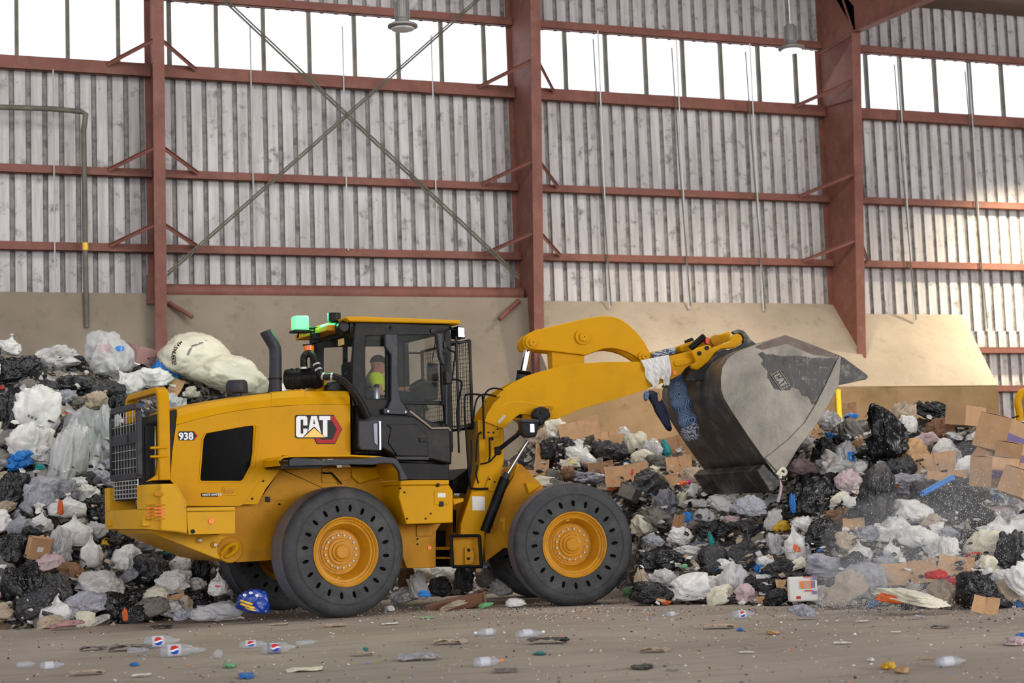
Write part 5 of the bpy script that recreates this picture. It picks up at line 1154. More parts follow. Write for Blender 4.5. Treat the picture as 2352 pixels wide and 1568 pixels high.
# per photo column: (distance, photo row) of the heap surface from toe to crest; 'g' is the ground there
HEAP = [(-560, [(20.2, 'g'), (20.8, 'g'), (21.6, 'g'), (22.6, 'g'), (24.2, 'g')]), (-380, [(19.4, 'g'), (20.1, 1370), (21.2, 1270), (22.4, 1170), (23.8, 1080)]),
        (-160, [(18.9, 'g'), (19.6, 1330), (20.6, 1150), (21.8, 950), (23.2, 785)]),
        (60, [(18.7, 'g'), (19.4, 1330), (20.5, 1150), (21.8, 950), (23.4, 805)]),
        (160, [(18.8, 'g'), (19.5, 1330), (20.6, 1150), (22, 950), (23.6, 815)]),
        (300, [(19.1, 'g'), (19.9, 1330), (21.2, 1170), (22.3, 980), (24, 820)]),
        (420, [(19.2, 'g'), (20.1, 1330), (21.6, 1200), (22.8, 1000), (24.5, 815)]),
        (520, [(19.4, 'g'), (20.6, 1340), (22, 1220), (23.1, 1000), (24.6, 830)]),
        (590, [(21.6, 'g'), (22.1, 1330), (22.8, 1200), (23.6, 1000), (24.8, 850)]),
        (680, [(21.8, 'g'), (22.2, 1330), (23, 1200), (24, 1030), (25.2, 900)]),
        (850, [(21.8, 'g'), (22.3, 1330), (23, 1240), (24, 1150), (25.4, 1060)]),
        (1050, [(22.4, 'g'), (22.9, 1300), (23.4, 1230), (24.2, 1160), (25.4, 1100)]),
        (1180, [(22.8, 'g'), (23.2, 1290), (23.8, 1190), (24.6, 1100), (25.6, 1020)]),
        (1260, [(22.8, 'g'), (23.2, 1280), (23.9, 1170), (24.8, 1070), (26, 968)]),
        (1420, [(22.8, 'g'), (23.2, 1270), (23.9, 1170), (24.9, 1080), (26.2, 985)]),
        (1475, [(18.9, 'g'), (19.6, 1300), (20.6, 1195), (24.2, 1090), (26, 1000)]),
        (1600, [(18.7, 'g'), (19.5, 1280), (20.5, 1190), (24, 1095), (25.6, 1025)]),
        (1750, [(18.3, 'g'), (19.1, 1280), (20.3, 1195), (22.6, 1110), (24.6, 1020)]),
        (1840, [(17.9, 'g'), (18.9, 1260), (20.2, 1150), (21.8, 1060), (23.6, 985)]),
        (1950, [(17.2, 'g'), (18.3, 1270), (19.7, 1130), (21.2, 1020), (22.8, 945)]),
        (2100, [(16.8, 'g'), (17.9, 1280), (19.3, 1140), (20.9, 1020), (22.6, 945)]),
        (2250, [(16.6, 'g'), (17.7, 1280), (19.1, 1150), (20.6, 1040), (22.4, 965)]),
        (2520, [(16.4, 'g'), (17.5, 1280), (19.0, 1160), (20.6, 1060), (22.4, 985)]), (2760, [(17.2, 'g'), (18.3, 1330), (19.6, 1260), (21, 1200), (22.6, 1150)]), (2960, [(18.6, 'g'), (19.4, 'g'), (20.4, 'g'), (21.6, 'g'), (23, 'g')])]
HX = np.array([h[0] for h in HEAP], float)
HD = np.array([[d for d, _ in h[1]] for h in HEAP]); HY = np.array([[ground_py(h[0], d)+6 if y == 'g' else y for d, y in h[1]] for h in HEAP], float)
def heap_col(px):
    return np.array([np.interp(px, HX, HD[:, k]) for k in range(5)]), np.array([np.interp(px, HX, HY[:, k]) for k in range(5)])
def heap_depth(px, py):
    d, y = heap_col(px)
    if py >= y[0]: return float(min(d[0], on_ground_depth(px, py)))
    return float(np.interp(-py, -y, d))
def on_ground_depth(px, py):
    D = ray(px, py); return -EYE/D[2]
hm = MB(); cols = np.arange(-560, 2961, 20); K = 22; vs = []
for c in cols:
    d, y = heap_col(c); t = np.linspace(0, 1, K-6)
    dd = np.interp(t, np.linspace(0, 1, 5), d); yy = np.interp(t, np.linspace(0, 1, 5), y)
    pts = [P(c, b, a) for a, b in zip(dd, yy)]
    top = pts[-1]; nrm = ray(c, 784); nrm = nrm/np.linalg.norm(nrm)
    for k in range(1, 7): pts.append(top+np.array([nrm[0], nrm[1], 0])*k*.55-np.array([0, 0, top[2]*max(0, (k-1)/5)**1.3+.12*k]))
    vs += pts
vs = np.array(vs)
hsh = rng.random((4096,))
def vnoise(p, f, seed=0):
    q = np.asarray(p)*f+seed*17.3; i = np.floor(q).astype(int); w_ = q-i; w_ = w_*w_*(3-2*w_); out = 0
    for a in (0, 1):
        for b_ in (0, 1):
            for c in (0, 1):
                h = hsh[((i[:, 0]+a)*73+(i[:, 1]+b_)*179+(i[:, 2]+c)*283+seed*31) & 4095]
                out = out+h*np.where(a, w_[:, 0], 1-w_[:, 0])*np.where(b_, w_[:, 1], 1-w_[:, 1])*np.where(c, w_[:, 2], 1-w_[:, 2])
    return out*2-1
nz_ = vnoise(vs, 2.2)*.12+vnoise(vs, 5, 1)*.06
cdir = (CAM-vs); cdir[:, 2] = 0; cdir /= np.linalg.norm(cdir, axis=1)[:, None]
vs = vs-cdir*.16+cdir*nz_[:, None]; vs[:, 2] += nz_*.5-.08
nc = len(cols)
hm.add(vs, [(i*K+k, (i+1)*K+k, (i+1)*K+k+1, i*K+k+1) for i in range(nc-1) for k in range(K-1)])
ho = hm.build('refuse_heap', rubbish_m, loc=(12, -8, 0), sharp=180)
sd = ho.modifiers.new('sub', 'SUBSURF'); sd.levels = 2; sd.render_levels = 2
tx = bpy.data.textures.new('lump', 'CLOUDS'); tx.noise_scale = .22; dm = ho.modifiers.new('disp', 'DISPLACE'); dm.texture = tx; dm.strength = .28; dm.texture_coords = 'GLOBAL'
tag(ho, 'compacted mass of mixed refuse filling the heaps along the wall', 'refuse', None, 'stuff')

# ---- shapes
def ico(level):
    bm = bmesh.new(); bmesh.ops.create_icosphere(bm, subdivisions=level, radius=1)
    bm.verts.ensure_lookup_table(); v = np.array([p.co[:] for p in bm.verts]); f = [tuple(q.index for q in g.verts) for g in bm.faces]; bm.free(); return v, f
ICO = {k: ico(k) for k in (4, 5, 6)}
def ridged(p, f, seed): return 1-2*np.abs(vnoise(p, f, seed))
def mesh_from(v, f, name, smooth=True):
    me = bpy.data.meshes.new(name); me.from_pydata(v.tolist(), [], f); me.polygons.foreach_set('use_smooth', [smooth]*len(f)); me.update(); return me
def bag_mesh(seed, level=5, knot=False, lump=.3, crease=.10, wrinkle=.035, radial=.0, flat=.75):
    v, f = ICO[level]; v = v.copy(); rs = np.random.default_rng(seed)
    dirn = v.copy(); warp = np.stack([vnoise(v, 1.3, seed+k) for k in (3, 4, 5)], 1)*.45; w_ = v+warp
    r = 1+lump*vnoise(w_, 1.1, seed)+lump*.5*vnoise(w_, 2.2, seed+1)+crease*ridged(w_, 1.9, seed+2)+crease*.6*ridged(w_, 4.1, seed+6)+wrinkle*ridged(w_, 9, seed+7)
    if level > 4: r = r+wrinkle*.6*ridged(w_, 17, seed+8)
    th = np.arctan2(v[:, 1], v[:, 0])
    if knot:
        z = v[:, 2]; g = np.clip((z-.35)/.6, 0, 1)
        fold = np.sin(th*11+3*vnoise(v*1.0, 2, seed+9))*.5+np.sin(th*17+seed)*.3
        r = r*(1+.10*fold*g)
        xy = 1-.93*np.clip((z-.55)/.42, 0, 1)**.7
    out = v*r[:, None]
    if knot:
        out[:, :2] *= xy[:, None]
        up = np.clip((z-.8)/.2, 0, 1); out[:, 2] += .35*up; tuft = np.clip((z-.96)/.04, 0, 1); out[:, :2] += (v[:, :2]*tuft[:, None])*1.6
    out[:, 2] = np.where(out[:, 2] < -.45, -.45+(out[:, 2]+.45)*.35, out[:, 2])*flat
    out -= (out.min(0)+out.max(0))/2; out /= (out.max(0)-out.min(0)).max()/1.0
    return mesh_from(out, f, 'bag')
def sheet_mesh(seed, n=44, fold=.14, fine=.03, thick=.012, ragged=.12, flatc=False, aspect=.75):
    xs = np.linspace(-.5, .5, n); X, Y = np.meshgrid(xs, xs*aspect); p = np.stack([X.ravel(), Y.ravel(), 0*X.ravel()], 1)
    w_ = p+np.stack([vnoise(p, 2, seed), vnoise(p, 2, seed+1), 0*p[:, 0]], 1)*.2
    z = fold*ridged(w_, 2.0, seed+2)+fold*.4*ridged(w_, 4.6, seed+3)+fine*ridged(w_, 10, seed+4)
    if flatc: z = fold*np.abs(p[:, 0]-.1*vnoise(p, 1, seed))*1.1+fold*.5*np.abs(p[:, 1]+.15)*(p[:, 0] > 0)+fine*vnoise(p, 6, seed)
    rad = np.maximum(np.abs(p[:, 0])*2, np.abs(p[:, 1])*2/aspect); e = 1+ragged*vnoise(p, 5, seed+5)*(rad > .5)
    q = p*e[:, None]; q[:, 2] = z; q[:, 2] -= .25*np.clip(rad-.6, 0, 1)*(0 if flatc else 1)
    q2 = q.copy(); q2[:, 2] -= thick; N = len(q)
    f = [(j*n+i, j*n+i+1, (j+1)*n+i+1, (j+1)*n+i) for j in range(n-1) for i in range(n-1)]; fb = [tuple(N+k for k in reversed(t)) for t in f]
    per = [i for i in range(n)]+[j*n+n-1 for j in range(1, n)]+[(n-1)*n+i for i in range(n-2, -1, -1)]+[j*n for j in range(n-2, 0, -1)]
    side = [(per[k], N+per[k], N+per[(k+1) % len(per)], per[(k+1) % len(per)]) for k in range(len(per))]
    me = mesh_from(np.concatenate([q, q2]), f+fb+side, 'sheet'); me.set_sharp_from_angle(angle=math.radians(50 if not flatc else 30)); return me
MESH = {'knot': [bag_mesh(100+k, 5, True, .22, .07, .03) for k in range(6)],
        'bag': [bag_mesh(200+k, 5, False, .34, .12, .045) for k in range(8)],
        'loose': [bag_mesh(300+k, 5, False, .5, .2, .06, flat=.6) for k in range(8)],
        'sack': [bag_mesh(400+k, 5, False, .2, .05, .035) for k in range(3)],
        'film': [sheet_mesh(500+k, 52, .2, .05, .006, .3) for k in range(6)],
        'card': [sheet_mesh(600+k, 26, .16, .01, .014, .05, True) for k in range(5)],
        'paper': [sheet_mesh(700+k, 26, .1, .03, .008, .15) for k in range(5)],
        'bag_s': [bag_mesh(800+k, 4, False, .36, .16, .05) for k in range(6)],
        'loose_s': [bag_mesh(850+k, 4, False, .5, .24, .08, flat=.55) for k in range(6)]}
TO_CAM = lambda p: (CAM-p)/np.linalg.norm(CAM-p)
PLACED = []      # (label noun, px, py, size) for describing neighbours
def put(kind, px, py, w_px, h_px, name, label, cat, mat, depth=None, rot=None, tilt=0.0, seed=None, thick=None, group=None, lift=0.0, ground=False, sink=0.0):
    """an item whose silhouette is about w_px by h_px around (px, py), resting on the heap surface or floor there"""
    d = depth or (on_ground_depth(px, py+h_px*.46) if ground else heap_depth(px, py))
    s = d/F_PX; W = w_px*s; Hh = h_px*s; T = thick or (W+Hh)/2*.8
    me = MESH[kind][(seed if seed is not None else R.randrange(99)) % len(MESH[kind])]
    o = bpy.data.objects.new(name, me); COL.objects.link(o)
    if not me.materials: me.materials.append(mat)
    o.material_slots[0].link = 'OBJECT'; o.material_slots[0].material = mat
    c = P(px, py, d); a = rot if rot is not None else R.uniform(-.3, .3)
    co = np.array([v.co[:] for v in me.vertices]) if 'dim' not in me else None
    if co is not None: me['dim'] = [float(x) for x in (co.max(0)-co.min(0))]; me['cen'] = [float(x) for x in (co.max(0)+co.min(0))/2]
    dim = np.array(me['dim']); cen = np.array(me['cen'])
    # local axes: x across the picture plane (level), y away, z up; turned by tilt in the view plane, then by a yaw inside the shape
    yaw = R.uniform(0, 6.28) if kind not in ('card', 'paper', 'film', 'sack') else 0
    v3 = TO_CAM(c); v3[2] = 0; v3 /= np.linalg.norm(v3); rx = np.cross([0, 0, 1.], v3)*1.0; rx = np.array([-rx[0], -rx[1], 0])*-1
    base = Matrix(((rx[0], -v3[0], 0), (rx[1], -v3[1], 0), (0, 0, 1)))
    if kind in ('card', 'paper', 'film'):   # lay the sheet on the slope, facing up and outwards
        lean = R.uniform(.9, 1.25) if not ground else 0.05
        if ground: lean = .04
        base = base @ Matrix.Rotation(lean, 3, 'X'); sc3 = (W/dim[0], Hh/dim[1] if not ground else W*.7, max(W, Hh)*(.9 if not ground else .3))
        m3 = base @ Matrix.Rotation(a, 3, 'Z')
    else:
        if name in ('x',): pass
        sc3 = (W/dim[0], T/dim[1], Hh/dim[2]); 
        ry = Matrix.Rotation(tilt+(a if kind != 'knot' else a*.5), 3, 'Y')
        m3 = base @ ry
    S = Matrix.Diagonal(Vector(sc3)); M3 = m3 @ S
    if kind not in ('card', 'paper', 'film'):
        cy, sy = math.cos(yaw), math.sin(yaw)
        if kind in ('bag', 'loose', 'bag_s', 'loose_s'):
            k = round(yaw/(math.pi/2)) % 4; sc3 = (W/dim[0 if k % 2 == 0 else 1], T/dim[1 if k % 2 == 0 else 0], Hh/dim[2]); 
            M3 = m3 @ Matrix.Diagonal(Vector(sc3)) @ Matrix.Rotation(k*math.pi/2, 3, 'Z')
    c = c+np.array([0, 0, lift])-np.array([0, 0, sink])
    cc_ = Vector(c)-M3 @ Vector(cen)
    lo = min((M3 @ Vector((x, y, z)))[2]+cc_[2] for x in (cen[0]-dim[0]/2, cen[0]+dim[0]/2) for y in (cen[1]-dim[1]/2, cen[1]+dim[1]/2) for z in (cen[2]-dim[2]/2, cen[2]+dim[2]/2))
    if lo < .004: cc_[2] += (.004-lo)*(1 if ground else .6)
    o.matrix_world = Matrix.Translation(cc_) @ M3.to_4x4()
    zone = 'on the open floor' if ground else 'in the left heap' if px < 660 else 'in the middle heap' if px < 1440 else 'in the right heap'
    plural = {'trash bag': 'trash bags', 'cardboard': 'cardboard pieces', 'paper': 'papers', 'plastic': 'plastic scraps', 'plastic film': 'plastic films', 'rag': 'rags', 'sack': 'bulk sacks', 'paper bag': 'paper bags', 'mat': 'flat mats', 'packet': 'packets', 'wrapper': 'wrappers', 'strap': 'straps'}.get(cat)
    tag(o, label, cat, group or (plural+' '+zone if plural else None)); return o

def hero(kind, px, py, w, h, colour, name, label, cat, **kw):
    PLACED.append((kw.pop('short', None), px, py, max(w, h)))
    return put(kind, px, py, w, h, name, label, cat, BAG[colour] if isinstance(colour, str) else colour, **kw)
B, LB = 'trash_bag', 'trash bag'
# --- left heap, top to bottom
hero('sack', 452, 822, 175, 118, 'cream', 'bulk_sack', 'big cream bulk sack lying on the heap crest beyond the hood', 'sack', rot=0, tilt=.35, depth=24.3, seed=0, thick=1.1)
hero('sack', 535, 858, 190, 90, 'cream', 'bulk_sack', 'flattened pale cream sack sagging down towards the exhaust stack', 'sack', tilt=.35, depth=23.6, seed=1, thick=.9)
hero('bag', 247, 815, 125, 112, 'clear', B, 'large clear bag stuffed with pink and blue scraps on the left crest', LB, seed=3, short='the big clear bag')
hero('loose', 385, 845, 80, 62, 'blue', 'plastic_wad', 'bright blue crumpled plastic below the cream bulk sack', 'plastic', seed=2, short='the bright blue plastic')
hero('loose', 345, 868, 110, 50, 'white', B, 'small knotted white bag left of the bright blue plastic', LB, seed=4)
hero('knot', 22, 790, 60, 50, 'white', B, 'white bag at the far left end of the crest', LB, tilt=.3)
hero('loose', 130, 820, 110, 55, 'cloudy white', B, 'torn cloudy white bag on the left crest behind the black bags', LB, seed=5)
hero('loose', 40, 845, 110, 60, 'black', B, 'black bag slumped at the far left of the crest', LB)
hero('loose', 178, 878, 95, 40, 'charcoal', B, 'dull black bag left of the large clear bag, under the crest', LB, short='the dull black bag')
hero('bag', 82, 945, 130, 130, 'white', B, 'big upright white bag with faint print high on the left heap', LB, rot=.3, short='the big printed white bag')
hero('loose', 70, 1020, 120, 100, 'white', B, 'lower sagging half-empty white bag beneath the big printed white bag', LB)
hero('loose', 45, 1055, 70, 45, 'blue', 'plastic_wad', 'blue plastic sheet hanging from the white bag at the left', 'plastic', short='the hanging blue plastic')
hero('film', 190, 1010, 140, 190, 'clear', 'plastic_film', 'long clear plastic film draped down the left heap beside the grille', 'plastic film', seed=1, short='the draped clear film')
hero('loose', 160, 1040, 90, 170, 'cloudy white', 'plastic_film', 'cloudy twisted plastic film under the draped clear film', 'plastic film', tilt=.1)
hero('loose', 240, 985, 60, 120, 'clear', 'plastic_film', 'narrow clear film strip next to the dark grille', 'plastic film')
hero('loose', 215, 920, 70, 45, 'beige', 'rag', 'beige rag with a rolled edge above the draped clear film', 'rag')
hero('loose', 272, 935, 60, 70, 'black', B, 'black bag tucked behind the top of the yellow guard hoop', LB)
hero('loose', 20, 950, 60, 110, 'black', B, 'black bag left of the big printed white bag', LB)
hero('bag', 30, 1130, 75, 95, 'black', B, 'shiny black bag at the left frame edge below the hanging blue plastic', LB)
hero('loose', 100, 1130, 110, 80, 'pale grey', B, 'grey-white thin bag with a long twisted neck on the left heap', LB)
hero('knot', 155, 1160, 90, 60, 'white', B, 'white bag with orange drawstring showing on the left heap', LB, short='the orange-tied white bag')
hero('bag_s', 138, 1165, 16, 36, 'orange', 'drawstring', 'orange drawstring on the white bag on the left heap', 'drawstring', depth=20.2)
hero('loose', 200, 1130, 60, 40, 'white', B, 'small white bag right above the round white bag', LB)
hero('loose', 222, 1155, 75, 45, 'black', B, 'rounded black bag against the counterweight', LB)
hero('loose', 235, 1185, 80, 50, 'black', B, 'flat black bag under the rounded black bag by the counterweight', LB)
hero('knot', 170, 1215, 90, 80, 'white', B, 'plump round white bag in the middle of the left heap', LB, tilt=.0, short='the plump round white bag')
hero('knot', 45, 1200, 60, 60, 'pale grey', B, 'knotted pale bag at the far left, mid height', LB)
hero('knot', 98, 1195, 52, 56, 'white', B, 'small white bag with a blue tie left of the plump round white bag', LB)
hero('loose', 140, 1250, 60, 90, 'clear', B, 'clear bag of soft scraps below the plump round white bag', LB)
hero('knot', 210, 1262, 55, 85, 'white', B, 'white bag with a tall twisted neck on the left heap', LB, seed=2, short='the tall-necked white bag')
hero('loose', 265, 1245, 90, 60, 'black', B, 'black bag behind the tall-necked white bag', LB)
hero('bag_s', 246, 1246, 28, 22, 'yellow', 'plastic_wad', 'yellow plastic scrap on a black bag on the left heap', 'plastic')
hero('loose', 30, 1260, 90, 75, 'black', B, 'broad black bag left of the cardboard box on the left heap', LB)
hero('bag', 292, 1282, 72, 70, 'white', B, 'smooth white bag under the front of the counterweight', LB, short='the smooth white bag')
hero('bag', 345, 1305, 90, 75, 'charcoal', B, 'dull black bag right of the smooth white bag', LB)
hero('loose', 340, 1240, 90, 50, 'cloudy white', B, 'pale bag directly under the sloped counterweight belly', LB)
hero('loose', 405, 1262, 60, 26, 'teal', 'plastic_wad', 'pale teal film under the counterweight belly', 'plastic')
hero('knot', 412, 1288, 55, 60, 'white', B, 'small white bag left of the far rear tyre', LB)
hero('bag', 462, 1310, 46, 62, 'black', B, 'black bag tight beside the far rear tyre', LB)
hero('loose', 395, 1338, 100, 60, 'white', B, 'wide white bag with red tie at the heap foot', LB)
hero('card', 392, 1378, 65, 30, card_m, 'cardboard_piece', 'flap of brown cardboard under the wide white bag', 'cardboard')
hero('bag', 458, 1378, 70, 48, 'black', B, 'glossy black bag at the heap foot before the far rear tyre', LB, short='the glossy black bag')
hero('knot', 500, 1335, 48, 68, 'white', B, 'white bag with red print propped on the far rear tyre', LB, depth=19.6)
hero('loose', 35, 1345, 75, 95, 'black', B, 'large black bag at the lower left frame edge', LB)
hero('loose', 85, 1340, 65, 75, 'black', B, 'gathered black bag right of the large lower left black bag', LB)
hero('loose', 130, 1350, 70, 80, 'charcoal', B, 'flat black bag below the pink-brown pulp', LB)
hero('loose', 110, 1290, 80, 40, 'pink', B, 'pinkish thin bag below the cardboard box on the left heap', LB)
hero('loose', 232, 1345, 120, 75, 'cloudy white', B, 'big translucent bag at the foot of the left heap', LB, short='the big translucent bag')
hero('bag', 195, 1385, 110, 60, 'pale grey', B, 'sagging translucent bag in front of the big translucent bag', LB)
hero('knot', 132, 1405, 90, 72, 'white', B, 'white ribbed bag resting on the floor at the left', LB, ground=True, short='the white floor bag')
hero('loose', 270, 1390, 95, 70, 'black', B, 'black bag spilling brown waste on the floor at the left', LB)
hero('bag_s', 287, 1410, 14, 34, 'orange', 'plastic_wad', 'orange wrapper poking from a black bag on the floor', 'wrapper', depth=18.6)
hero('loose', 390, 1400, 65, 42, 'cloudy white', B, 'low grey-white bag between the black floor bags', LB)
hero('loose', 500, 1408, 130, 46, 'clear', 'plastic_film', 'flattened clear film with scraps on the floor before the rear tyre', 'plastic film', ground=True)
hero('loose', 425, 1418, 60, 28, 'pale grey', 'plastic_film', 'thin grey film lying left of the flattened clear film', 'plastic film', ground=True)
hero('bag', 582, 1380, 80, 58, simple('navy_snack_foil', (18, 58, 150), .3), 'snack_bag', 'glossy blue snack bag with yellow lettering beside the rear tyre', 'snack bag', depth=18.5, short='the blue snack bag')
hero('loose', 45, 1432, 110, 20, 'black', 'mat', 'flat black mat at the lower left on the floor', 'mat', ground=True)
hero('loose', 155, 1438, 84, 16, 'dusty pink', 'mat', 'flat dull red mat under the white floor bag', 'mat', ground=True)
# --- under and behind the machine
def gput(kind, px, py, w, h, colour, name, label, cat, **kw): return hero(kind, px, py, w, h, colour, name, label, cat, depth=kw.pop('depth', None) or on_ground_depth(px, py+h*.45), **kw)
gput('loose', 960, 1345, 50, 70, 'white', B, 'white crumpled bag right behind the rear tyre under the machine', LB, depth=20.6)
gput('loose', 1010, 1345, 60, 50, 'charcoal', B, 'charcoal bag under the middle of the machine', LB, depth=21)
gput('loose', 1065, 1330, 50, 60, 'charcoal', B, 'second charcoal bag under the step of the machine', LB, depth=21.2)
gput('loose', 935, 1372, 85, 40, 'cloudy white', B, 'dirty translucent bag on the floor by the rear tyre', LB)
gput('bag_s', 975, 1362, 32, 16, 'blue', 'plastic_wad', 'small blue scrap on the litter behind the rear tyre', 'plastic', depth=18.8)
gput('bag_s', 1120, 1325, 60, 50, 'grey', 'plastic_wad', 'grey wrapped waste between the machine step and front tyre', 'waste', depth=21.5)
gput('bag_s', 935, 1325, 40, 60, 'brown', 'paper_bag', 'brown paper bag behind the rear tyre', 'paper bag', depth=21)
gput('bag_s', 1040, 1395, 70, 16, 'beige', 'rag', 'trodden beige rag on the floor beneath the machine', 'rag')
gput('bag_s', 1115, 1392, 40, 12, 'green', 'wrapper', 'flat green wrapper on the floor beneath the machine step', 'wrapper')
gput('bag_s', 895, 1398, 26, 14, 'white', 'drink_can', 'crushed white and red can at the rear tyre', 'can')
gput('bag_s', 1185, 1385, 50, 22, 'white', 'paper', 'white torn paper left of the front tyre', 'paper')
gput('loose', 1150, 1350, 60, 40, 'cloudy white', B, 'dirty white bag behind the front tyre', LB, depth=21.4)
# --- middle heap
hero('card', 1330, 985, 95, 46, card_m, 'cardboard_piece', 'torn brown cardboard sheet on the crest of the middle heap', 'cardboard', depth=25.6, short='the crest cardboard')
hero('card', 1400, 1005, 70, 40, card_m, 'cardboard_piece', 'folded brown cardboard just right of the crest cardboard', 'cardboard')
hero('loose', 1272, 985, 60, 55, 'cream', B, 'off-white bag on the crest of the middle heap', LB)
hero('paper', 1320, 1021, 40, 36, BAG['white'], 'paper', 'bright white square card on the middle heap', 'paper', short='the white square card')
hero('paper', 1310, 1062, 48, 32, BAG['cream'], 'paper', 'cream card with a yellow mark on the middle heap', 'paper')
hero('loose', 1265, 1038, 75, 70, 'black', B, 'matt black bag behind the lift cylinder', LB)
hero('loose', 1400, 1035, 90, 50, 'charcoal', B, 'crushed charcoal bag right of the white square card', LB)
hero('loose', 1460, 1020, 60, 60, 'cream', B, 'upright cream bag on the middle heap crest', LB)
hero('loose', 1500, 1035, 50, 60, 'cloudy white', B, 'cloudy torn bag at the right end of the middle crest', LB)
hero('card', 1440, 1090, 105, 56, card_m, 'cardboard_piece', 'large flattened cardboard box with red bands above the front tyre', 'cardboard', seed=1, short='the red-banded cardboard')
hero('card', 1380, 1075, 60, 34, card_dark, 'cardboard_piece', 'bent damp cardboard left of the red-banded cardboard', 'cardboard')
hero('card', 1245, 1055, 34, 90, card_m, 'cardboard_piece', 'tall leaning cardboard strip right of the headlight', 'cardboard')
hero('card', 1215, 1095, 40, 42, card_m, 'cardboard_piece', 'small square of cardboard beside the tower', 'cardboard')
hero('loose', 1350, 1096, 90, 28, 'pale grey', 'plastic_film', 'pale grey film just over the front tyre', 'plastic film')
hero('bag_s', 1530, 1030, 24, 46, 'teal', 'plastic_wad', 'teal plastic strip left of the bucket edge', 'plastic')
hero('card', 1560, 1070, 60, 50, card_m, 'cardboard_piece', 'torn cardboard left of the lower bucket corner', 'cardboard')
hero('card', 1530, 1105, 60, 30, card_m, 'cardboard_piece', 'flat cardboard piece below the torn one at the bucket', 'cardboard')
hero('bag_s', 1405, 1115, 26, 24, 'orange', 'plastic_wad', 'orange rag by the front tyre top', 'rag')
hero('bag_s', 1565, 1110, 34, 12, 'orange', 'plastic_wad', 'orange strap left of the cutting edge', 'strap')
hero('bag_s', 1580, 1106, 14, 12, 'magenta', 'plastic_wad', 'tiny magenta scrap left of the cutting edge', 'plastic')
# --- front part of the right heap
hero('loose', 1465, 1150, 70, 42, 'black', B, 'black bag touching the front tyre top right', LB)
hero('loose', 1530, 1155, 60, 70, 'pale grey', B, 'streaked grey film bag under the cutting edge, left', LB)
hero('bag_s', 1590, 1130, 38, 42, 'white', B, 'small white tied bag left of the cutting edge', LB)
hero('bag', 1472, 1205, 56, 50, 'cream', B, 'pale flattened bag right beside the front tyre', LB)
hero('loose', 1600, 1155, 70, 22, 'white', 'paper', 'white paper sheet under the bucket', 'paper')
hero('bag_s', 1572, 1190, 44, 30, 'blue', 'plastic_wad', 'bright blue printed sheet in the rubbish under the bucket', 'plastic')
hero('loose', 1620, 1185, 60, 40, 'cloudy white', B, 'clear bag of scraps under the bucket', LB)
hero('bag', 1718, 1160, 88, 50, 'pale grey', B, 'translucent grey bag hanging under the bucket lip', LB, depth=19.3, short='the hanging grey bag')
hero('card', 1555, 1215, 26, 80, card_dark, 'cardboard_piece', 'narrow upright cardboard under the bucket', 'cardboard')
hero('loose', 1565, 1230, 60, 44, 'white', 'paper', 'crumpled white printed paper mid-heap', 'paper')
hero('loose', 1500, 1240, 56, 30, 'pale grey', B, 'grey thin bag right of the front tyre', LB)
hero('bag', 1520, 1285, 120, 56, 'black', B, 'long low black bag right of the front tyre', LB, short='the long black bag')
hero('loose', 1640, 1215, 90, 44, 'black', B, 'black torn bag left of the grey wedge bag', LB)
hero('loose', 1590, 1265, 90, 26, 'cloudy white', 'plastic_film', 'pale film strip over the long black bag', 'plastic film')
hero('bag_s', 1634, 1240, 16, 42, 'teal', 'plastic_wad', 'teal glove-like scrap left of the grey wedge bag', 'plastic')
hero('knot', 1712, 1262, 105, 118, 'charcoal', B, 'tall wedge-shaped dark grey bag below the bucket', LB, seed=3, short='the grey wedge bag')
hero('loose', 1520, 1330, 70, 50, 'cloudy white', B, 'dusty translucent bag at the heap foot right of the front tyre', LB)
hero('bag', 1590, 1348, 122, 66, 'white', B, 'large pink-tinged white bag at the heap foot', LB, seed=5, short='the pink-tinged bag')
hero('loose', 1686, 1330, 76, 86, 'cloudy white', B, 'wrinkled translucent bag right of the pink-tinged bag', LB, short='the wrinkled translucent bag')
hero('loose', 1475, 1335, 40, 60, 'beige', 'rag', 'beige stained rag beside the front tyre', 'rag')
hero('bag_s', 1452, 1355, 50, 20, 'green', 'plastic_wad', 'green plastic film at the foot of the front tyre', 'plastic')
hero('loose', 1765, 1345, 70, 40, 'black', B, 'flat black plastic right of the wrinkled translucent bag', LB)
hero('paper', 1768, 1330, 60, 30, BAG['white'], 'paper', 'torn white paper on the flat black plastic', 'paper')
# printed white packet
hero('card', 1752, 1376, 30, 16, card_m, 'cardboard_piece', 'small tan cardboard block on the floor before the heap', 'cardboard')
# --- right heap
hero('bag', 1872, 1140, 130, 115, 'black', B, 'big crumpled black bag right of the bucket lip', LB, seed=1, short='the big crumpled black bag')
hero('loose', 1820, 1155, 16, 50, 'blue', 'plastic_wad', 'bright blue strap left of the big crumpled black bag', 'strap', depth=19.2)
hero('loose', 1850, 1075, 90, 40, 'pink', B, 'long pinkish bag over the big crumpled black bag', LB, tilt=.5)
hero('loose', 1950, 1105, 70, 60, 'pink', B, 'pink-veined bag left of the standing black bag', LB)
hero('bag', 1945, 1045, 60, 70, 'cloudy white', B, 'pale bag printed blue, left of the standing black bag', LB)
hero('loose', 1890, 1040, 60, 80, 'charcoal', B, 'dark half-seen bag by the bucket side', LB)
hero('loose', 1950, 985, 60, 55, 'grey', B, 'grey-brown bag under the right crest', LB)
hero('loose', 1905, 965, 56, 50, 'cloudy white', B, 'white-grey bag beside the bucket strip on the right crest', LB)
hero('bag_s', 1955, 955, 36, 16, 'blue', 'plastic_wad', 'blue film scrap on the right crest', 'plastic')
hero('card', 1950, 938, 34, 36, card_dark, 'cardboard_piece', 'dark cardboard corner on the right crest', 'cardboard')
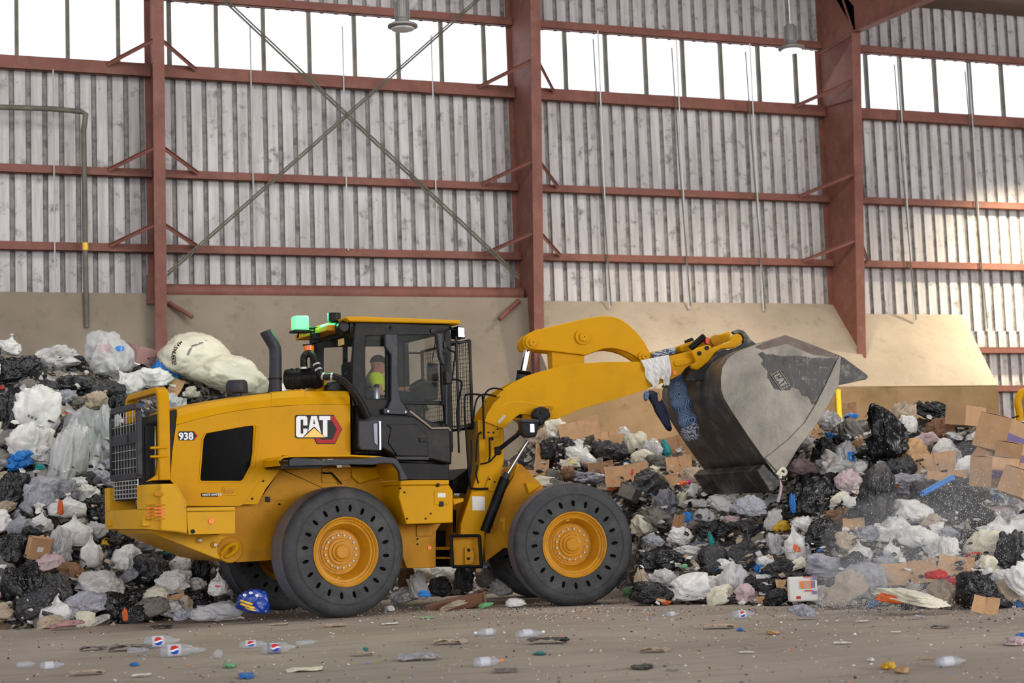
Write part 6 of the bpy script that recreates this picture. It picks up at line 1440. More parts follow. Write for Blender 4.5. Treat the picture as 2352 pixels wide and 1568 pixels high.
hero('bag', 2030, 990, 100, 140, 'black', B, 'glossy black bag standing on the right crest', LB, tilt=-.55, seed=4, short='the glossy standing black bag', depth=20.6)
hero('loose', 2025, 1045, 75, 90, 'black', B, 'black folds hanging below the glossy standing black bag', LB)
hero('bag', 2015, 1125, 92, 135, 'charcoal', B, 'tall sheer dark bag in the middle of the right heap', LB, seed=6, short='the tall sheer dark bag', depth=18.9)
hero('loose', 2075, 955, 60, 70, 'beige', B, 'stained clear bag of food waste on the right crest', LB)
hero('bag', 2085, 975, 46, 44, 'white', B, 'small white tied bag under the stained food bag', LB)
hero('loose', 2150, 945, 120, 50, 'black', B, 'black bag with a twisted peak on the right crest', LB, tilt=.4, short='the peaked black bag')
hero('bag', 2155, 985, 76, 54, 'brown', 'paper_bag', 'brown paper wrapped bundle on the right crest', 'paper bag')
hero('loose', 2205, 975, 50, 50, 'charcoal', B, 'dark plastic bag left of the carton', LB)
hero('bag', 2095, 1045, 80, 80, 'tan', 'paper_bag', 'tan paper bag streaked with red beside the black bags', 'paper bag', short='the red-streaked paper bag')
hero('bag', 2175, 1035, 76, 64, 'white', B, 'round white bag at the centre of the right heap', LB, short='the round white bag')
hero('loose', 2120, 1010, 70, 36, 'pink', B, 'soft pinkish bag above the round white bag', LB)
hero('card', 2145, 1065, 100, 60, card_m, 'cardboard_piece', 'split tan cardboard carton piece beneath the round white bag', 'cardboard')
hero('card', 2175, 1105, 90, 60, card_m, 'cardboard_piece', 'open brown carton flap above the blue tube', 'cardboard')
hero('bag', 2190, 1165, 135, 115, 'black', B, 'big shiny dark bag right of centre with white dust', LB, seed=2, short='the dusted dark bag')
hero('loose', 2210, 1110, 60, 30, 'black', B, 'small black bag above the dusted dark bag', LB)
hero('bag', 2088, 1175, 116, 60, 'white', B, 'broad white bag with pink stains in front of the tall sheer dark bag', LB, short='the stained broad white bag')
hero('loose', 2050, 1215, 90, 60, 'white', B, 'bulging white bag under the stained broad white bag', LB)
hero('bag', 2110, 1235, 100, 60, 'white', B, 'soft white bag right of the bulging white bag', LB)
hero('loose', 2160, 1260, 90, 60, 'white', B, 'loose white bag with brown specks low on the right heap', LB)
hero('knot', 2050, 1262, 46, 62, 'white', B, 'hanging white bag with long folds low on the right heap', LB)
hero('bag', 1898, 1225, 92, 78, 'black', B, 'round black bag below the big crumpled black bag', LB, seed=7, short='the round black bag')
hero('loose', 1930, 1185, 80, 40, 'brown', 'paper_bag', 'brown paper heap above the round black bag', 'paper bag')
hero('knot', 1828, 1245, 62, 100, 'white', B, 'white bag with an orange logo below the bucket lip', LB, short='the orange-marked white bag')
hero('loose', 1780, 1195, 50, 60, 'white', B, 'white shredded film beside the grey wedge bag', LB)
hero('loose', 1780, 1250, 44, 60, 'cloudy white', B, 'greenish translucent bag beside the orange-marked white bag', LB)
hero('bag_s', 1795, 1208, 44, 26, 'yellow', 'plastic_wad', 'yellow band of plastic beside the grey wedge bag', 'strap')
hero('loose', 1990, 1225, 70, 40, 'pale grey', B, 'grey film pack with a blue cap left of the bulging white bag', LB)
hero('knot', 1975, 1265, 60, 56, 'white', B, 'white bag with red tie in the lower right heap', LB)
hero('loose', 1900, 1300, 110, 56, 'pale grey', B, 'dusty grey film bundle low in the right heap', LB)
hero('bag', 1985, 1335, 120, 90, 'pale grey', B, 'large blue-grey bag at the heap foot with white dust', LB, seed=2, short='the large blue-grey bag')
hero('card', 2090, 1315, 130, 56, card_m, 'cardboard_piece', 'long torn brown cardboard low on the right heap', 'cardboard', seed=2, short='the long torn cardboard')
hero('card', 2195, 1300, 80, 56, card_m, 'cardboard_piece', 'arched brown cardboard right of the red packet', 'cardboard')
hero('bag_s', 2150, 1318, 56, 24, 'red', 'packet', 'red packet lying on the long torn cardboard', 'packet', depth=16.6)
hero('bag_s', 2045, 1370, 66, 30, 'orange', 'packet', 'rust orange packet at the foot of the right heap', 'packet', depth=16.3)
hero('loose', 2130, 1375, 90, 40, 'pink', B, 'pinkish white bag with a red spot at the right heap foot', LB)
hero('loose', 2095, 1395, 180, 34, 'cream', 'plastic_film', 'long dirty cream film along the floor at the right heap foot', 'plastic film', ground=True)
hero('bag', 2240, 1360, 100, 84, 'black', B, 'round black bag on the floor at the right', LB, seed=3, ground=True, short='the round black floor bag')
hero('loose', 2325, 1270, 80, 110, 'charcoal', B, 'sheer dark film bag at the right frame edge', LB)
hero('loose', 2310, 1135, 100, 60, 'cloudy white', B, 'white bag with a blue disc at the right frame edge', LB)
hero('loose', 2325, 1370, 70, 70, 'beige', B, 'pale stained sack on the floor at the right frame edge', LB)
# items standing on the floor before the heaps
hero('bag', 1842, 1409, 66, 30, 'pale grey', B, 'small pale grey bag alone on the open floor', LB, ground=True)
hero('card', 2265, 1400, 60, 44, card_m, 'cardboard_piece', 'curled brown card tumbling at the right floor', 'cardboard', depth=16.0)

# --- printed marks laid on the surface of the thing they belong to
from mathutils.bvhtree import BVHTree
def by_label(t): return [o for o in bpy.data.objects if o.get('label') == t][0]
def decals(label, marks, off=.006):
    o = by_label(label); mw = o.matrix_world.copy(); me = o.data
    tree = BVHTree.FromPolygons([mw @ v.co for v in me.vertices], [tuple(p.vertices) for p in me.polygons]); inv = mw.inverted()
    for name, mat, polys in marks:
        q = MB()
        for nx, ny, fn in polys:
            vs, ok = [], True
            for j in range(ny+1):
                for i in range(nx+1):
                    x, y = fn(i/nx, j/ny); D = Vector(ray(x, y)).normalized(); h = tree.ray_cast(Vector(CAM), D)
                    if h[0] is None: ok = False; break
                    vs.append(np.array(h[0]-D*off))
                if not ok: break
            if ok: q.add(vs, [(j*(nx+1)+i, j*(nx+1)+i+1, (j+1)*(nx+1)+i+1, (j+1)*(nx+1)+i) for j in range(ny) for i in range(nx)])
        if not q.v: print('no decal', label, name); continue
        m_ = q.build(name, mat, sharp=180); m_.parent = o; m_.matrix_parent_inverse = inv
def rect(cx, cy, w_, h_, a=0): 
    ca, sa = math.cos(a), math.sin(a); return (max(2, int(w_/5)), max(2, int(h_/5)), lambda s, t: (cx+(s-.5)*w_*ca-(t-.5)*h_*sa, cy+(s-.5)*w_*sa+(t-.5)*h_*ca))
def oval(cx, cy, w_, h_):
    def fn(s, t):
        u_, v_ = s*2-1, t*2-1; return cx+w_/2*u_*math.sqrt(1-v_*v_/2), cy+h_/2*v_*math.sqrt(1-u_*u_/2)
    return (4, 4, fn)
def stroke(x0, y0, x1, y1, w_=1.6):
    a = math.atan2(y1-y0, x1-x0); return (2, 1, lambda s, t: (x0+(x1-x0)*s-(t-.5)*w_*math.sin(a), y0+(y1-y0)*s+(t-.5)*w_*math.cos(a)))
GLYPH = {'M': [(0, 1, 0, 0), (0, 0, .5, .6), (.5, .6, 1, 0), (1, 0, 1, 1)], 'A': [(0, 1, .5, 0), (.5, 0, 1, 1), (.2, .65, .8, .65)], 'S': [(1, .1, .1, .1), (.1, .1, .1, .5), (.1, .5, .9, .5), (.9, .5, .9, .95), (.9, .95, 0, .95)], 'N': [(0, 1, 0, 0), (0, 0, 1, 1), (1, 1, 1, 0)], 'U': [(0, 0, 0, 1), (0, 1, 1, 1), (1, 1, 1, 0)], '8': [(0, 0, 1, 0), (1, 0, 1, 1), (1, 1, 0, 1), (0, 1, 0, 0), (0, .5, 1, .5)], '2': [(0, 0, 1, 0), (1, 0, 1, .5), (1, .5, 0, .5), (0, .5, 0, 1), (0, 1, 1, 1)]}
def glyphs(txt, path, h_, w_):
    out = []
    for k, ch in enumerate(txt):
        t = k/(len(txt)-1)*(len(path)-1); i = min(int(t), len(path)-2); t -= i; (x0, y0), (x1, y1) = path[i], path[i+1]
        x, y = x0+(x1-x0)*t, y0+(y1-y0)*t; a = math.atan2(y1-y0, x1-x0); ca, sa = math.cos(a), math.sin(a)
        for gx0, gy0, gx1, gy1 in GLYPH[ch]:
            f_ = lambda gx, gy: (x+(gx-.5)*w_*ca-(gy-.5)*h_*sa, y+(gx-.5)*w_*sa+(gy-.5)*h_*ca)
            out.append(stroke(*f_(gx0, gy0), *f_(gx1, gy1), 1.7))
    return out
decals('big cream bulk sack lying on the heap crest beyond the hood', [('printed_letters', logo_black, glyphs('MASNU822', [(414, 786), (402, 800), (398, 818), (400, 834)], 8, 5.5)), ('grey_strap', BAG['grey'], [stroke(440, 795, 424, 830, 5), stroke(475, 782, 440, 795, 4)])])
decals('big upright white bag with faint print high on the left heap', [('faint_print', BAG['grey'], glyphs('881', [(66, 955), (82, 962)], 5, 4) if 0 else glyphs('882', [(66, 955), (82, 962)], 5, 4))])
decals('glossy blue snack bag with yellow lettering beside the rear tyre', [('yellow_lettering', logo_gold, [rect(566, 1383, 30, 5, .3), rect(568, 1391, 34, 5, .3), rect(575, 1399, 26, 4, .3)]), ('white_spots', logo_white, [oval(562, 1366, 9, 7), oval(576, 1361, 9, 7), oval(590, 1367, 8, 6)])])
decals('white bag with an orange logo below the bucket lip', [('orange_logo', BAG['orange'], [rect(1826, 1258, 9, 16, .2), rect(1834, 1262, 9, 12, -.2)])])
decals('white bag with a blue disc at the right frame edge', [('blue_disc', BAG['blue'], [oval(2288, 1142, 18, 16)])])
decals('large flattened cardboard box with red bands above the front tyre', [('red_bands', red_paint, [rect(1420, 1078, 6, 20, .15), rect(1432, 1078, 6, 20, .15), rect(1452, 1084, 6, 14, .15)])], .004)
decals('white bag with red print propped on the far rear tyre', [('red_print', red_paint, [rect(503, 1332, 6, 22), rect(488, 1324, 5, 5), rect(500, 1346, 12, 4)])])
decals('cream card with a yellow mark on the middle heap', [('yellow_mark', logo_gold, [rect(1312, 1060, 12, 4, .3)])], .004)
decals('pale bag printed blue, left of the standing black bag', [('blue_print', BAG['blue'], [rect(1955, 1048, 16, 22)])])
decals('large clear bag stuffed with pink and blue scraps on the left crest', [('blue_scrap', BAG['blue'], [oval(262, 782, 50, 18), oval(276, 800, 22, 14)]), ('pink_scrap', BAG['pink'], [oval(238, 800, 34, 22)])], .004)
# --- boxes
def carton(px, py, d, w, h, dp, yaw, label, mat=card_m, bands=True, tiltz=0, flaps=True, name='cardboard_box'):
    c = P(px, py, d); root = empty(name, c-np.array([0, 0, h/2]), label, 'box'); root.rotation_euler = (tiltz, tiltz*.6, yaw)
    q = MB(); t = .006
    q.box((0, 0, h/2), (w, dp, h)); b_ = q.build('box_body', mat); b_.location = (0, 0, 0); 
    b_.data.transform(Matrix.Translation((0, 0, 0))); b_.parent = root
    lz = min(v.co.z for v in b_.data.vertices)
    for v in b_.data.vertices: v.co.z -= lz
    if flaps:
        for s in (1, -1):
            q = MB(); q.hexa([(-w/2, s*dp/2, h), (w/2, s*dp/2, h), (w/2, s*(dp/2+.001), h+t), (-w/2, s*(dp/2+.001), h+t), (-w/2, s*dp*.02, h+.01), (w/2, s*dp*.02, h+.01), (w/2, s*dp*.02, h+.016), (-w/2, s*dp*.02, h+.016)])
            f_ = q.build('flap', mat, loc=(0, 0, 0)); f_.parent = root
    if bands:
        q = MB(); q.box((0, -dp/2-.001, h*.45), (w*1.001, .002, h*.28)); q.box((w*.2, 0, h+.018), (w*.3, dp, .002)); 
        f_ = q.build('printed_band', card_print, loc=(0, 0, 0)); f_.parent = root
    PLACED.append((None, px, py, 80)); root['group'] = 'boxes in the left heap' if px < 660 else 'boxes in the right heap'; return root
carton(2290, 1000, 20.2, .62, .42, .42, .5, 'large carton with purple print high on the right heap', tiltz=.28)
carton(2335, 1050, 19.4, .5, .3, .36, .35, 'second purple-banded carton below the large printed one', tiltz=.2)
carton(2215, 955, 21.6, .5, .26, .3, .4, 'pinkish tan carton on the right crest beside the peaked black bag', bands=False, tiltz=.1, flaps=False)
carton(2280, 1085, 18.9, .52, .34, .3, .3, 'carton with a white sticker in the right heap above the dusted dark bag', tiltz=.1)
carton(2330, 1110, 18.5, .4, .3, .3, .55, 'tilted carton at the right frame edge', tiltz=.35)
carton(82, 1258, 19.8, .26, .26, .12, .35, 'brown box with a white shipping label on the left heap', bands=False, tiltz=.25)
carton(320, 815, 24.2, .42, .25, .3, .6, 'dusty pink box beside the large clear bag on the left crest', mat=BAG['dusty pink'], bands=False, flaps=False, tiltz=.25)
carton(1440, 1132, 22.2, .26, .17, .22, .8, 'charcoal grey carton over the front tyre', mat=BAG['grey'], bands=False, tiltz=.4, flaps=False)
q = MB(); c = P(82, 1262, 19.6)
lb_ = bpy.data.objects.get('cardboard_box.005')
q.box((0, -.061, .13), (.075, .003, .06)); f_ = q.build('shipping_label', white_label, loc=(0, 0, 0)); f_.parent = lb_
# brown plastic tray under the machine
p0 = on_ground(1045, 1398); tr_ = empty('plastic_tray', p0, 'long brown moulded plastic tray lying beneath the machine', 'tray'); tr_.rotation_euler = (0, -.06, -.15)
q = MB(); L_, W_, H_ = .62, .28, .17
for s in (1, -1):
    q.hexa([(-L_/2, s*W_/2*.8, 0), (L_/2, s*W_/2*.8, 0), (L_/2, s*(W_/2*.8+.01), 0), (-L_/2, s*(W_/2*.8+.01), 0), (-L_/2-.03, s*W_/2, H_*.45), (L_/2+.03, s*W_/2, H_), (L_/2+.03, s*(W_/2+.012), H_), (-L_/2-.03, s*(W_/2+.012), H_*.45)])
q.box((0, 0, .006), (L_, W_*.8, .012)); q.box((L_/2+.02, 0, H_/2), (.02, W_, H_)); o = q.build('tray_shell', plas_brown, loc=(0, 0, 0), bevel=.005); o.parent = tr_
q = MB(); q.box((L_/2+.035, 0, H_/2), (.03, W_*1.15, H_*1.1)); o = q.build('tray_rim', plas_brown, loc=(0, 0, 0), bevel=.008); o.parent = tr_
# blue tube
q = MB(); q.tube([P(2118, 1134, 18.0), P(2188, 1096, 18.3)], .032, 14); tag(q.build('foam_tube', BAG['blue']), 'bright blue tube sticking out of the right heap', 'tube')
# printed white packet with colourful panels
pk = empty('paper_packet', P(1846, 1385, 17.4), 'white printed packet with purple edge at the foot of the right heap', 'packet')
q = MB(); ax_p = (np.array([.95, -.31, 0]), np.array([.31, .95, 0]), np.array([0, 0, 1.]))
q.box(P(1843, 1352, 17.4), (.31, .09, .26), ax_p); q.build('packet_body', white_label, pk, bevel=.02)
for x, y, w_, h_, m_ in ((1872, 1326, .05, .05, card_print), (1872, 1360, .05, .035, card_print), (1852, 1342, .12, .075, orange_lens), (1852, 1342, .06, .06, logo_white), (1868, 1342, .035, .07, card_print), (1855, 1324, .09, .012, red_paint), (1858, 1356, .09, .012, red_paint), (1834, 1372, .05, .03, red_paint)):
    q = MB(); q.box(P(x, y, 17.4)+TO_CAM(P(x, y, 17.4))*.056, (w_, .006, h_), ax_p); q.build('printed_panel', m_, pk)

# --- fabric on the coupler
fr = FF
roll = fp(.1, c6, (360, 480), (395, 600), (440, 740), (490, 880)); 
q = MB(); q.tube(smooth_path(roll, 6), [.13+.012*math.sin(k*1.3) for k in range(len(smooth_path(roll, 6)))], 20); o = q.build('fabric_roll', fabric_blue); tag(o, 'blue patterned fabric roll hanging between lift arm and bucket', 'fabric')
tx2 = bpy.data.textures.new('folds', 'CLOUDS'); tx2.noise_scale = .16
def soft(o, s=.06, lv=2):
    m1 = o.modifiers.new('sub', 'SUBSURF'); m1.levels = lv; m1.render_levels = lv; m2 = o.modifiers.new('d', 'DISPLACE'); m2.texture = tx2; m2.strength = s; m2.texture_coords = 'GLOBAL'
soft(o)
q = MB(); pt = fp(.15, c6, (470, 870), (510, 940), (525, 985)); q.tube(smooth_path(pt, 5), [.10, .11, .12, .12, .12, .12, .115, .11, .10, .09, .07], 18); o = q.build('fabric_roll', fabric_grey); soft(o); tag(o, 'grey swirl-patterned fabric end below the blue fabric roll', 'fabric')
q = MB(); q.prism(FF, contour(FF, .35, c6, [(150, 590), (210, 575), (290, 640), (330, 780), (385, 930), (345, 935), (300, 900), (235, 760), (180, 660)]), .2, .35); o = q.build('cloth', BAG['navy']); tag(o, 'navy cloth hanging left of the blue fabric roll', 'fabric'); soft(o, .05, 1)
q = MB(); q.prism(FF, contour(FF, .3, c6, [(185, 300), (260, 285), (340, 262), (420, 250), (425, 320), (300, 350), (200, 360)]), .1, .3); o = q.build('cloth', fabric_grey); tag(o, 'grey patterned cloth bunched over the coupler link', 'fabric'); soft(o, .05, 1)
q = MB(); q.prism(FF, contour(FF, .4, c6, [(130, 600), (180, 590), (190, 640), (160, 690), (138, 680)]), .3, .4); o = q.build('cloth', fabric_blue); tag(o, 'small blue cloth corner under the lift arm', 'fabric'); soft(o, .04, 1)
rg = [(108, 365), (190, 348), (260, 330), (322, 320), (345, 390), (358, 440), (350, 520), (330, 575), (285, 585), (255, 550), (190, 580), (178, 545), (205, 520), (170, 455)]
ctr_ = FF.uz(*c6(250, 440), VA+.05)
q = MB(); n = 26; vs_, fs_ = [], []
def rag_uv(i, j):   # ruled patch: top edge to bottom edge
    t_ = i/n; topx, topy = 108+(330-108)*t_, 366-(366-322)*t_; 
    bx_ = 178+(350-178)*t_; by = 548+38*math.sin(t_*9)+(-20 if t_ > .8 else 0); s_ = j/n
    x = topx+(bx_-topx)*s_+10*math.sin(s_*7+t_*5)*s_; y = topy+(by-topy)*s_; return x, y
for j in range(n+1):
    for i in range(n+1):
        x, y = rag_uv(i, j); v_ = VA+.03+.035*math.sin(i*.9+j*.25)*(j/n)**.6+.015*math.sin(i*2.1-j*.5); u_, z_ = FF.uz(*c6(x, y), VA+.03); vs_.append(FF.w(u_, max(v_, VA+.008), z_))
N_ = len(vs_); vs_ += [p-FF.n*.006 for p in vs_]
fs_ = [(j*(n+1)+i, j*(n+1)+i+1, (j+1)*(n+1)+i+1, (j+1)*(n+1)+i) for j in range(n) for i in range(n)]; fs_ += [tuple(N_+k for k in reversed(f)) for f in fs_]
per = [i for i in range(n+1)]+[j*(n+1)+n for j in range(1, n+1)]+[n*(n+1)+i for i in range(n-1, -1, -1)]+[j*(n+1) for j in range(n-1, 0, -1)]
fs_ += [(per[k], N_+per[k], N_+per[(k+1) % len(per)], per[(k+1) % len(per)]) for k in range(len(per))]
q.add(vs_, fs_); o = q.build('plastic_rag', BAG['white'], sharp=180); tag(o, 'white plastic rag caught over the end of the lift arm', 'plastic')
q = MB(); q.prism(FF, contour(FF, VA, c6, [(250, 600), (270, 590), (285, 650), (280, 690), (255, 700), (245, 640)]), VA-.1, VA-.05); o = q.build('rag', BAG['tan']); soft(o, .04, 1); tag(o, 'tan scrap dangling under the white plastic rag', 'rag')
q = MB(); q.tube(smooth_path(fp(1.36, c6, (1175, 1262), (1200, 1225), (1225, 1212), (1245, 1240), (1228, 1262), (1205, 1250), (1200, 1290)), 5), .02, 8); tag(q.build('rope', BAG['cream']), 'pale knotted rope on the lower bucket corner', 'rope')
q = MB(); q.tube(smooth_path(fp(1.30, c6, (1188, 1300), (1205, 1350), (1195, 1420), (1180, 1475)), 5), [.02]*16, 8); tag(q.build('plastic_strip', BAG['pink']), 'pinkish plastic strip dangling from the bucket corner', 'plastic')

# --- yellow machine at the right edge
rt_ = empty('yellow_crane_arm', P(2350, 985, 24), 'yellow curved machine arm cut by the right frame edge', 'machine')
q = MB(); q.tube(smooth_path([P(2341, 978, 24), P(2342, 950, 24), P(2338, 925, 24), P(2345, 903, 24), P(2362, 896, 24)], 5), .055, 10); q.build('curved_arm', yellow, rt_)
q = MB(); q.tube(smooth_path([P(2310, 968, 23.9), P(2325, 960, 23.9), P(2340, 955, 23.9)], 4), .012, 6); q.build('hose', black_paint, rt_)
# ------------------------------------------------------------------ smaller rubbish between the named pieces
LM = [(s, x, y) for s, x, y, _ in PLACED if s]
LM += [('the exhaust stack', 628, 800), ('the black grille', 315, 1000), ('the counterweight', 400, 1180), ('the front tyre', 1310, 1250), ('the bucket lip', 1780, 1110), ('the headlight', 1215, 985), ('the cab', 920, 850), ('the printed packet', 1845, 1352), ('the purple-banded cartons', 2310, 1020), ('the blue tube', 2155, 1115), ('the far rear tyre', 570, 1340), ('the lower bucket edge', 1690, 1110), ('the left frame edge', 0, 1100), ('the bucket side', 1900, 950), ('the yellow machine arm', 2340, 930), ('the rear tyre', 640, 1400), ('the brown tray', 1045, 1370)]
USED = set()
def describe(size, colour, noun, px, py, shape):
    near = sorted(LM, key=lambda l: (l[1]-px)**2+(l[2]-py)**2)
    opts = []
    for s, x, y in near[:9]:
        dx, dy = px-x, py-y
        rel = ('right of' if dx > 0 else 'left of') if abs(dx) > abs(dy) else ('below' if dy > 0 else 'above')
        rel2 = ('below right of' if dx > 0 else 'below left of') if dy > 0 else ('above right of' if dx > 0 else 'above left of')
        r = math.hypot(dx, dy); far_ = 'close ' if r < 60 else ('' if r < 130 else 'well ')
        opts.append((far_+(rel2 if min(abs(dx), abs(dy)) > .45*max(abs(dx), abs(dy)) else rel), s))
    for shp in (shape, shape+' dusty', shape+' creased'):
        for rel, s in opts:
            l = f'{size} {shp} {colour} {noun} {rel} {s}'
            if l not in USED and len(l.split()) <= 16:
                USED.add(l); return l
    for i in range(len(opts)):
        for j in range(i+1, len(opts)):
            l = f'{size} {shape} {colour} {noun} between {opts[i][1]} and {opts[j][1]}'
            if l not in USED and len(l.split()) <= 16: USED.add(l); return l
    l = f'{size} {shape} {colour} {noun} {opts[0][0]} {opts[0][1]} and {opts[1][0]} {opts[1][1]}'; USED.add(l); return l
def inside(poly, x, y):
    c = False; n = len(poly)
    for i in range(n):
        (x1, y1), (x2, y2) = poly[i], poly[(i+1) % n]
        if (y1 > y) != (y2 > y) and x < (x2-x1)*(y-y1)/(y2-y1)+x1: c = not c
    return c
MASK = [[(280, 900), (390, 880), (395, 930), (540, 895), (700, 890), (700, 700), (1090, 740), (1090, 900), (1180, 800), (1500, 780), (1500, 900), (1240, 965), (1190, 1130), (1440, 1130), (1460, 1400), (1170, 1400), (1120, 1290), (930, 1300), (930, 1420), (620, 1420), (615, 1290), (520, 1290), (262, 1200), (262, 1100), (280, 1100)],
        [(1560, 900), (1590, 1090), (1620, 1128), (1780, 1128), (1800, 1060), (1890, 960), (1990, 870), (1700, 740), (1560, 780)]]
VIS = {'white': 15, 'cloudy white': 13, 'pale grey': 10, 'black': 15, 'charcoal': 9, 'cream': 6, 'grey': 8, 'beige': 8, 'brown': 4, 'tan': 5, 'pink': 2, 'blue': 2.2, 'teal': .9, 'green': .8, 'orange': 1.2, 'red': 1.3, 'yellow': .8, 'clear': 5}
VMID = {'white': 9, 'cream': 12, 'cloudy white': 8, 'black': 8, 'charcoal': 10, 'grey': 8, 'beige': 12, 'tan': 16, 'brown': 8, 'pale grey': 5, 'orange': 1.5, 'teal': 1.2, 'blue': 1}
CN = {'tan': 'tan', 'grey': 'dull grey', 'clear': 'clear'}
def pick(w_): ks = list(w_); return R.choices(ks, [w_[k] for k in ks])[0]
SP = []
def free(x, y, r, pl): return all((x-a)**2+(y-b)**2 > (r+c)**2 for a, b, c in pl)
cands = []
heros = [(x, y, s*.36) for _, x, y, s in PLACED]
count = 0
for step, rad, lo_, hi_, tries in ((0, 26, 54, 92, 3200), (1, 14, 30, 54, 8000)):
    for _ in range(tries):
        x = R.uniform(-70, 2430); d, y_ = heap_col(x); y = R.uniform(y_[4]+8, y_[0]-8)
        if any(inside(m, x, y) for m in MASK): continue
        if 640 < x < 1170 and y < 1290: continue
        if not free(x, y, rad*.55, SP+heros): continue
        if count > (125 if step == 0 else 470): break
        SP.append((x, y, rad)); count += 1
        big = R.uniform(lo_, hi_); w_ = big*R.uniform(.9, 1.5); h_ = big*R.uniform(.5, .95)
        mid = 1180 < x < 1620 and y < 1150
        col_ = pick(VMID if mid else VIS); zone_ = R.random()
        size = 'mid-sized' if step == 0 else 'small'
        if col_ in ('tan', 'brown') and zone_ < .75:
            put('card', x, y, w_, h_, 'cardboard_piece', describe(size, 'brown', 'cardboard piece', x, y, R.choice(['torn', 'bent', 'folded', 'flattened'])), 'cardboard', R.choice([card_m, card_m, card_dark]), rot=R.uniform(-1.5, 1.5))
        elif col_ in ('white', 'cream') and zone_ < .28 and step == 1:
            put('paper', x, y, w_*.9, h_, 'paper_sheet', describe(size, col_, 'paper', x, y, R.choice(['crumpled', 'torn', 'folded'])), 'paper', BAG[col_], rot=R.uniform(-1.5, 1.5))
        elif col_ in ('blue', 'teal', 'green', 'orange', 'red', 'yellow'):
            put('loose_s', x, y, w_*.55, h_*.5, 'plastic_wad', describe('little', col_, 'plastic scrap', x, y, R.choice(['crumpled', 'twisted', 'torn'])), 'plastic', BAG[col_], tilt=R.uniform(-.8, .8))
        elif col_ in ('beige', 'grey'):
            put('loose_s', x, y, w_, h_, 'rag', describe(size, CN.get(col_, col_), 'rag', x, y, R.choice(['crumpled', 'matted', 'limp'])), 'rag', BAG[col_], tilt=R.uniform(-.6, .6))
        else:
            kn = step == 0 and R.random() < .35
            put('knot' if kn else (R.choice(['bag', 'loose', 'loose']) if step == 0 else R.choice(['bag_s', 'loose_s', 'loose_s'])), x, y, w_, h_ if not kn else h_*1.15, B, describe(size, CN.get(col_, col_), 'bag', x, y, 'knotted' if kn else R.choice(['crumpled', 'loose', 'slack', 'squashed'])), LB, BAG[col_], tilt=R.uniform(-.5, .5))
print('filler', count)

# loose shreds too many to count, lying over the heaps
sh_mats = [BAG['white'], BAG['cloudy white'], BAG['charcoal'], card_m, BAG['beige'], BAG['blue'], BAG['orange'], BAG['black']]
def shred_field(name, pts, label, smin, smax, kinds):
    q = MB()
    for p, up in pts:
        s = R.uniform(smin, smax); q.cur = R.choices(range(8), kinds)[0]
        n = R.choice([4, 5, 6]); a0 = R.uniform(0, 6.28); nrm = np.array([R.gauss(0, .5), R.gauss(0, .5), 1.0]) if up else TO_CAM(p)+np.array([R.gauss(0, .5), R.gauss(0, .5), R.gauss(.4, .5)])
        nrm /= np.linalg.norm(nrm); X = np.cross(nrm, [.3, .5, .8]); X /= np.linalg.norm(X); Y = np.cross(nrm, X)
        e = R.uniform(.2, .8); ring = [p+s*(X*math.cos(a0+k*6.283/n)*R.uniform(.6, 1.1)+Y*e*math.sin(a0+k*6.283/n)*R.uniform(.6, 1.1))+nrm*R.uniform(-.25, .35)*s for k in range(n)]
        c_ = p+nrm*s*.12; k = len(q.v)
        lower = [r-nrm*.003 for r in ring]
        q.add(ring+lower+[c_, c_-nrm*.003], [(i, (i+1) % n, 2*n) for i in range(n)]+[(n+(i+1) % n, n+i, 2*n+1) for i in range(n)]+[(i, n+i, n+(i+1) % n, (i+1) % n) for i in range(n)])
    o = q.build(name, sh_mats, loc=(0, 0, 0) if name != 'x' else None, sharp=20); return tag(o, label, 'litter', None, 'stuff')
pts = []
for _ in range(3000):
    x = R.uniform(-20, 2370); d, y_ = heap_col(x); y = R.uniform(y_[4], y_[0])
    if any(inside(m, x, y) for m in MASK): continue
    pts.append((P(x, y, heap_depth(x, y)-R.uniform(-.05, .1)), False))
shred_field('heap_litter', pts, 'countless small scraps of film, paper and card strewn over the heaps', .02, .075, [16, 24, 26, 4, 16, .6, .6, 20])
pts = []
for _ in range(2600):
    x = R.uniform(-40, 2400); y = 1398+170*R.random()**1.9
    if R.random() < .35: y = 1395+30*R.random()
    p = on_ground(x, y, .006); pts.append((p, True))
for _ in range(900):   # litter band beneath the machine
    x = R.uniform(540, 1500); p = on_ground(x, R.uniform(1372, 1408), .01); pts.append((p, True))
shred_field('floor_litter', pts, 'tiny scraps and crumbs of litter scattered over the concrete floor', .004, .018, [18, 14, 16, 10, 22, 2, 2, 8])
# white granules bursting from a bag in the right heap
q = MB(); 
for _ in range(3800):
    x = R.gauss(2090, 110); y = R.gauss(1290, 85)
    if R.random() < .3: x = R.gauss(2235, 60); y = R.gauss(1180, 70)
    if R.random() < .25: x = R.uniform(1880, 2080); y = R.gauss(1385, 10)
    if y > 1400: continue
    dd = min(heap_depth(x, y), 17.4)-abs(R.gauss(.15, .3)); p = P(x, y, dd)
    if p[2] < .01: continue
    s = R.uniform(.0028, .0065); q.add([p+[s, 0, 0], p-[s, 0, 0], p+[0, s, 0], p-[0, s, 0], p+[0, 0, s], p-[0, 0, s]], [(0, 2, 4), (2, 1, 4), (1, 3, 4), (3, 0, 4), (2, 0, 5), (1, 2, 5), (3, 1, 5), (0, 3, 5)])
tag(q.build('white_granules', white_label, sharp=180), 'spray of tiny white granules over the dusted bags at the right', 'granules', None, 'stuff')

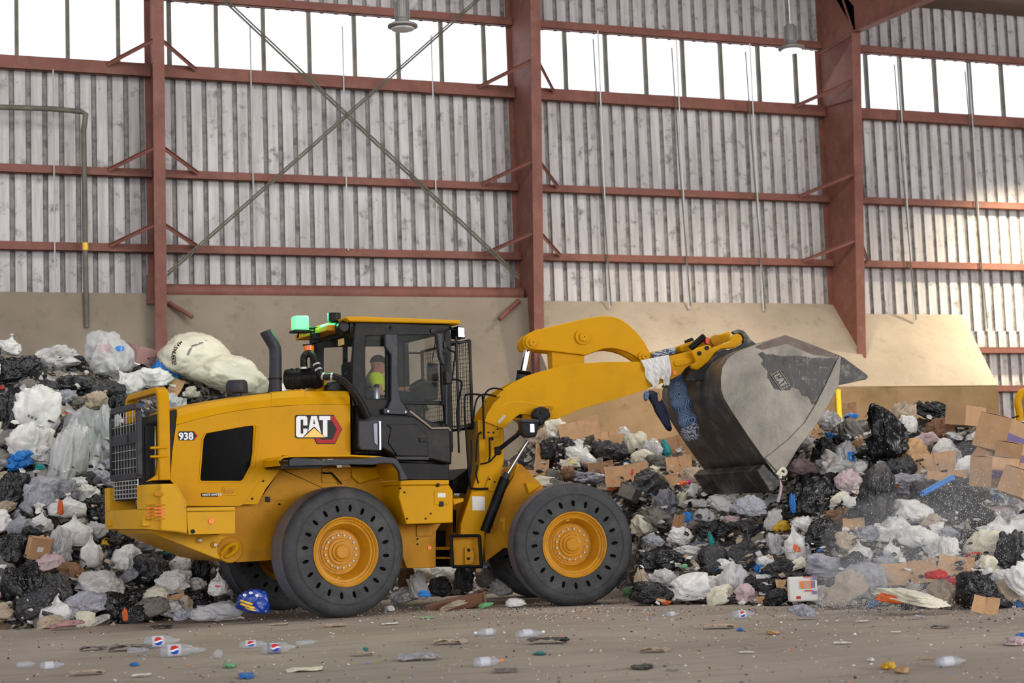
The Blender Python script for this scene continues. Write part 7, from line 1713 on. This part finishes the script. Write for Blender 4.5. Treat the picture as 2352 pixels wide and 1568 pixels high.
# ------------------------------------------------------------------ bottles and larger litter on the open floor
def bottle(px, py, length, yaw, label, logo=False, cap=None, lab=None, squash=1.0, dark_label=False):
    p = on_ground(px, py); r = length*.165
    root = empty('plastic_bottle', (p[0], p[1], 0), label, 'bottle', 'empty bottles on the floor'); root.rotation_euler = (0, 0, yaw)
    prof = [(-.5, .0), (-.5, .62), (-.47, .9), (-.42, 1.0), (-.34, .96), (-.30, 1.0), (.02, 1.0), (.06, .95), (.12, 1.0), (.2, .93), (.3, .66), (.38, .38), (.42, .30), (.5, .29), (.5, 0)]
    q = MB(); q.lathe((0, 0, r*squash), (1, 0, 0), [(a*length, max(b_*r, .0005)) for a, b_ in prof], 24)
    o = q.build('bottle_body', clear_plastic, loc=(0, 0, 0), sharp=60); o.parent = root; o.scale = (1, 1, squash)
    if cap:
        q = MB(); q.lathe((length*.5, 0, r), (1, 0, 0), [(-.05*length, r*.34), (.04*length, r*.34), (.045*length, .0005)], 16); o = q.build('bottle_cap', cap, loc=(0, 0, 0)); o.parent = root; o.scale = (1, 1, squash)
    if lab:
        q = MB(); q.lathe((-.14*length, 0, r), (1, 0, 0), [(-.17*length, r*1.012), (.17*length, r*1.012)], 24); 
        q.f = q.f[:-2]; q.m = q.m[:-2]; lo = q.build('bottle_label', lab, loc=(0, 0, 0)); lo.parent = root; lo.scale = (1, 1, squash)
        if logo:
            for nm, m_, a0, a1 in (('emblem_red', red_paint, .12, 1.0), ('emblem_white', logo_white, -.25, .12), ('emblem_blue', simple('emblem_blue', (30, 70, 170), .4), -1.0, -.25)):
                q = MB(); N = 8; R0 = length*.12
                # wrap around the side that looks at the camera
                grid = [];
                for i in range(N+1):
                    x = (i/N*2-1)*.995; lim = math.sqrt(max(0, 1-x*x)); wv_ = .18*math.sin(x*2.6)
                    l0 = -lim if a0 <= -1 else min(max(-lim, a0+wv_), lim); l1 = lim if a1 >= 1 else max(min(lim, a1+wv_), l0)
                    for j in range(N+1):
                        y = l0+(l1-l0)*j/N; al = y*R0/r+.15; grid.append((-.14*length+x*R0, -r*1.03*math.cos(al)*CS, r+r*1.03*math.sin(al)))
                q.add(grid, [(i*(N+1)+j, i*(N+1)+j+1, (i+1)*(N+1)+j+1, (i+1)*(N+1)+j) for i in range(N) for j in range(N)])
                o = q.build(nm, m_, loc=(0, 0, 0)); o.parent = lo
    return root
CS = 1
sil = simple('silver_label', (150, 150, 165), .3, .3)
lab_clear = glass_mat('pale_label', (210, 212, 222), .6, .4)
bottle(372, 1486, .34, .1, 'large clear soda bottle with round emblem, rear of the pair at left', True, None, lab_clear)
bottle(412, 1507, .34, -.05, 'large clear soda bottle with round emblem, front of the pair at left', True, None, lab_clear)
bottle(585, 1487, .28, -.1, 'crushed clear soda bottle left of the silver-labelled bottle', True, None, lab_clear, .8)
bottle(640, 1500, .30, .05, 'clear soda bottle with silver label and round emblem', True, None, sil)
bottle(705, 1480, .24, .5, 'crumpled clear bottle right of the silver-labelled bottle', False, None, None, .7)
bottle(503, 1510, .24, 1.3, 'clear bottle seen end-on between the soda bottles', False, None, None)
bottle(318, 1498, .2, .1, 'small clear bottle left of the paired soda bottles', False, None, None, .8)
bottle(460, 1498, .2, .9, 'short clear bottle neck right of the paired soda bottles', False, None, None, .8)
bottle(60, 1532, .16, .3, 'clear cup-like bottle at the lower left corner', False, None, None)
bottle(120, 1536, .2, .1, 'clear bottle with blue band near the lower left corner', False, None, lab_clear)
bottle(1115, 1460, .21, 3.2, 'small water bottle with white cap on the floor before the front tyre', False, logo_white, lab_clear)
bottle(1217, 1462, .28, .1, 'milky flattened bottle with white cap right of the small water bottle', False, logo_white, lab_clear, .8)
bottle(1121, 1530, .23, .0, 'sports drink bottle with orange cap low in the middle', False, orange_lens, lab_clear)
bottle(1708, 1420, .26, .1, 'clear soda bottle with red and blue emblem in front of the right heap', True, None, lab_clear)
bottle(2185, 1530, .22, -.1, 'milky clear bottle at the lower right', False, None, lab_clear)
bottle(1545, 1415, .16, .3, 'small blue-banded bottle on the floor right of the front tyre', False, None, lab_clear)
FL = [(325, 1548, 50, 20, 'white', 'paper', 'white and tan paper scrap at the lower left'), (300, 1490, 110, 10, 'grey', 'rag', 'thin grey strip of rag left of the soda bottles'), (215, 1490, 70, 9, 'grey', 'rag', 'flat grey rag strip nearer the left frame edge'), (200, 1545, 90, 14, 'beige', 'rag', 'beige crushed rag at the lower left'),
      (565, 1552, 44, 14, 'blue', 'plastic_wad', 'blue plastic scrap below the soda bottles'), (528, 1528, 36, 14, 'green', 'plastic_wad', 'pale green scrap below the end-on bottle'), (308, 1525, 26, 10, 'blue', 'plastic_wad', 'little pale blue scrap under the paired bottles'),
      (895, 1432, 46, 8, 'white', 'paper', 'thin white paper strip before the rear tyre'), (980, 1418, 40, 8, 'green', 'wrapper', 'thin green wrapper before the rear tyre'), (1035, 1474, 90, 16, 'beige', 'rag', 'beige fibrous clump in front of the machine'), (960, 1510, 120, 18, 'pale grey', 'plastic_film', 'grey torn film in the lower middle'), (830, 1500, 60, 18, 'beige', 'rag', 'beige rag with a teal corner in the lower middle'),
      (840, 1492, 16, 14, 'teal', 'plastic_wad', 'teal corner scrap in the lower middle'), (1240, 1500, 36, 10, 'teal', 'plastic_wad', 'teal shred right of the sports drink bottle'), (1160, 1540, 70, 12, 'grey', 'rag', 'dark grey rag below the sports drink bottle'), (700, 1538, 96, 10, 'cream', 'paper', 'long cream paper strip at the bottom'), (1260, 1472, 110, 16, 'charcoal', 'plastic_film', 'dark shredded film behind the milky bottle'),
      (1505, 1490, 80, 22, 'beige', 'rag', 'folded beige rag on the floor right of the front tyre'), (1475, 1530, 60, 12, 'charcoal', 'plastic_wad', 'dark flat scrap in the lower right middle'), (1715, 1497, 40, 8, 'white', 'paper', 'white paper flake on the open floor at right'), (1545, 1538, 36, 8, 'pale grey', 'plastic_film', 'thin pale film at the bottom right middle'), (1650, 1437, 90, 20, 'beige', 'rag', 'beige and pink rag clump before the right heap'),
      (1700, 1446, 20, 10, 'blue', 'plastic_wad', 'small blue scrap below the emblem bottle'), (1980, 1425, 34, 14, 'white', 'paper', 'white and tan scrap beneath the right heap foot'), (1935, 1475, 48, 12, 'white', 'paper', 'bright white torn paper on the right floor'), (2058, 1450, 26, 12, 'white', 'paper', 'small white flake on the right floor'), (2040, 1528, 40, 22, 'yellow', 'plastic_wad', 'yellowish crumpled cup on the lower right floor'), (2070, 1538, 40, 18, 'tan', 'cardboard_piece', 'tan lump right of the yellowish cup'),
      (2000, 1515, 20, 12, 'white', 'plastic_wad', 'small white lump left of the yellowish cup'), (2130, 1512, 34, 8, 'tan', 'paper', 'orange-tan paper flake on the lower right floor'), (2330, 1472, 60, 24, 'pink', 'plastic_wad', 'pinkish scrap at the right frame edge on the floor'), (2345, 1460, 30, 18, 'blue', 'plastic_wad', 'blue scrap at the right frame edge on the floor'), (2110, 1415, 40, 20, 'clear', 'plastic_film', 'clear crumpled cup before the long cream film'), (1775, 1452, 36, 12, 'tan', 'cardboard_piece', 'tan card crumb before the grey floor bag'),
      (370, 1440, 60, 10, 'charcoal', 'plastic_film', 'dark flat film between floor and left heap'), (640, 1432, 50, 10, 'beige', 'paper', 'beige flattened paper before the rear tyre'), (770, 1436, 60, 9, 'beige', 'rag', 'beige flattened rag below the rear tyre'), (2160, 1440, 50, 8, 'grey', 'rag', 'dull grey strip on the right floor')]
for x, y, w_, h_, c_, nm, lb_ in FL:
    put({'rag': 'film', 'plastic_film': 'film', 'paper': 'paper', 'wrapper': 'paper'}.get(nm, 'loose_s'), x, y, w_*.9, h_*.7, nm, lb_, {'paper': 'paper', 'rag': 'rag', 'plastic_wad': 'plastic', 'wrapper': 'wrapper', 'plastic_film': 'plastic film', 'cardboard_piece': 'cardboard'}[nm], BAG[c_], ground=True, rot=0, thick=w_*.006)

# drifting white dust around the burst bags
for px_, py_, d_, sx, sy, sz, dn in ((2060, 1270, 16.6, .9, .35, .62, .32), (2230, 1120, 17.6, .7, .4, .5, .22), (1960, 1350, 16.6, .55, .3, .3, .5)):
    v, f = ICO[4]; c = P(px_, py_, d_); q = MB(); q.add([c+np.array([a[0]*sx, a[1]*sy, a[2]*sz]) for a in v], f)
    m = bpy.data.materials.new('white_dust_haze'); m.use_nodes = True; nt = m.node_tree; nt.nodes.remove(nt.nodes['Principled BSDF'])
    vv = node(nt, 'ShaderNodeVolumeScatter'); vv.inputs[0].default_value = (.95, .95, 1, 1); vv.inputs['Density'].default_value = dn; nt.links.new(vv.outputs[0], nt.nodes['Material Output'].inputs['Volume'])
    tag(q.build('dust_haze', m, sharp=180), 'thin white dust drifting over the burst bags at the right', 'haze', None, 'stuff')
